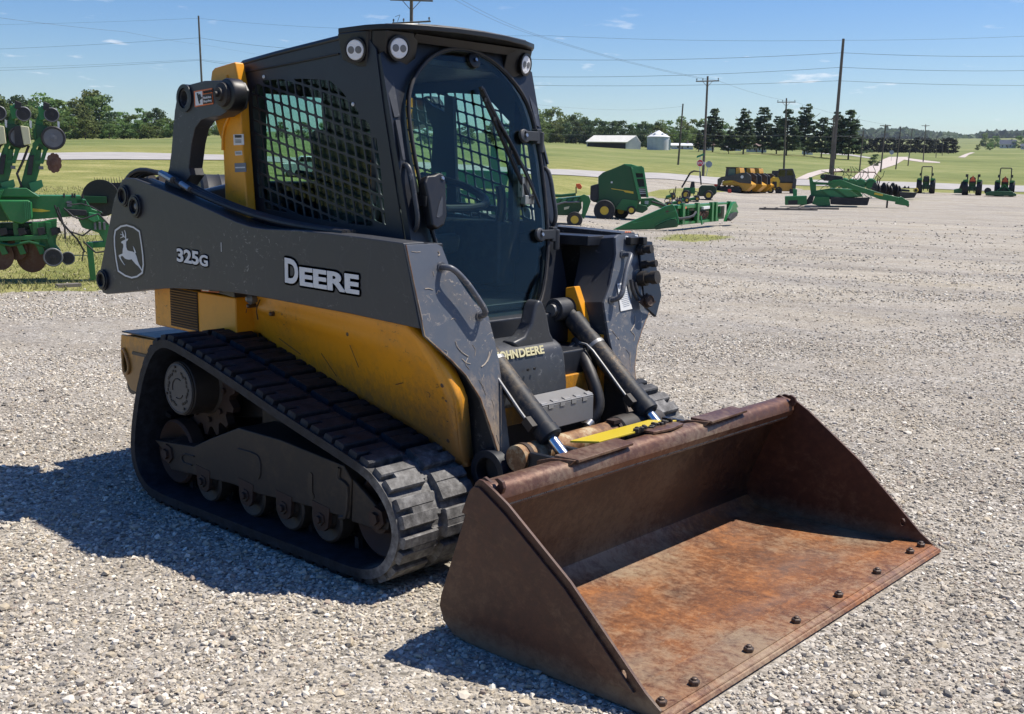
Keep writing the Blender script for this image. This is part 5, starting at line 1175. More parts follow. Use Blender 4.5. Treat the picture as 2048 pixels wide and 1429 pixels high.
for i in range(19):
    px = 1060+i*18+rng.uniform(-5, 5); tp = np.interp(px, [1060, 1130, 1200, 1290, 1400], [246, 243, 244, 250, 262])+rng.uniform(-5, 5)
    tree(px, 375+rng.uniform(-10, 12), tp, DRK[(i*3) % 3] if 1115 < px < 1300 else DEC[i % 6], 'dark_tree', f'{SZ[(i+3) % 12]} dark green tree of the front row {near(px)}', 'dark trees beside the barn', 1.2)
pl_ = [(1423, 221, 'behind the crossarm pole with the stop sign'), (1484, 221, 'second from the left of the pine group'), (1522, 218, 'right of the second pine, sharply pointed'), (1550, 236, 'short one between the pointed pine and the tall ones'), (1570, 222, 'behind the small crossarm pole'), (1606, 212, 'tallest and widest of the group'), (1640, 238, 'left of the tallest bare pole'), (1668, 228, 'behind the tallest bare pole'), (1694, 224, 'rightmost of the pine group'), (1395, 262, 'low one beside the grain bin'), (1455, 262, 'low one between the first two tall pines')]
for i, (px, tp, w) in enumerate(pl_): tree(px, 268+rng.uniform(-10, 14), tp, PIN[i % 4], 'pine_tree', f'dark pine tree, {w}', 'pine trees around the farmhouse', 1.05)
for i in range(15):
    px = 1728+i*12.5; tree(px, 455+rng.uniform(-4, 4), 277+rng.uniform(-3, 3), CED[i % 3], 'cedar_tree', f'dark cedar, number {["one","two","three","four","five","six","seven","eight","nine","ten","eleven","twelve","thirteen","fourteen","fifteen"][i]} from the left in the straight hedgerow by the lane', 'cedars in the far hedgerow', 1.5)
for i, (px, tp, d) in enumerate([(1965, 268, 900), (1985, 272, 880), (2032, 272, 820), (2050, 276, 780), (1975, 286, 640), (1950, 290, 640)]):
    tree(px, d, tp, DEC[i % 6], 'broadleaf_tree', ['round tree left of the far blue-roofed farmhouse', 'smaller tree touching the far blue-roofed farmhouse', 'wide tree right of the far blue-roofed farmhouse', 'tree cut by the right edge of the picture', 'bush beside the far lane on the right', 'low bush at the end of the far lane'][i], 'trees around the far farmhouse', 1.3)
tree(1747, 205, 309, DRK[0], 'round_bush', 'small dark round bush beside the pale lane', None, 1.3, cat='bush')
# far wooded hill: one mass
C = []
for i in range(9000):
    px = rng.uniform(1690, 2120) if i < 6000 else rng.uniform(-100, 2100); d = rng.uniform(2200, 2700) if i < 6000 else rng.uniform(700, 1000)
    ytop = np.interp(px, [1690, 1730, 1790, 1850, 1900, 1930, 1990, 2048, 2120], [266, 262, 259, 264, 268, 271, 264, 265, 262]) if i < 6000 else None
    if i < 6000:
        py = ytop+ rng.uniform(0, 1)**.7*20+abs(vn(px, 0, .05, 9)-.5)*9; r = ray(px, py); h = math.hypot(r.x, r.y); C.append(O+r*(d/h))
C = np.array([c[:] for c in C]); v = vn(C[:, 0], C[:, 1], .02, 3)
me = quads_mesh('wooded_hill', C, rng.uniform(5, 11, len(C)), 'leaf_dark', flat=.2, val=np.clip(v+rng.uniform(-.2, .2, len(C)), 0, 1)); o = bpy.data.objects.new('far_woods', me); COL.objects.link(o); tag(o, 'far wooded ridge along the horizon on the right', 'woods', kind='stuff')
# grass blades close to the camera side of the left field
def blades():
    n = 34000; px = np.where(rng.uniform(0, 1, n) < .72, rng.uniform(-60, 560, n), rng.uniform(1200, 1560, n)); d = np.exp(rng.uniform(math.log(12.0), math.log(46), n))
    keep = ~((px > 1000) & ((d < 25) | (d > 35))); px, d = px[keep], d[keep]
    a = np.array([horiz(float(p))[:2] for p in px]); x = O.x+a[:, 0]*d+rng.normal(0, .05, len(px)); y = O.y+a[:, 1]*d+rng.normal(0, .05, len(px))
    g = gravel_mask(x, y, px, d); k = (rng.uniform(0, 1, len(px)) > g*1.15)|(rng.uniform(0, 1, len(px)) < .02); x, y, d = x[k], y[k], d[k]; n = len(x); z = H(x, y)
    h = rng.uniform(.02, .085, n)*(.6+.9*vn(x, y, .5, 4)); w = rng.uniform(.004, .010, n)*(d/14)**.6; t_ = rng.uniform(0, 6.28, n); lx, ly = rng.normal(0, .04, n), rng.normal(0, .04, n)
    V = np.stack([np.stack([x-np.cos(t_)*w, y-np.sin(t_)*w, z-.01], -1), np.stack([x+np.cos(t_)*w, y+np.sin(t_)*w, z-.01], -1), np.stack([x+lx, y+ly, z+h], -1)], 1).reshape(-1, 3)
    me = bpy.data.meshes.new('grass_blades'); me.vertices.add(3*n); me.vertices.foreach_set('co', V.astype(np.float32).ravel()); me.loops.add(3*n); me.loops.foreach_set('vertex_index', np.arange(3*n, dtype=np.int32)); me.polygons.add(n); me.polygons.foreach_set('loop_start', np.arange(0, 3*n, 3, dtype=np.int32)); me.update(calc_edges=True)
    at = me.attributes.new('clump', 'FLOAT', 'POINT'); at.data.foreach_set('value', np.repeat(rng.uniform(0, 1, n), 3).astype(np.float32))
    m, t, b = nmat('blade'); q = t.nodes.new('ShaderNodeAttribute'); q.attribute_name = 'clump'; t.links.new(ramp(t, q.outputs['Fac'], [(0, (.08, .10, .028)), (.45, (.18, .18, .06)), (1, (.42, .36, .19))]), b.inputs['Base Color']); b.inputs['Roughness'].default_value = .7
    me.materials.append(m); o = bpy.data.objects.new('grass', me); COL.objects.link(o); tag(o, 'short rough grass at the edge of the gravel yard', 'grass', kind='stuff')
blades()
# ================================================================ BUILDINGS, POLES, WIRES, SIGNS
rough('barn_wall', (.50, .50, .50), (.62, .62, .60), 1); rough('barn_roof', (.66, .64, .58), (.78, .76, .70), .6); rough('dark_opening', (.012, .012, .014), (.02, .02, .022)); rough('bin_steel', (.42, .45, .48), (.55, .58, .60), 1)
rough('bin_roof', (.62, .64, .66), (.74, .75, .76), 1); rough('blue_roof', (.10, .12, .16), (.14, .16, .20)); rough('brown_roof', (.20, .14, .12), (.26, .19, .16)); rough('pole_wood', (.085, .072, .06), (.15, .13, .11), 2); rough('wire_metal', (.10, .11, .12), (.12, .13, .14)); rough('sign_red', (.45, .02, .025), (.5, .03, .03)); rough('sign_green', (.02, .18, .09), (.03, .2, .1)); rough('sign_back', (.22, .27, .33), (.28, .33, .38)); rough('white_paint', (.72, .72, .70), (.8, .8, .78))
class LP:
    """local frame: x to the right, y away, z up; photo offsets turned into metres at a real distance"""
    def __init__(s, px, d, ay, name, label, cat, group=None, base=None, yaw=0):
        s.d = d; s.ax = px; s.p = G(px, d); a = horiz(px); s.rz = math.atan2(a.y, a.x)-math.pi/2
        s.root = empty(name, s.p, s.rz+yaw, label, cat, group); s.s = d/F*1.0
        # photo row of the anchor on the ground
        q = s.p-O; s.ay = 714.5-F*q.dot(UP)/q.dot(fw) if ay is None else ay
    def v(s, x, y, dy=0.0): return Vector(((x-s.ax)*s.s, dy, (s.ay-y)*s.s))
    def pts(s, P, dy=0.0): return [s.v(x, y, dy) for x, y in P]
    def slab(s, name, P, y0, y1, mat, par=None, bevel=0):
        mb = MB(); mb.prism(s.pts(P, y0), (0, y1-y0, 0)); return mb.build(name, mat, par or s.root, bevel)
    def wheel(s, name, x, y, r, y0, w, tyre='rubber', rim='bright_yellow', par=None, rr=.5):
        c = s.v(x, y, y0); R = r*s.s; mb = MB(); mb.lathe(c, (0, 1, 0), [(R*rr, w*.3), (R*rr, -w*.48), (R*(rr+.05), -w/2), (R*.93, -w/2), (R, -w*.35), (R, w*.35), (R*.93, w/2), (R*rr, w/2), (R*rr, w*.3)], 26, False)
        t_ = mb.build('tyre' if name == 'wheel' else name, tyre, par or s.root)
        mb = MB(); mb.lathe(c, (0, 1, 0), [(R*rr*1.01, -w*.44), (R*rr*.86, -w*.40), (R*rr*.8, -w*.34), (R*rr*.4, -w*.32), (R*rr*.36, -w*.48), (R*rr*.1, -w*.5), (R*.05, w*.4), (R*rr*.98, w*.42)], 20); mb.build('rim', rim, t_); return t_
    def bar(s, name, P, r, mat, dy=0.0, par=None, n=8):
        mb = MB(); mb.tube(s.pts(P, dy), r, n, 0); return mb.build(name, mat, par or s.root)
# low white barn
b_ = LP(1224, 300, None, 'barn', 'long low white barn with a dark open side left of the grain bin', 'barn')
k = b_.s; bw = lambda x: (x-1224)*k
zz = lambda y: (301-y)*k
mb = MB(); mb.prism([(bw(1250), -2.0, -.5), (bw(1278), 0, -.5), (bw(1278), 0, zz(291)), (bw(1268), -.7, zz(278)), (bw(1250), -2.0, zz(291))], (-.2, .2, 0)); mb.prism([(bw(1250), -2, -.5), (bw(1173), -2, -.5), (bw(1173), -2, zz(290)), (bw(1250), -2, zz(290))], (0, .15, 0)); mb.build('wall', 'barn_wall', b_.root)
mb = MB(); mb.prism([(bw(1174.5), -2.05, -.3), (bw(1248.5), -2.05, -.3), (bw(1248.5), -2.05, zz(291.5)), (bw(1174.5), -2.05, zz(291.5))], (0, .1, 0)); mb.build('open_side', 'dark_opening', b_.root)
mb = MB(); mb.prism([(bw(1171), -2.4, zz(290.5)), (bw(1251), -2.4, zz(290.5)), (bw(1269), -.4, zz(277.5)), (bw(1187), -.4, zz(277.5))], (0, 0, .12)); mb.prism([(bw(1187), -.4, zz(277.5)), (bw(1269), -.4, zz(277.5)), (bw(1279), .8, zz(291)), (bw(1197), .8, zz(291))], (0, 0, .12)); mb.build('roof', 'barn_roof', b_.root)
b_ = LP(1314, 302, None, 'grain_bin', 'round silver grain bin with a conical roof right of the barn', 'grain bin'); k = b_.s
mb = MB(); prof = []
for i in range(13): prof += [(21.5*k*(1+.006*(i % 2)), -.4+(24.5*k+.4)*i/12)]
mb.lathe((0, 0, 0), (0, 0, 1), prof, 40); mb.build('bin_wall', 'bin_steel', b_.root)
mb = MB(); mb.lathe((0, 0, 24.5*k), (0, 0, 1), [(22.6*k, -.05), (22.6*k, .05), (3*k, 11.5*k), (2.4*k, 12.6*k), (.5*k, 13*k)], 24); mb.build('bin_roof', 'bin_roof', b_.root, ang=10)
mb = MB()
for a in range(6): 
    an = a*1.05; mb.box((math.cos(an)*15*k, math.sin(an)*15*k, 29.2*k), (.5, .5, .5))
mb.build('roof_vent', 'bin_steel', b_.root)
mb = MB(); mb.prism([(20*k, -3.1, 0), (24*k, -3.1, 0), (24*k, -3.1, 19*k), (20*k, -3.1, 19*k)], (0, .8, 0)); mb.build('ladder_chute', 'bin_steel', b_.root)
def house(px, d, w, h, hr, label, wall='barn_wall', roof='brown_roof', name='farmhouse', yaw=0.0, win=4, gable=False):
    b_ = LP(px, d, None, name, label, 'house', yaw=yaw); k = b_.s; W = w*k; Hh = h*k; R = hr*k; D = W*.45
    mb = MB(); mb.bx(-W/2, W/2, 0, D, -.4, Hh); mb.prism([(-W/2, 0, Hh), (-W/2, D, Hh), (-W/2, D/2, Hh+R*.95)], (.1, 0, 0)); mb.prism([(W/2-.1, 0, Hh), (W/2-.1, D, Hh), (W/2-.1, D/2, Hh+R*.95)], (.1, 0, 0)); mb.build('wall', wall, b_.root)
    mb = MB(); mb.prism([(-W/2-.4, -.4, Hh-.1), (-W/2-.4, D/2, Hh+R), (-W/2-.4, D+.4, Hh-.1), (-W/2-.4, D/2, Hh+R-.25)], (W+.8, 0, 0)); rf = mb.build('roof', roof, b_.root)
    mb = MB(); mb.bx(W*.2, W*.2+.6, D/2, D/2+.6, Hh+R*.5, Hh+R+.7); mb.build('chimney', 'brown_roof', rf)
    for i in range(win):
        x = -W/2+W*(i+.6)/(win+.2); mb = MB(); mb.bx(x, x+W*.07, -.06, .02, Hh*.35, Hh*.75); mb.build('window', 'dark_opening', b_.root)
    mb = MB(); mb.bx(-W*.03, W*.04, -.07, .02, 0, Hh*.72); mb.build('door', 'brown_roof', b_.root)
house(1362, 330, 42, 8, 4, 'grey shed with a low roof just right of the grain bin', 'bin_steel', 'bin_roof', 'shed', win=2)
house(1410, 315, 30, 9, 6, 'pale farmhouse behind the stop sign pole', 'barn_wall', 'brown_roof')
house(1462, 318, 34, 8, 5, 'pale farmhouse between the first two tall pines', 'barn_wall', 'bin_roof')
house(1510, 296, 38, 10, 7, 'brown roofed farmhouse under the pointed pine', 'barn_wall', 'brown_roof')
house(1612, 300, 20, 9, 5, 'small white house glimpsed under the tallest pine', 'white_paint', 'brown_roof')
house(2010, 820, 26, 7, 8, 'distant farmhouse with a blue-grey roof on the right hillside', 'barn_wall', 'blue_roof')
house(2045, 700, 14, 6, 4, 'distant blue-grey house cut by the right edge', 'bin_steel', 'blue_roof')
# poles
POLES = {}
def pole(key, top, bot, d, w, arms=(), label='', insul=True):
    base = G(bot[0], d); base = Vector(base); r = ray(*top); h = math.hypot(r.x, r.y); tp = O+r*(d/h)
    root = empty('utility_pole', base, 0, label, 'utility pole', 'wooden utility poles along the road'); mb = MB(); mb.cyl((0, 0, -.5), tp-base, w*.5, w*.34, 10); mb.build('pole', 'pole_wood', root)
    a = horiz(top[0]); side = Vector((a.y, -a.x, 0)); ax = (tp-base)
    for py, half, tilt in arms:
        rr_ = ray(top[0]+(bot[0]-top[0])*(py-top[1])/(bot[1]-top[1]), py); q = O+rr_*(d/math.hypot(rr_.x, rr_.y))-base; L = half/F*d; s2 = (side+Vector((0, 0, tilt))).normalized()
        mb = MB(); e = MB()
        A = q-s2*L-a*.2; B = q+s2*L-a*.2; mb.cyl(A, B, .06, n=6); arm = mb.build('crossarm', 'pole_wood', root)
        mb = MB(); mb.cyl(A.lerp(B, .28), q-Vector((0, 0, L*.45)), .025, n=5); mb.build('brace', 'pole_wood', root); mb = MB(); mb.cyl(A.lerp(B, .72), q-Vector((0, 0, L*.45)), .025, n=5); mb.build('brace', 'pole_wood', root)
        if insul:
            for u in (.04, .30, .96):
                mb = MB(); p_ = A.lerp(B, u); mb.lathe(p_+Vector((0, 0, .05)), (0, 0, 1), [(.03, 0), (.03, .08), (.07, .10), (.05, .14), (.07, .17), (.04, .24)], 8); mb.build('insulator', 'wire_metal', arm)
    return root
PL = [((397, 32), (411.5, 287), 195, .42, (), 'tall bare wooden pole rising behind the loader lift link on the left'),
 ((823, -34), (822, 345), 78, .32, ((46, 37, .08), (2, 41, 0)), 'pole with two crossarms sticking up right behind the cab roof'),
 ((1415.5, 153), (1406, 350), 117, .30, ((163, 22, .02),), 'crossarm pole standing beside the stop sign'),
 ((1687, 78), (1663, 353), 128, .44, (), 'tallest bare pole, leaning right, behind the green mower conditioner'),
 ((1668.5, 232), (1659, 352), 150, .26, ((239, 13, 0),), 'thin crossarm pole hugging the tallest bare pole'),
 ((1573, 197), (1567, 340), 160, .30, ((205, 17, 0),), 'crossarm pole in front of the pines right of the skid loaders'),
 ((1366, 208), (1355, 336), 150, .28, (), 'plain pole standing in the field in front of the grain bin'),
 ((1771.5, 249), (1760, 342), 165, .24, ((252, 10, 0),), 'crossarm pole at the left verge of the pale lane'),
 ((1802, 254), (1790, 334), 185, .22, (), 'plain pole on the pale lane verge, right of the lane crossarm pole'),
 ((1825, 257), (1814, 322), 215, .22, (), 'plain pole at the top of the pale lane'),
 ((1851.5, 249), (1844, 313), 260, .26, ((252, 7, 0),), 'crossarm pole right of the top of the pale lane'),
 ((1727, 262), (1718, 345), 170, .22, (), 'plain pole left of the pale lane near its mouth'),
 ((1874, 272), (1869, 312), 330, .22, (), 'small far pole, first one right of the far crossarm pole'),
 ((1886, 276), (1881, 311), 380, .22, (), 'small far pole in the middle of the distant pole row'),
 ((1898, 279), (1893, 310), 430, .22, (), 'small far pole just left of the distant lane')]
for i, (tp, bt, d, w, arms, lb) in enumerate(PL): pole(i, tp, bt, d, w, arms, lb, insul=(i in (1, 2, 5)))
# hardware on the pole above the cab
def at_d(px, py, d): r = ray(px, py); return O+r*(d/math.hypot(r.x, r.y))
def wire(P, label, r=.02, sag=0.0):
    mb = MB(); Q = []
    for (x0, y0, d0), (x1, y1, d1) in zip(P[:-1], P[1:]):
        A = at_d(x0, y0, d0); B = at_d(x1, y1, d1)
        for k in range(10):
            u = k/10; q = A.lerp(B, u); q.z -= 4*sag*u*(1-u); Q.append(q)
    Q.append(at_d(*P[-1])); c = Q[len(Q)//2]; mb.tube(Q, r, 5, 0); o = mb.build('power_line', 'wire_metal'); tag(o, label, 'power line', 'power lines between the poles')
W = [([(-200, 52, 230), (397, 37, 195), (760, 60, 150), (1100, 72, 130), (1687, 81, 128), (2200, 64, 150)], 'topmost thin wire from the left edge to the tip of the tallest pole', .016, .25),
 ([(-200, 104, 230), (399, 76, 195), (700, 104, 150), (1055, 119, 130), (1684, 106, 128), (2200, 108, 150)], 'upper of the parallel wires attached below the tip of the left pole', .024, .35),
 ([(-200, 146, 230), (401, 121, 195), (640, 140, 150), (1050, 154, 130), (1681, 135, 128), (2200, 137, 150)], 'lower wire fixed a third of the way down the left pole', .024, .35),
 ([(-200, 140, 226), (401, 119, 193), (640, 134, 150)], 'wire running just above the lower left wire', .018, .3),
 ([(1058, 171, 130), (1677, 162, 128), (2200, 170, 150)], 'lowest of the three parallel wires right of the cab', .022, .25),
 ([(-200, 8, 60), (250, 64, 90), (420, 92, 150), (560, 115, 190)], 'thin diagonal wire crossing the sky on the left', .010, .1),
 ([(860, -30, 78), (1060, 68, 95), (1415, 160, 117)], 'left one of the two wires slanting from the cab-top pole to the stop sign pole', .012, .3),
 ([(880, -25, 78), (1090, 75, 98), (1437, 162, 117), (1590, 204, 160), (1781, 251, 165)], 'right one of the two wires slanting down to the pole by the stop sign', .012, .3),
 ([(1062, 208, 200), (1230, 220, 200), (1366, 213, 150)], 'faint wire reaching the plain field pole from the cab', .012, .2),
 ([(1080, 267, 150), (1366, 266, 150), (1570, 270, 160), (1722, 270, 170)], 'thin dark wire low in front of the barn and the pines', .022, .3),
 ([(1663, 268, 150), (1766, 275, 165), (1848, 278, 260), (1960, 287, 420)], 'low wire linking the poles along the pale lane', .02, .3),
 ([(790, 34, 77.5), (800, 30, 77.5), (795, 44, 77.5)], 'short jumper wire hanging between the crossarms above the cab', .02, 0)]
for P, lb, r, sg_ in W: wire(P, lb, r*.8, sg_)
# signs at the junction
s_ = LP(1399, 112, None, 'stop_sign', 'red octagonal stop sign with a green street name blade above it', 'stop sign'); k = s_.s; hz = (s_.ay-328)*k
mb = MB(); mb.cyl((0, .05, -.3), (0, .05, hz+.75), .035, n=8); mb.build('post', 'bin_steel', s_.root)
mb = MB(); mb.prism([(math.cos(math.radians(22.5+45*i))*.36, 0, hz+math.sin(math.radians(22.5+45*i))*.36) for i in range(8)], (0, .02, 0)); pn = mb.build('sign_face', 'sign_red', s_.root)
mb = MB(); mb.holed([(math.cos(math.radians(22.5+45*i))*.36, -.004, hz+math.sin(math.radians(22.5+45*i))*.36) for i in range(8)], [[(math.cos(math.radians(22.5+45*i))*.33, -.004, hz+math.sin(math.radians(22.5+45*i))*.33) for i in range(8)]], (0, .002, 0)); mb.build('sign_border', 'white_paint', pn)
text('sign_text', 'STOP', (-.27, -.006, hz-.12), (1, 0, 0), (0, 0, 1), .25, 'white_paint', pn, .03)
mb = MB(); mb.prism([(-.36, 0, hz+.50), (.36, 0, hz+.78), (.36, 0, hz+.98), (-.36, 0, hz+.70)], (0, .02, 0)); mb.build('street_blade', 'sign_green', s_.root)
s_ = LP(1411, 118, None, 'round_sign', 'grey back of a round sign on a leaning post right of the stop sign pole', 'road sign'); k = s_.s; hz = (s_.ay-330)*k
mb = MB(); mb.cyl((0, .05, -.3), (.28, .05, hz), .03, n=8); mb.build('post', 'bin_steel', s_.root)
mb = MB(); mb.cyl((.30, 0, hz), (.30, .02, hz), .34, n=24); mb.build('sign_plate', 'sign_back', s_.root)
s_ = LP(1780, 260, None, 'road_sign', 'small pale road sign at the top of the lane', 'road sign'); mb = MB(); mb.cyl((0, 0, -.3), (0, 0, 1.6), .04, n=6); mb.build('post', 'bin_steel', s_.root); mb = MB(); mb.prism([(math.cos(math.radians(45*i))*.5, -.03, 1.9+math.sin(math.radians(45*i))*.5) for i in range(8)], (0, .03, 0)); mb.build('sign_plate', 'sign_back', s_.root)
# ================================================================ FARM MACHINES
paint('farm_green', (.015, .17, .042), .33, .25, (.16, .17, .09), var=.15); paint('dark_green', (.006, .035, .014), .35, .2, (.06, .07, .04)); paint('deep_green', (.010, .085, .026), .36, .25, (.10, .12, .07)); paint('pale_green', (.035, .25, .085), .33, .25, (.2, .22, .12))
paint('machine_black', (.016, .016, .018), .5, .3, (.10, .09, .08)); paint('hub_yellow', (.72, .50, .04), .4, .2); paint('orange_lamp', (.75, .12, .03), .35, .1); paint('rust_brown', (.12, .05, .03), .7, .3); rough('cab_pane', (.09, .14, .11), (.13, .19, .14), 2); paint('loader_yellow', (.60, .31, .03), .35, .25, (.2, .15, .08)); paint('loader_grey', (.035, .038, .044), .38, .2); paint('weathered_wood', (.16, .14, .12), .8, .3); paint('hopper_cream', (.62, .60, .38), .45, .2)
# ---------------------------------------------------------------- folded planter, left edge
S = LP(100, 16.0, 545, 'planter', 'green folded row planter with upright row units at the left edge', 'planter'); R0 = S.root
def unit(ox, last=False):
    # one upright row unit: arm, parallel link, hopper, gauge wheel, closing wheel
    A = S.slab('row_arm', [(ox-52, 385), (ox-28, 385), (ox-14, 340), (ox-10, 308), (ox-26, 304), (ox-36, 330)], -.05, .08, 'farm_green', bevel=.006)
    mb = MB(); mb.holed(S.pts([(ox-28, 332), (ox-8, 332), (ox, 308), (ox+2, 290), (ox-12, 284), (ox-24, 296)], -.08), [S.pts([(ox-21, 326), (ox-13, 326), (ox-7, 308), (ox-6, 298), (ox-13, 296), (ox-18, 304)], -.08)], (0, .14, 0)); mb.build('parallel_link', 'farm_green', R0)
    S.slab('row_mast', [(ox-20, 298), (ox-8, 298), (ox-4, 250), (ox+6, 232), (ox-6, 228), (ox-14, 250), (ox-22, 276)], -.04, .08, 'farm_green', bevel=.006)
    S.slab('seed_meter', [(ox-12, 232), (ox+6, 230), (ox+4, 252), (ox-10, 256)], -.12, .16, 'farm_green', bevel=.01)
    w = S.wheel('gauge_wheel', ox+11 if last else ox+2, 286, 21 if last else 19, -.16, .10, 'machine_black', 'galvanised', rr=.78)
    S.wheel('press_wheel', ox+10, 245, 13, -.10, .06, 'galvanised', 'machine_black', rr=.85)
    if not last:
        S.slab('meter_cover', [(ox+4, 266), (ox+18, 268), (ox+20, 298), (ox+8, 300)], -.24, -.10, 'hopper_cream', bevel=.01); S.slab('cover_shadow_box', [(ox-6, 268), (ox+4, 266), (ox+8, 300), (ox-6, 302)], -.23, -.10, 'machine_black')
    S.slab('seed_tube_tip', [(ox+19, 255), (ox+23, 257), (ox+22, 270), (ox+19, 268)], -.1, -.07, 'decal_white')
    S.bar('row_hose', [(ox-30, 300), (ox-42, 330), (ox-52, 350), (ox-46, 372), (ox-58, 386)], .016, 'hose_rubber', -.12)
def clutter(ox):
    S.slab('rear_strut', [(ox-44, 388), (ox-30, 388), (ox-8, 300), (ox-14, 298)], .12, .17, 'deep_green', bevel=.004)
    S.slab('press_arm', [(ox-18, 262), (ox+2, 264), (ox+6, 300), (ox-2, 312), (ox-16, 300)], -.07, -.02, 'deep_green', bevel=.006)
    S.slab('spring_case', [(ox-30, 318), (ox-22, 316), (ox-28, 352), (ox-36, 352)], -.14, -.09, 'machine_black', bevel=.006)
    S.slab('link_bolt', [(ox-16, 336), (ox-8, 336), (ox-8, 342), (ox-16, 342)], -.13, -.07, 'galvanised', bevel=.004)
    S.slab('lower_bracket', [(ox-34, 366), (ox-12, 360), (ox-10, 372), (ox-30, 386)], -.12, -.06, 'pale_green', bevel=.006)
    S.slab('hose_clip', [(ox-2, 222), (ox+8, 226), (ox+6, 238), (ox-4, 236)], -.14, -.10, 'machine_black', bevel=.006)
for ox in (12, 52, 98): clutter(ox)
for x0 in (4, 34, 66, 88):
    S.slab('lower_hanger', [(x0, 436), (x0+9, 436), (x0+12, 470), (x0+20, 492), (x0+10, 494), (x0+2, 470)], -.2, -.14, 'farm_green', bevel=.005)
    S.slab('depth_stop', [(x0+8, 446), (x0+20, 444), (x0+22, 456), (x0+10, 460)], -.26, -.2, 'machine_black', bevel=.005)
S.slab('opener_frame', [(-20, 452), (112, 446), (114, 456), (-20, 462)], -.1, -.02, 'machine_black', bevel=.006)
S.bar('chain_guard', [(0, 470), (30, 476), (60, 470), (86, 478)], .02, 'deep_green', -.28)
S.bar('light_wire', [(124, 400), (136, 404), (150, 402), (168, 408), (186, 420)], .008, 'hose_rubber', -.22)
for x in (170, 178, 186): S.slab('hitch_pin', [(x, 436), (x+4, 436), (x+4, 450), (x, 450)], -.16, -.1, 'galvanised', bevel=.003)
for ox in (12, 52): unit(ox)
unit(98, True)
mb = MB(); c = S.v(108, 330, -.15); P = []
for k in range(36): a = k*math.pi/18; rr = 18*S.s*(1 if k % 4 else .9); P.append(c+Vector((math.cos(a)*rr*.72, 0, math.sin(a)*rr)))
mb.prism(P, (0, .02, 0)); mb.lathe(c, (0, 1, 0), [(.035, -.03), (.03, .03)], 12); mb.build('rusty_disc', 'rust_brown', R0)
S.slab('main_beam', [(-20, 388), (150, 388), (160, 408), (150, 410), (150, 425), (60, 432), (-20, 436)], -.1, .35, 'farm_green', bevel=.012)
S.slab('beam_top', [(-20, 375), (60, 375), (82, 391), (-20, 391)], -.2, .2, 'farm_green', bevel=.01)
S.slab('seed_box', [(14, 396), (62, 396), (68, 400), (68, 428), (50, 438), (30, 432), (20, 412)], -.42, -.12, 'farm_green', bevel=.02)
for k in range(4): S.slab('box_rib', [(56+k*3, 397), (57.5+k*3, 397), (57.5+k*3, 428), (56+k*3, 430)], -.435, -.41, 'pale_green')
S.slab('side_gusset', [(-20, 420), (2, 400), (14, 380), (24, 378), (10, 410), (0, 450), (-20, 452)], -.35, -.28, 'farm_green', bevel=.006)
S.slab('yellow_stripe', [(64, 411), (84, 413), (98, 416), (84, 418), (64, 417)], -.105, -.10, 'hub_yellow')
S.slab('hitch_top', [(140, 393), (158, 395), (168, 412), (186, 418), (180, 424), (150, 420)], -.1, .15, 'farm_green', bevel=.008)
S.slab('hitch_frame', [(140, 420), (182, 424), (196, 440), (208, 470), (208, 482), (160, 484), (158, 474), (186, 472), (178, 456), (150, 446)], -.1, .12, 'farm_green', bevel=.008)
S.slab('hitch_plate', [(162, 418), (176, 420), (180, 432), (170, 436), (160, 430)], -.2, -.1, 'pale_green', bevel=.008)
S.slab('stand_leg', [(155, 472), (166, 473), (169.5, 543), (159, 542)], -.2, -.12, 'farm_green', bevel=.004)
S.slab('lower_frame', [(-20, 440), (105, 436), (108, 462), (96, 476), (60, 470), (-20, 480)], .0, .3, 'deep_green', bevel=.01)
S.slab('lower_bracket', [(60, 440), (108, 430), (104, 478), (112, 488), (96, 500), (70, 482)], -.15, .1, 'farm_green', bevel=.01)
S.slab('lower_bar', [(-20, 462), (90, 458), (92, 466), (-20, 470)], -.25, -.15, 'farm_green', bevel=.006)
for x, y, r in ((10, 496, 26), (38, 484, 20), (62, 498, 29), (76, 490, 22)):
    mb = MB(); mb.lathe(S.v(x, y, -.05-.03*(x % 3)), (.5, 1, 0), [(r*S.s, -.005), (r*S.s, .005), (r*S.s*.5, .03), (.04, .05)], 30); mb.build('coulter_disc', 'rust_brown', R0)
S.wheel('press_wheel', 98, 498, 17, -.28, .08, 'galvanised', 'machine_black', rr=.82); S.wheel('press_wheel', 123, 501, 12, -.2, .06, 'galvanised', 'machine_black', rr=.85)
for k, P in enumerate(([(105, 405), (112, 430), (128, 452), (150, 460), (165, 448)], [(110, 408), (118, 440), (140, 466), (152, 490)], [(120, 410), (135, 425), (150, 430), (178, 420), (195, 440)], [(108, 415), (120, 445), (120, 465)], [(150, 470), (170, 490), (190, 488)], [(188, 485), (196, 506)], [(150, 485), (146, 505)])):
    S.bar('hydraulic_hose', P, .012 if k < 5 else .009, 'hose_rubber', -.25-.02*k)
for x, y in ((122, 389), (136, 389), (140, 389), (153, 390), (158, 402)): S.bar('bolt', [(x, y-5), (x, y+3)], .012, 'machine_black', -.1)
S.slab('valve_block', [(125, 412), (158, 414), (160, 424), (128, 424)], -.2, -.1, 'machine_black', bevel=.006); S.slab('light_housing', [(126, 398), (134, 398), (134, 408), (126, 408)], -.14, -.1, 'galvanised')
text('lettering', '1245', S.v(31, 403, -.425), (1, 0, 0), (0, 0, 1), .02, 'decal_white', R0, .02) if False else None
t_ = LP(125, 15.2, None, 'timber_block', 'short dark board on the weeds under the planter tongue', 'board'); mb = MB(); mb.box((0, 0, .02), (.30, .12, .05), .3); mb.build('board', 'weathered_wood', t_.root, .004)
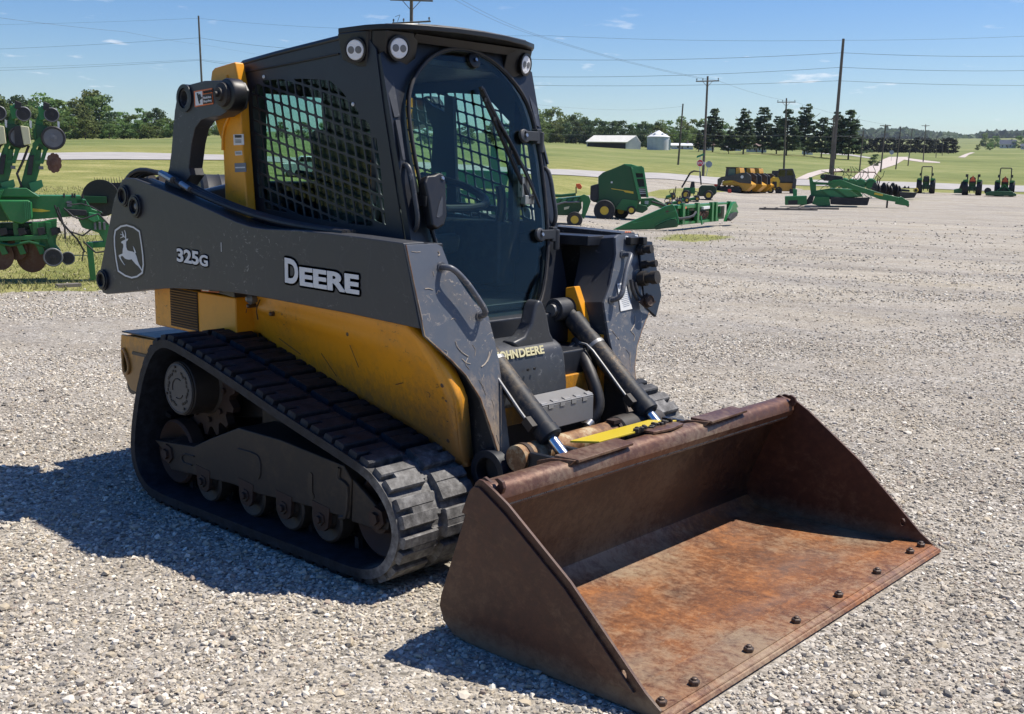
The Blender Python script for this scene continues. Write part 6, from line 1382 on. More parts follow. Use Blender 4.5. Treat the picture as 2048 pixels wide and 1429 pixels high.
# ---------------------------------------------------------------- rake with tines behind the loader arm
S = LP(300, 19.5, None, 'tined_rake', 'dark disc and rows of upright tines standing behind the loader arm', 'hay rake'); S.ay = 500
mb = MB(); mb.lathe(S.v(212, 393, 0), (.25, 1, 0), [(34*S.s, -.02), (34*S.s, .02), (20*S.s, .05), (.05, .06)], 32); mb.build('disc', 'machine_black', S.root)
S.slab('green_bracket', [(183, 389), (222, 390), (222, 402), (183, 402)], -.1, -.05, 'deep_green', bevel=.004)
S.slab('tine_bar', [(205, 366), (300, 362), (402, 384), (402, 396), (300, 378), (205, 378)], 0, .08, 'machine_black')
mb = MB()
for k in range(42):
    x = 204+k*4.8; y0 = np.interp(x, [205, 300, 402], [368, 364, 388]); mb.cyl(S.v(x, y0, .02), S.v(x-2, y0-13+(k % 3), .02), .007, .003, 5)
tag(mb.build('tine_row', 'machine_black', S.root), kind='stuff') if False else mb.build('tine_row', 'machine_black', S.root)
for x, y in ((300, 470), (380, 470)): S.slab('support', [(x, 380), (x+6, 380), (x+6, 500), (x, 500)], 0, .06, 'deep_green')
S = LP(432, 21.0, None, 'black_wheel', 'large black tyre showing between the lift link and the yellow pillar', 'tyre'); S.ay = 470
S.s = 21/F; mb = MB(); c = S.v(436, 402, .3); R = 76*S.s
mb.lathe(c, (1, .12, 0), [(R*.5, .1), (R*.5, -.34), (R*.90, -.36), (R*.97, -.32), (R, -.24), (R*.985, -.22), (R*.985, -.02), (R, 0), (R*.985, .02), (R*.985, .22), (R, .24), (R*.97, .32), (R*.90, .36), (R*.5, .34), (R*.5, .1)], 40, False); mb.build('tyre', 'track_side', S.root); mb = MB(); mb.lathe(c, (1, .12, 0), [(R*.5, -.25), (.1, -.2), (.1, .2), (R*.5, .25)], 24); mb.build('rim', 'hub_yellow', S.root)
# ---------------------------------------------------------------- machine row seen through the cab glass
S = LP(930, 31, None, 'seed_drill', 'green seeding machine seen dimly through the cab windows', 'seed drill'); ay = S.ay
S.slab('frame', [(845, ay-75), (1040, ay-70), (1040, ay-55), (845, ay-58)], 0, .3, 'farm_green', bevel=.01)
S.slab('hopper', [(860, ay-115), (1020, ay-110), (1010, ay-76), (870, ay-78)], 0, .8, 'farm_green', bevel=.03)
for k in range(6): S.slab('row_unit', [(858+k*30, ay-58), (870+k*30, ay-58), (880+k*30, ay-12), (870+k*30, ay-6), (862+k*30, ay-30)], -.2, .1, 'deep_green', bevel=.01); S.wheel('press_wheel', 876+k*30, ay-10, 10, -.2, .08, 'machine_black', 'hub_yellow')
S.slab('mast', [(900, ay-175), (912, ay-175), (916, ay-112), (900, ay-112)], .1, .3, 'farm_green'); S.slab('mast', [(980, ay-160), (992, ay-160), (996, ay-108), (980, ay-108)], .1, .3, 'farm_green')
S.wheel('wheel', 850, ay-26, 28, .3, .3, 'machine_black', 'hub_yellow'); S.wheel('wheel', 1036, ay-24, 26, .3, .3, 'machine_black', 'hub_yellow')
S = LP(705, 26, None, 'spray_cart', 'green cart seen dimly through the side window mesh', 'cart'); ay = S.ay
S.slab('tank', [(668, ay-90), (742, ay-90), (752, ay-70), (744, ay-40), (668, ay-40), (660, ay-66)], 0, .9, 'farm_green', bevel=.06); S.wheel('wheel', 684, ay-22, 24, .1, .25, 'machine_black', 'hub_yellow'); S.wheel('wheel', 728, ay-22, 24, .1, .25, 'machine_black', 'hub_yellow')
# white pickup seen through the rear windows
S = LP(598, 62, None, 'pickup_truck', 'white pickup truck glimpsed through the side window mesh', 'pickup truck'); ay = S.ay
S.slab('body', [(566, ay-4), (566, ay-26), (592, ay-27), (600, ay-40), (622, ay-40), (630, ay-28), (640, ay-24), (641, ay-5)], -.9, .9, 'white_paint', bevel=.08); S.slab('window', [(598, ay-29), (603, ay-38), (611, ay-38), (611, ay-29)], -.92, .92, 'dark_opening'); S.slab('window', [(613, ay-29), (613, ay-38), (620, ay-38), (626, ay-29)], -.92, .92, 'dark_opening')
for x in (580, 627): S.wheel('wheel', x, ay-6, 7, -.8, .25, 'machine_black', 'galvanised')
# ---------------------------------------------------------------- mower with wheel right of the cab
def z2(x, y): return (1150+x*.1709, 300+y*.1709)
def z3(x, y): return (1050+x*.2441, 180+y*.2441)
S = LP(1150, 37, None, 'hay_mower', 'green mower with a small wheel, half hidden by the loader door hinge', 'mower'); S.ay = 457
S.slab('end_plate', [z3(485, 890), z3(525, 905), z3(540, 945), z3(520, 1010), z3(490, 1085), z3(470, 1070), z3(478, 960), z3(450, 905)], -.6, -.45, 'farm_green', bevel=.01)
S.slab('deck', [z3(120, 960), z3(250, 935), z3(460, 905), z3(470, 1000), z3(430, 1060), z3(120, 1060)], -.45, 1.2, 'deep_green', bevel=.02)
for k in range(5): S.slab('shield', [z3(250+k*45, 960), z3(275+k*45, 925), z3(305+k*45, 925), z3(280+k*45, 965)], -.5, .9, 'pale_green' if k % 2 else 'farm_green')
S.bar('top_rail', [z3(230, 905), z3(300, 905), z3(420, 892)], .05, 'deep_green', -.4); S.bar('axle_arm', [z3(180, 1000), z3(330, 955), z3(450, 950)], .03, 'galvanised', -.6)
S.wheel('wheel', *z3(415, 1090), 15.5, -.7, .28, 'machine_black', 'hub_yellow', rr=.5); S.slab('wheel_guard', [z3(360, 1065), z3(400, 1040), z3(470, 1045), z3(475, 1065), z3(420, 1060), z3(370, 1085)], -.8, -.6, 'farm_green')
S.slab('decal', [z3(328, 995), z3(372, 985), z3(365, 1005), z3(330, 1015)], -.62, -.6, 'hopper_cream')
S.bar('lamp_post', [z3(422, 885), z3(420, 830)], .02, 'machine_black', -.5); S.slab('warning_lamp', [z3(418, 808), z3(452, 806), z3(468, 830), z3(460, 850), z3(436, 848), z3(420, 828)], -.6, -.4, 'orange_lamp', bevel=.02)
# ---------------------------------------------------------------- round baler
S = LP(1245, 46, None, 'round_baler', 'tall green round baler with large yellow-hubbed tyres', 'baler'); S.ay = 440.5
body = [z2(200, 445), z2(280, 425), z2(278, 335), z2(330, 288), z2(440, 245), z2(575, 187), z2(650, 222), z2(715, 420), z2(770, 585), z2(740, 640), z2(560, 640), z2(470, 700), z2(300, 640), z2(200, 600)]
S.slab('side_panel', body, 0, .10, 'deep_green', bevel=.02); S.slab('bale_chamber', [(x+1, y+1.5) for x, y in body], .1, 1.9, 'deep_green'); S.slab('side_panel', [(x+2, y+1) for x, y in body], 1.9, 2.0, 'farm_green')
S.slab('rear_gate', [z2(192, 440), z2(285, 415), z2(290, 600), z2(245, 632), z2(190, 600)], -.06, 1.95, 'machine_black', bevel=.05)
S.slab('top_hood', [z2(560, 186), z2(650, 188), z2(745, 215), z2(650, 226), z2(585, 205)], 0, 1.9, 'pale_green', bevel=.02)
# front frame: lighter green ladder-like frame
S.slab('front_frame', [z2(650, 222), z2(692, 250), z2(782, 590), z2(748, 590)], -.12, .02, 'pale_green', bevel=.01); S.slab('front_frame', [z2(770, 212), z2(795, 225), z2(860, 560), z2(838, 565)], -.3, -.15, 'pale_green', bevel=.01); 
S.slab('front_header', [z2(650, 218), z2(775, 208), z2(790, 290), z2(700, 290)], -.1, .05, 'pale_green', bevel=.01)
for y, x0, x1 in ((350, 715, 805), (455, 745, 825)): S.slab('cross_bar', [z2(x0, y-10), z2(x1, y-14), z2(x1+2, y+2), z2(x0+3, y+6)], -.14, -.06, 'pale_green')
S.slab('roller_bay', [z2(698, 288), z2(795, 285), z2(850, 560), z2(775, 560)], .0, .1, 'machine_black')
for k in range(4): S.slab('step', [z2(745+k*5, 455+k*20), z2(826+k*5, 450+k*20), z2(827+k*5, 460+k*20), z2(746+k*5, 465+k*20)], -.12, -.02, 'bin_steel')
S.slab('yellow_stripe', [z2(432, 466), z2(580, 485), z2(685, 498), z2(687, 524), z2(590, 508), z2(570, 492), z2(432, 474)], -.012, 0, 'hub_yellow'); S.slab('reflector', [z2(424, 388), z2(444, 388), z2(444, 408), z2(424, 408)], -.012, 0, 'decal_white')
S.slab('lower_panel', [z2(565, 582), z2(740, 600), z2(730, 690), z2(600, 720), z2(480, 700)], -.05, .05, 'farm_green', bevel=.01)
S.wheel('wheel', *z2(362, 718), 21, -.3, .50, 'rubber', 'hub_yellow', rr=.40); S.wheel('wheel', *z2(550, 735), 17, 1.9, .50, 'rubber', 'hub_yellow', rr=.40)
S.wheel('pickup_wheel', *z2(668, 710), 8.5, -.3, .18, 'rubber', 'hub_yellow', rr=.6)
S.slab('pickup', [z2(600, 680), z2(740, 640), z2(850, 660), z2(860, 700), z2(800, 745), z2(720, 730)], .1, 1.7, 'deep_green', bevel=.03)
S.slab('tongue', [z2(770, 580), z2(920, 570), z2(1090, 655), z2(1170, 690), z2(1160, 710), z2(1060, 690), z2(900, 650), z2(860, 680), z2(780, 660)], .5, .8, 'farm_green', bevel=.01)
S.slab('tongue_decal', [z2(822, 605), z2(868, 605), z2(864, 645), z2(822, 640)], .48, .50, 'bin_steel'); S.bar('driveline', [z2(900, 610), z2(1010, 640), z2(1100, 670)], .04, 'machine_black', .4)
text('lettering', '450M', S.v(*z2(588, 503), -.02), (1, 0, -.12), (0, 0, 1), .07, 'decal_white', S.root, .02) if False else None
# ---------------------------------------------------------------- platform header on the gravel
S = LP(1300, 33.5, None, 'grain_platform', 'long green harvester header with a pointed nose lying on the yard', 'harvester header'); S.ay = 463; ss = S.s
S.slab('end_shield', [z2(470, 950), z2(640, 868), z2(1010, 700), z2(1060, 672), z2(1140, 648), z2(1165, 655), z2(1210, 770), z2(1228, 870), z2(1205, 905), z2(1000, 930), z2(750, 945)], -.15, .12, 'farm_green', bevel=.03)
S.slab('shield_panel', [z2(960, 900), z2(1100, 820), z2(1190, 810), z2(1215, 868), z2(1190, 900), z2(960, 940)], -.19, -.14, 'deep_green', bevel=.02)
mb = MB(); mb.tube(S.pts([z2(700, 868), z2(860, 835), z2(1020, 760), z2(1180, 720)], -.16), .012, 6, 1); mb.tube(S.pts([z2(960, 885), z2(1100, 815), z2(1190, 800)], -.20), .014, 6, 1); mb.build('pressed_rib', 'pale_green', S.root)
mb = MB(); mb.lathe(S.v(*z2(1087, 735), -.152), (0, 1, 0), [(.05, -.003), (.05, .003)], 16); mb.build('emblem', 'rust_brown', S.root)
# back frame running away from the camera
E0 = S.v(*z2(1165, 900), 0); def_dir = None
q1 = G(1455, 39.0); w1 = Matrix.Rotation(-S.rz, 3, 'Z') @ (q1-S.p); ln = math.hypot(w1.x-E0.x, w1.y-E0.y); dirx = Vector((w1.x-E0.x, w1.y-E0.y, 0)).normalized(); nrmy = Vector((-dirx.y, dirx.x, 0)); HB = 42*ss
def HP(u, z, dy=0.0): return E0+dirx*(u*ln)+nrmy*dy+Vector((0, 0, z))
def hslab(name, P, dy, th, mat, bevel=.01): mb = MB(); mb.prism([HP(u, z*HB, dy) for u, z in P], nrmy*th); return mb.build(name, mat, S.root, bevel)
hslab('back_sheet', [(.0, .12), (1, .12), (1, .80), (0, .80)], .05, .05, 'deep_green')
hslab('top_beam', [(0, .82), (.62, .82), (.62, .90), (1.0, .90), (1.0, 1.0), (.0, .98)], -.12, .28, 'farm_green')
hslab('lower_beam', [(.05, .05), (.78, .05), (.78, .18), (.05, .18)], -.12, .2, 'farm_green')
for u in (.06, .32, .60, .68, .97): hslab('upright', [(u, .08), (u+.035, .08), (u+.035, 1.06), (u, 1.06)], -.18, .12, 'farm_green')
for u in (.12, .18, .24, .74, .80, .86): hslab('panel_rib', [(u, .45), (u+.012, .45), (u+.012, .82), (u, .82)], -.02, .07, 'pale_green')
hslab('feeder_opening', [(.34, .20), (.58, .20), (.58, .66), (.34, .66)], -.03, .06, 'machine_black')
mb = MB()
for k in range(8): mb.tube([HP(.36+k*.026, .25*HB, -.05), HP(.37+k*.026, (.45+.1*(k % 2))*HB, -.16), HP(.40+k*.02, .60*HB, -.06)], .018, 6, 1)
mb.build('hose_tangle', 'rust_brown', S.root)
hslab('manual_box', [(.42, .72), (.54, .74), (.54, .88), (.42, .86)], -.2, .08, 'decal_white'); hslab('decal_reflector', [(.10, .80), (.14, .80), (.14, .90), (.10, .90)], -.14, .02, 'orange_lamp')
mb = MB(); mb.tube([HP(.02, .35*HB, -.1), HP(.16, .42*HB, -.3), HP(.30, .62*HB, -.15)], .04, 8, 1); mb.build('drive_shaft', 'machine_black', S.root)
mb = MB(); mb.tube([HP(.34, 0, -.3), HP(.34, .42*HB, -.25)], .03, 6, 0); mb.build('parking_stand', 'pale_green', S.root)
hslab('far_end_plate', [(.97, .95), (1.03, 1.05), (1.09, .74), (1.05, .70), (1.10, .45), (1.02, .15), (.84, .02), (.88, .4)], -.3, .12, 'farm_green'); hslab('end_drive', [(.86, .05), (1.0, .30), (1.0, .5), (.9, .45), (.82, .2)], -.42, .1, 'machine_black')
mb = MB(); mb.cyl(S.v(*z2(1197, 640), 0), S.v(*z2(1195, 560), 0), .015, n=6); mb.build('flag_post', 'machine_black', S.root)
# ---------------------------------------------------------------- small mowers and the utility vehicle
def mower(px, d, label, w=1.0):
    S = LP(px, d, None, 'zero_turn_mower', label, 'ride-on mower', 'green ride-on mowers beside the baler'); a = S.ay; 
    S.slab('deck', [(px-15*w, a-2), (px-15*w, a-6), (px-5*w, a-8), (px+9*w, a-7), (px+10*w, a-2)], -.5, .5, 'farm_green', bevel=.04)
    S.slab('engine_body', [(px-3*w, a-6), (px-2*w, a-12), (px+8*w, a-12), (px+11*w, a-5)], -.35, .35, 'machine_black', bevel=.04)
    S.slab('seat', [(px-4*w, a-9), (px-3*w, a-12), (px+3*w, a-12), (px+4*w, a-19), (px+6.5*w, a-19), (px+6*w, a-9)], -.25, .25, 'hub_yellow' if w > .95 else 'seat_vinyl', bevel=.04)
    S.bar('steering_lever', [(px-3*w, a-7), (px-6*w, a-14), (px-4*w, a-17)], .02, 'machine_black', -.3); S.bar('roll_bar', [(px+8*w, a-9), (px+10*w, a-24)], .03, 'machine_black', .3)
    S.wheel('wheel', px+4*w, a-5.5, 6*w, -.55, .25, 'machine_black', 'hub_yellow', rr=.5); S.wheel('wheel', px+4*w, a-5.5, 6*w, .55, .25, 'machine_black', 'hub_yellow'); S.wheel('caster', px-13*w, a-3, 3*w, -.4, .1, 'machine_black', 'hub_yellow')
for px, d, lb, w in ((1337, 62, 'nearest green ride-on mower, left end of the small mower cluster', 1.0), (1357, 66, 'green ride-on mower in the middle of the cluster', .9), (1372, 70, 'green ride-on mower under the slanted roll bar of the utility vehicle', .9), (1393, 72, 'small green mower against the front wheel of the utility vehicle', .8), (1345, 74, 'hindmost ride-on mower at the grass edge', .75)): mower(px, d, lb, w)
S = LP(1405, 75, None, 'utility_vehicle', 'green open utility vehicle with an empty black roll cage', 'utility vehicle'); a = S.ay; ox = 1405
S.slab('hood', [(1398, a-6), (1399, a-22), (1404, a-27), (1428, a-27), (1433, a-22), (1433, a-12), (1426, a-6)], -.6, .6, 'dark_green', bevel=.06); S.slab('cargo_box', [(1368, a-12), (1370, a-22), (1392, a-22), (1392, a-10)], -.6, .6, 'farm_green', bevel=.04)
S.slab('seat', [(1380, a-14), (1384, a-34), (1390, a-34), (1392, a-16), (1398, a-14)], -.5, .5, 'seat_vinyl', bevel=.05)
for dy in (-.65, .65): S.bar('roll_cage', [(1366, a-22), (1381, a-50), (1388, a-54), (1400, a-53), (1403, a-28)], .05, 'machine_black', dy)
for x in (1383, 1400): mb = MB(); mb.cyl(S.v(x, a-52.5, -.65), S.v(x, a-52.5, .65), .04, n=8); mb.build('cage_cross', 'machine_black', S.root)
for x in (1375, 1418): 
    for dy in (-.7, .6): S.wheel('wheel', x, a-8.5, 9, dy, .3, 'machine_black', 'hub_yellow', rr=.55)
# ---------------------------------------------------------------- row of parked track loaders
def zc(x, y): return (1400+x*.2197, 300+y*.2197)
def small_loader(px, d, label, k=1.0, dark=True):
    S = LP(px, d, None, 'parked_track_loader', label, 'track loader', 'track loaders parked in a row at the road edge', yaw=-.38); a = S.ay
    def q(P): return [(px+(x-290)*.2197*k, a+(y-402)*.2197*k) for x, y in P]
    for dy in (-.75, .55): S.slab('rubber_track', q([(178, 395), (185, 372), (250, 352), (375, 350), (400, 372), (395, 400), (195, 402)]), dy, dy+.30, 'machine_black', bevel=.05)
    S.slab('body', q([(210, 345), (215, 305), (380, 290), (440, 300), (490, 330), (488, 345), (430, 392), (380, 385), (370, 345)]), -.5, .5, 'loader_yellow', bevel=.04)
    for dy in (-.74, .62): S.slab('lift_arm', q([(178, 372), (178, 290), (215, 270), (330, 250), (400, 232), (440, 230), (482, 255), (488, 325), (430, 322), (380, 318), (330, 300), (225, 300), (205, 345)]), dy, dy+.12, 'loader_grey', bevel=.02)
    S.slab('cab', q([(232, 270), (240, 188), (322, 185), (335, 250), (330, 280)]), -.42, .42, 'loader_grey', bevel=.03); S.slab('cab_window', q([(262, 262), (268, 200), (325, 198), (332, 250)]), -.47, .47, 'cab_pane')
    S.slab('roof', q([(235, 190), (240, 183), (352, 184), (352, 190)]), -.46, .46, 'machine_black'); S.slab('rear_tower', q([(338, 300), (335, 190), (368, 190), (378, 235), (372, 300)]), -.5, .5, 'loader_yellow', bevel=.02)
    S.slab('side_decal', q([(216, 308), (310, 296), (312, 312), (218, 330)]), -.515, -.5, 'hub_yellow')
    mb = MB(); mb.lathe(S.v(*q([(405, 268)])[0], -.75), (0, 1, 0), [(.13, -.005), (.13, .005)], 16); mb.build('emblem', 'decal_white', S.root)
    S.slab('bucket', q([(150, 402), (180, 402), (185, 350), (172, 352)]), -.8, .8, 'loader_grey')
    return S
for i in (2, 1, 0):
    px = 1466+(0, 21, 38)[i]; d = 93+i*1.9; small_loader(px, d, ['nearest parked track loader, its whole yellow and black side in view', 'second parked track loader from the left, mostly hidden behind the first', 'third parked track loader, only its grey rear arm showing beside the bright yellow one'][i])
S = LP(1551, 97, None, 'parked_skid_loader', 'bright yellow loader with a square black rear grille in the parked row', 'skid loader'); a = S.ay
S.slab('body', [(1541, a-6), (1541, a-26), (1546, a-31), (1556, a-31), (1560, a-24), (1560, a-6)], -.6, .9, 'hub_yellow', bevel=.08); S.slab('rear_grille', [(1546, a-10), (1546, a-22), (1554, a-22), (1554, a-10)], -.63, -.6, 'machine_black')
for x in (1543, 1558): S.wheel('wheel', x, a-6, 6.5, -.5, .3, 'machine_black', 'hub_yellow')
S.slab('cab', [(1543, a-30), (1544, a-43), (1556, a-43), (1558, a-30)], 0, .9, 'loader_grey', bevel=.03)
S = LP(1573, 97, None, 'parked_cab_loader', 'rightmost parked track loader, black cab turned towards the camera', 'track loader', 'track loaders parked in a row at the road edge'); a = S.ay
S.slab('cab', [(1553, a-30), (1558, a-46), (1584, a-47), (1590, a-32), (1588, a-20), (1556, a-20)], -.4, .8, 'loader_grey', bevel=.05); S.slab('windshield', [(1573, a-34), (1574, a-44), (1583, a-44), (1586, a-34)], -.42, -.4, 'far_glass'); S.slab('windshield', [(1556, a-32), (1560, a-44), (1570, a-44), (1570, a-32)], -.42, -.4, 'far_glass')
S.slab('body', [(1554, a-4), (1556, a-20), (1590, a-20), (1589, a-4)], -.6, .8, 'loader_yellow', bevel=.05); S.slab('lift_arm', [(1584, a-10), (1586, a-34), (1592, a-26), (1591, a-8)], -.8, .8, 'loader_grey', bevel=.03); S.slab('rubber_track', [(1554, a), (1554, a-8), (1566, a-9), (1566, a)], -.7, .9, 'machine_black', bevel=.04); S.slab('rubber_track', [(1580, a), (1580, a-9), (1591, a-8), (1591, a)], -.7, .9, 'machine_black', bevel=.04)
S = LP(1437, 94, None, 'push_mower', 'small red and white machine between the utility vehicle and the parked loaders', 'push mower'); a = S.ay; S.slab('deck', [(1428, a-3), (1429, a-10), (1440, a-11), (1444, a-4)], -.3, .3, 'red_plastic', bevel=.03); S.bar('handle', [(1440, a-9), (1448, a-18)], .02, 'machine_black'); 
for x in (1431, 1441): S.wheel('wheel', x, a-3, 3, -.3, .08, 'machine_black', 'decal_white')
S = LP(1460, 90, None, 'red_can', 'small red fuel can on the gravel in front of the nearest parked loader', 'fuel can'); a = S.ay; S.slab('can_body', [(1457, a), (1457, a-7), (1463, a-7), (1464, a)], -.1, .1, 'red_plastic', bevel=.02); S.slab('can_spout', [(1459, a-7), (1460, a-9), (1462, a-9), (1462, a-7)], -.03, .03, 'machine_black')
# ---------------------------------------------------------------- mower conditioner
S = LP(1690, 66, 407, 'mower_conditioner', 'low wide green mower conditioner with a long sloping tongue', 'mower conditioner'); S.ay = 408
S.slab('cutter_deck', [zc(1030, 400), zc(1085, 355), zc(1200, 335), zc(1440, 340), zc(1480, 400), zc(1220, 430)], .2, 2.6, 'farm_green', bevel=.03)
S.slab('deck_panel', [zc(1140, 350), zc(1230, 350), zc(1330, 410), zc(1215, 412)], .1, .2, 'pale_green', bevel=.01); S.slab('deck_panel', [zc(1270, 345), zc(1370, 345), zc(1450, 400), zc(1350, 405)], .1, .2, 'pale_green', bevel=.01)
S.slab('rubber_skirt', [zc(1205, 405), zc(1330, 410), zc(1535, 405), zc(1520, 472), zc(1340, 475), zc(1215, 470)], -.1, .1, 'machine_black', bevel=.02)
S.slab('front_shield', [zc(1080, 405), zc(1200, 405), zc(1215, 480), zc(1120, 485), zc(1060, 470)], -.2, .1, 'farm_green', bevel=.02); S.slab('end_shield', [zc(1035, 400), zc(1075, 398), zc(1062, 465), zc(940, 495), zc(1000, 460)], -.2, .0, 'machine_black', bevel=.02)
S.slab('rear_post', [zc(1020, 240), zc(1045, 240), zc(1055, 275), zc(1080, 290), zc(1090, 395), zc(1045, 398)], .3, .7, 'farm_green', bevel=.02); S.slab('arm', [zc(1050, 280), zc(1190, 285), zc(1190, 305), zc(1060, 305)], .3, .6, 'farm_green', bevel=.02)
S.slab('tongue', [zc(1215, 265), zc(1290, 258), zc(1400, 300), zc(1620, 365), zc(1770, 400), zc(1760, 440), zc(1620, 420), zc(1500, 375), zc(1310, 315), zc(1225, 310)], -.3, .1, 'farm_green', bevel=.03)
S.slab('tongue_decal', [zc(1570, 362), zc(1640, 375), zc(1636, 390), zc(1566, 378)], -.31, -.3, 'hub_yellow'); S.slab('gearbox', [zc(1120, 215), zc(1160, 212), zc(1300, 230), zc(1310, 265), zc(1150, 270), zc(1120, 250)], -.1, .8, 'machine_black', bevel=.05)
S.wheel('wheel', *zc(1138, 235), 5, -.2, .3, 'machine_black', 'deep_green'); S.slab('hitch', [zc(1750, 400), zc(1790, 395), zc(1850, 430), zc(1855, 470), zc(1800, 465), zc(1740, 455)], -.25, .15, 'farm_green', bevel=.03); S.slab('hitch_end', [zc(1810, 455), zc(1858, 458), zc(1850, 482)], -.15, .0, 'machine_black')
S.slab('jack_stand', [zc(1672, 420), zc(1686, 420), zc(1684, 505), zc(1670, 505)], -.1, .1, 'machine_black'); S.slab('jack_foot', [zc(1610, 506), zc(1770, 505), zc(1775, 512), zc(1605, 513)], -.3, .3, 'weathered_wood')
S = LP(1594, 66, None, 'tool_box', 'green steel box with an upright plate left of the mower conditioner', 'box'); S.ay = 404
S.slab('box', [zc(790, 385), zc(975, 378), zc(978, 455), zc(795, 460)], -.5, .6, 'farm_green', bevel=.03); S.slab('upright_plate', [zc(855, 318), zc(890, 325), zc(892, 385), zc(858, 385)], .2, .4, 'pale_green', bevel=.01); S.slab('recess', [zc(820, 420), zc(900, 415), zc(900, 455), zc(824, 457)], -.52, -.5, 'machine_black')
S = LP(1580, 60, None, 'wooden_skid', 'grey timber skid lying left of the mower conditioner', 'timber skid'); mb = MB()
for k in range(3): mb.box((0, k*.3-.3, .05), (3.0, .14, .09))
mb.build('runner', 'weathered_wood', S.root, .01); mb = MB(); 
for k in range(5): mb.box((-1.2+k*.6, 0, .115), (.12, .8, .03))
mb.build('cross_slat', 'weathered_wood', S.root)
S = LP(1632, 62, None, 'wooden_skid', 'grey timber skid under the front of the mower conditioner', 'timber skid'); mb = MB()
for k in range(3): mb.box((0, k*.3-.3, .05), (2.6, .14, .09))
mb.build('runner', 'weathered_wood', S.root, .01)
# ---------------------------------------------------------------- hay tedder standing folded, on a rusty frame
S = LP(1712, 86, None, 'hay_tedder', 'folded green hay tedder with curved tines in a thin rusty frame', 'hay tedder'); S.ay = 378
for i, (cx, cy) in enumerate((zc(1240, 232), zc(1330, 235), zc(1390, 240), zc(1460, 240), zc(1545, 235))):
    mb = MB(); mb.lathe(S.v(cx, cy, 0), (0, 1, 0), [(.35, -.2), (.42, 0), (.35, .2)], 14); RT_ = mb.build('rotor', 'farm_green', S.root)
    mb = MB()
    for k in range(9):
        a_ = k*.7+i; c = S.v(cx, cy, -.1); mb.tube([c+Vector((math.cos(a_)*.3, 0, math.sin(a_)*.3)), c+Vector((math.cos(a_)*.9, -.1, math.sin(a_)*.9)), c+Vector((math.cos(a_+.3)*1.3, -.2, math.sin(a_+.3)*1.3))], .022, 5, 1)
    mb.build('tine_set', 'deep_green', RT_)
S.bar('carrier', [zc(1180, 245), zc(1560, 245)], .08, 'farm_green', 0); S.bar('folding_arm', [zc(1530, 330), zc(1610, 290), zc(1660, 300)], .03, 'rust_brown', -.3)
S.bar('frame_post', [zc(1238, 138), zc(1240, 240)], .035, 'rust_brown', -.2); S.bar('frame_rail', [zc(1230, 137), zc(1570, 137), zc(1618, 185), zc(1600, 300), zc(1560, 335)], .04, 'rust_brown', -.2); S.bar('frame_post', [zc(1600, 180), zc(1595, 290)], .04, 'rust_brown', .2); S.slab('lamp', [zc(1345, 110), zc(1362, 110), zc(1362, 130), zc(1345, 130)], -.2, 0, 'rust_brown')
for x in (1240, 1600): S.bar('frame_leg', [zc(x, 240), (zc(x, 0)[0], 378)], .05, 'rust_brown', 0)
# ---------------------------------------------------------------- dark tillage tool
S = LP(1790, 84, None, 'disc_harrow', 'dark purple-black disc harrow between the mower conditioner and the first tractor', 'disc harrow'); S.ay = 396
for k in range(9):
    cx, cy = zc(1620+k*24, 350+(k % 3)*12); mb = MB(); mb.lathe(S.v(cx, cy, -.2*(k % 2)), (1, .5, 0), [(.45, -.02), (.45, .02), (.2, .1)], 16); mb.build('disc_blade', 'machine_black', S.root)
S.slab('frame', [zc(1580, 340), zc(1800, 345), zc(1900, 355), zc(1900, 372), zc(1600, 362)], -.2, .4, 'machine_black', bevel=.02); S.slab('scoop', [zc(1815, 372), zc(1960, 378), zc(1940, 420), zc(1860, 428), zc(1825, 405)], -.6, .6, 'machine_black', bevel=.04)
S.slab('tooth', [zc(1840, 345), zc(1860, 320), zc(1880, 345)], -.1, 0, 'machine_black'); S.slab('tooth', [zc(1870, 345), zc(1892, 322), zc(1900, 345)], -.1, 0, 'machine_black'); S.wheel('gauge_wheel', *zc(1950, 358), 4.5, .3, .3, 'hub_yellow', 'machine_black')
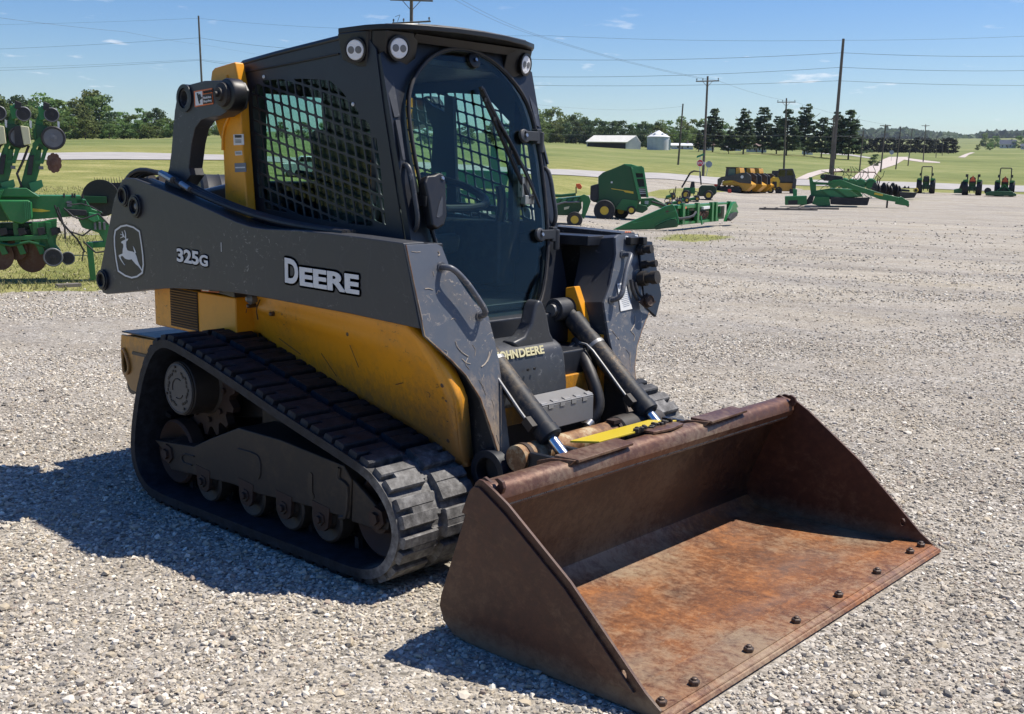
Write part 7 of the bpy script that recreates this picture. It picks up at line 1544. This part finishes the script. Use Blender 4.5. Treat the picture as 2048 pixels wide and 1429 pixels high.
# ---------------------------------------------------------------- compact tractors seen from behind
def tractor(px, d, label, smv, rops, extra):
    S = LP(px, d, None, 'compact_tractor', label, 'tractor', 'green compact tractors at the right'); a = S.ay; k = 100/d
    def P(L): return [(px+x*k, a-y*k) for x, y in L]
    for sx in (-1, 1):
        mb = MB(); c = S.v(px+sx*12*k, a-13.5*k, 0); R = 13.5*k*S.s; mb.lathe(c, (1, 0, 0), [(R*.5, .1), (R*.5, -.2), (R*.93, -.22), (R, -.17), (R, .17), (R*.93, .22), (R*.5, .2), (R*.5, .1)], 24, False); t_ = mb.build('rear_tyre', 'rubber', S.root)
        mb = MB(); mb.lathe(c-Vector((sx*-.0, 0, 0)), (1, 0, 0), [(R*.5, -.2), (R*.2, -.14), (R*.2, .14), (R*.5, .2)], 16); mb.build('rim', 'hub_yellow', t_)
        mb = MB(); c = S.v(px+sx*9*k, a-7*k, 1.6); mb.lathe(c, (1, 0, 0), [(.05, -.12), (.34, -.14), (.34, .14), (.05, .12)], 18); mb.build('front_tyre', 'rubber', S.root)
        S.slab('fender', P([(sx*7, 24), (sx*15, 25), (sx*16, 28), (sx*8, 29)]), -.5, .6, 'farm_green', bevel=.02)
    S.slab('rear_axle', P([(-9, 8), (9, 8), (9, 16), (-9, 16)]), -.3, .3, 'deep_green', bevel=.03); S.slab('hood', P([(-6, 14), (6, 14), (6, 27), (4, 29), (-4, 29), (-6, 27)]), .3, 2.0, 'farm_green', bevel=.05)
    S.slab('seat', P([(-5, 22), (5, 22), (5, 32), (-5, 32)]), -.2, .1, 'seat_vinyl', bevel=.04); mb = MB(); mb.ring(S.v(px, a-31*k, .6), (0, .5, 1), .22, .18, .03, 18); mb.build('steering_wheel', 'machine_black', S.root)
    H_ = 50 if rops else 38
    mb = MB()
    if rops: mb.tube(S.pts(P([(-9, 20), (-9.5, 34), (-9, H_-1), (-8, H_), (8, H_), (9, H_-1), (9.5, 34), (9, 20)]), -.1), .045, 8, 0)
    else: mb.tube(S.pts(P([(-9, 20), (-9, H_)]), -.1), .05, 8, 0); mb.tube(S.pts(P([(9, 20), (9, H_)]), -.1), .05, 8, 0)
    mb.build('roll_bar', 'machine_black', S.root)
    for sx in (-1, 1): S.slab('tail_lamp', P([(sx*9, 33), (sx*12.5, 33), (sx*12.5, 38), (sx*9, 38)]), -.2, -.1, 'machine_black')
    if smv:
        t_ = S.slab('warning_triangle', P([(-5, 26), (5, 26), (0, 34)]), -.36, -.33, 'orange_lamp'); S.slab('triangle_edge', P([(-6, 25), (6, 25), (0, 36)]), -.33, -.32, 'red_plastic', par=t_)
    for sx in (-1, 1): S.bar('lift_arm', P([(sx*3, 14), (sx*4, 5)]), .04, 'machine_black', -.5)
    if extra == 'loader': S.slab('green_blade', P([(-31, 3), (-31, 10), (-22, 12), (-14, 10), (-14, 3)]), .6, 1.4, 'farm_green', bevel=.03); S.slab('cargo_frame', P([(-22, 12), (-19, 24), (-14, 26), (-14, 10)]), .2, .6, 'machine_black')
    if extra == 'cutter':
        S.slab('cutter_deck', P([(-30, 1), (-30, 6), (-20, 9), (12, 9), (20, 5), (20, 1)]), -2.0, -.6, 'deep_green', bevel=.04); S.wheel('cutter_wheel', px-27*k, a-9*k, 6*k, -.9, .2, 'machine_black', 'machine_black'); S.bar('cutter_hitch', P([(-12, 9), (0, 20), (10, 9)]), .04, 'farm_green', -.7)
tractor(1853, 103, 'green compact tractor with an open roll bar, leftmost of the three', False, True, '')
tractor(1946, 101, 'middle green tractor with an orange triangle and a green blade at its left', True, False, 'loader')
tractor(2011, 100, 'rightmost green tractor with a tall roll bar and a mowing deck behind', True, True, 'cutter')
# ================================================================ AIR
bpy.ops.mesh.primitive_cube_add(size=1, location=(O.x, O.y, 0)); hz_ = bpy.context.object; hz_.name = 'haze'; hz_.data.name = 'haze'
zlo = float(Z.min())-1.0; zhi = float(max(Z.max(), 60))+5.0
hz_.scale = (10600, 10600, zhi-zlo); hz_.location.z = (zhi+zlo)/2
m = bpy.data.materials.new('haze'); m.use_nodes = True; t = m.node_tree; t.nodes.clear(); pv = t.nodes.new('ShaderNodeVolumePrincipled'); pv.inputs['Color'].default_value = (.78, .86, 1, 1); pv.inputs['Density'].default_value = .00007; pv.inputs['Anisotropy'].default_value = .3
oo = t.nodes.new('ShaderNodeOutputMaterial'); t.links.new(pv.outputs[0], oo.inputs['Volume']); hz_.data.materials.append(m); tag(hz_, 'thin blue summer haze over the far fields', 'haze', kind='stuff')
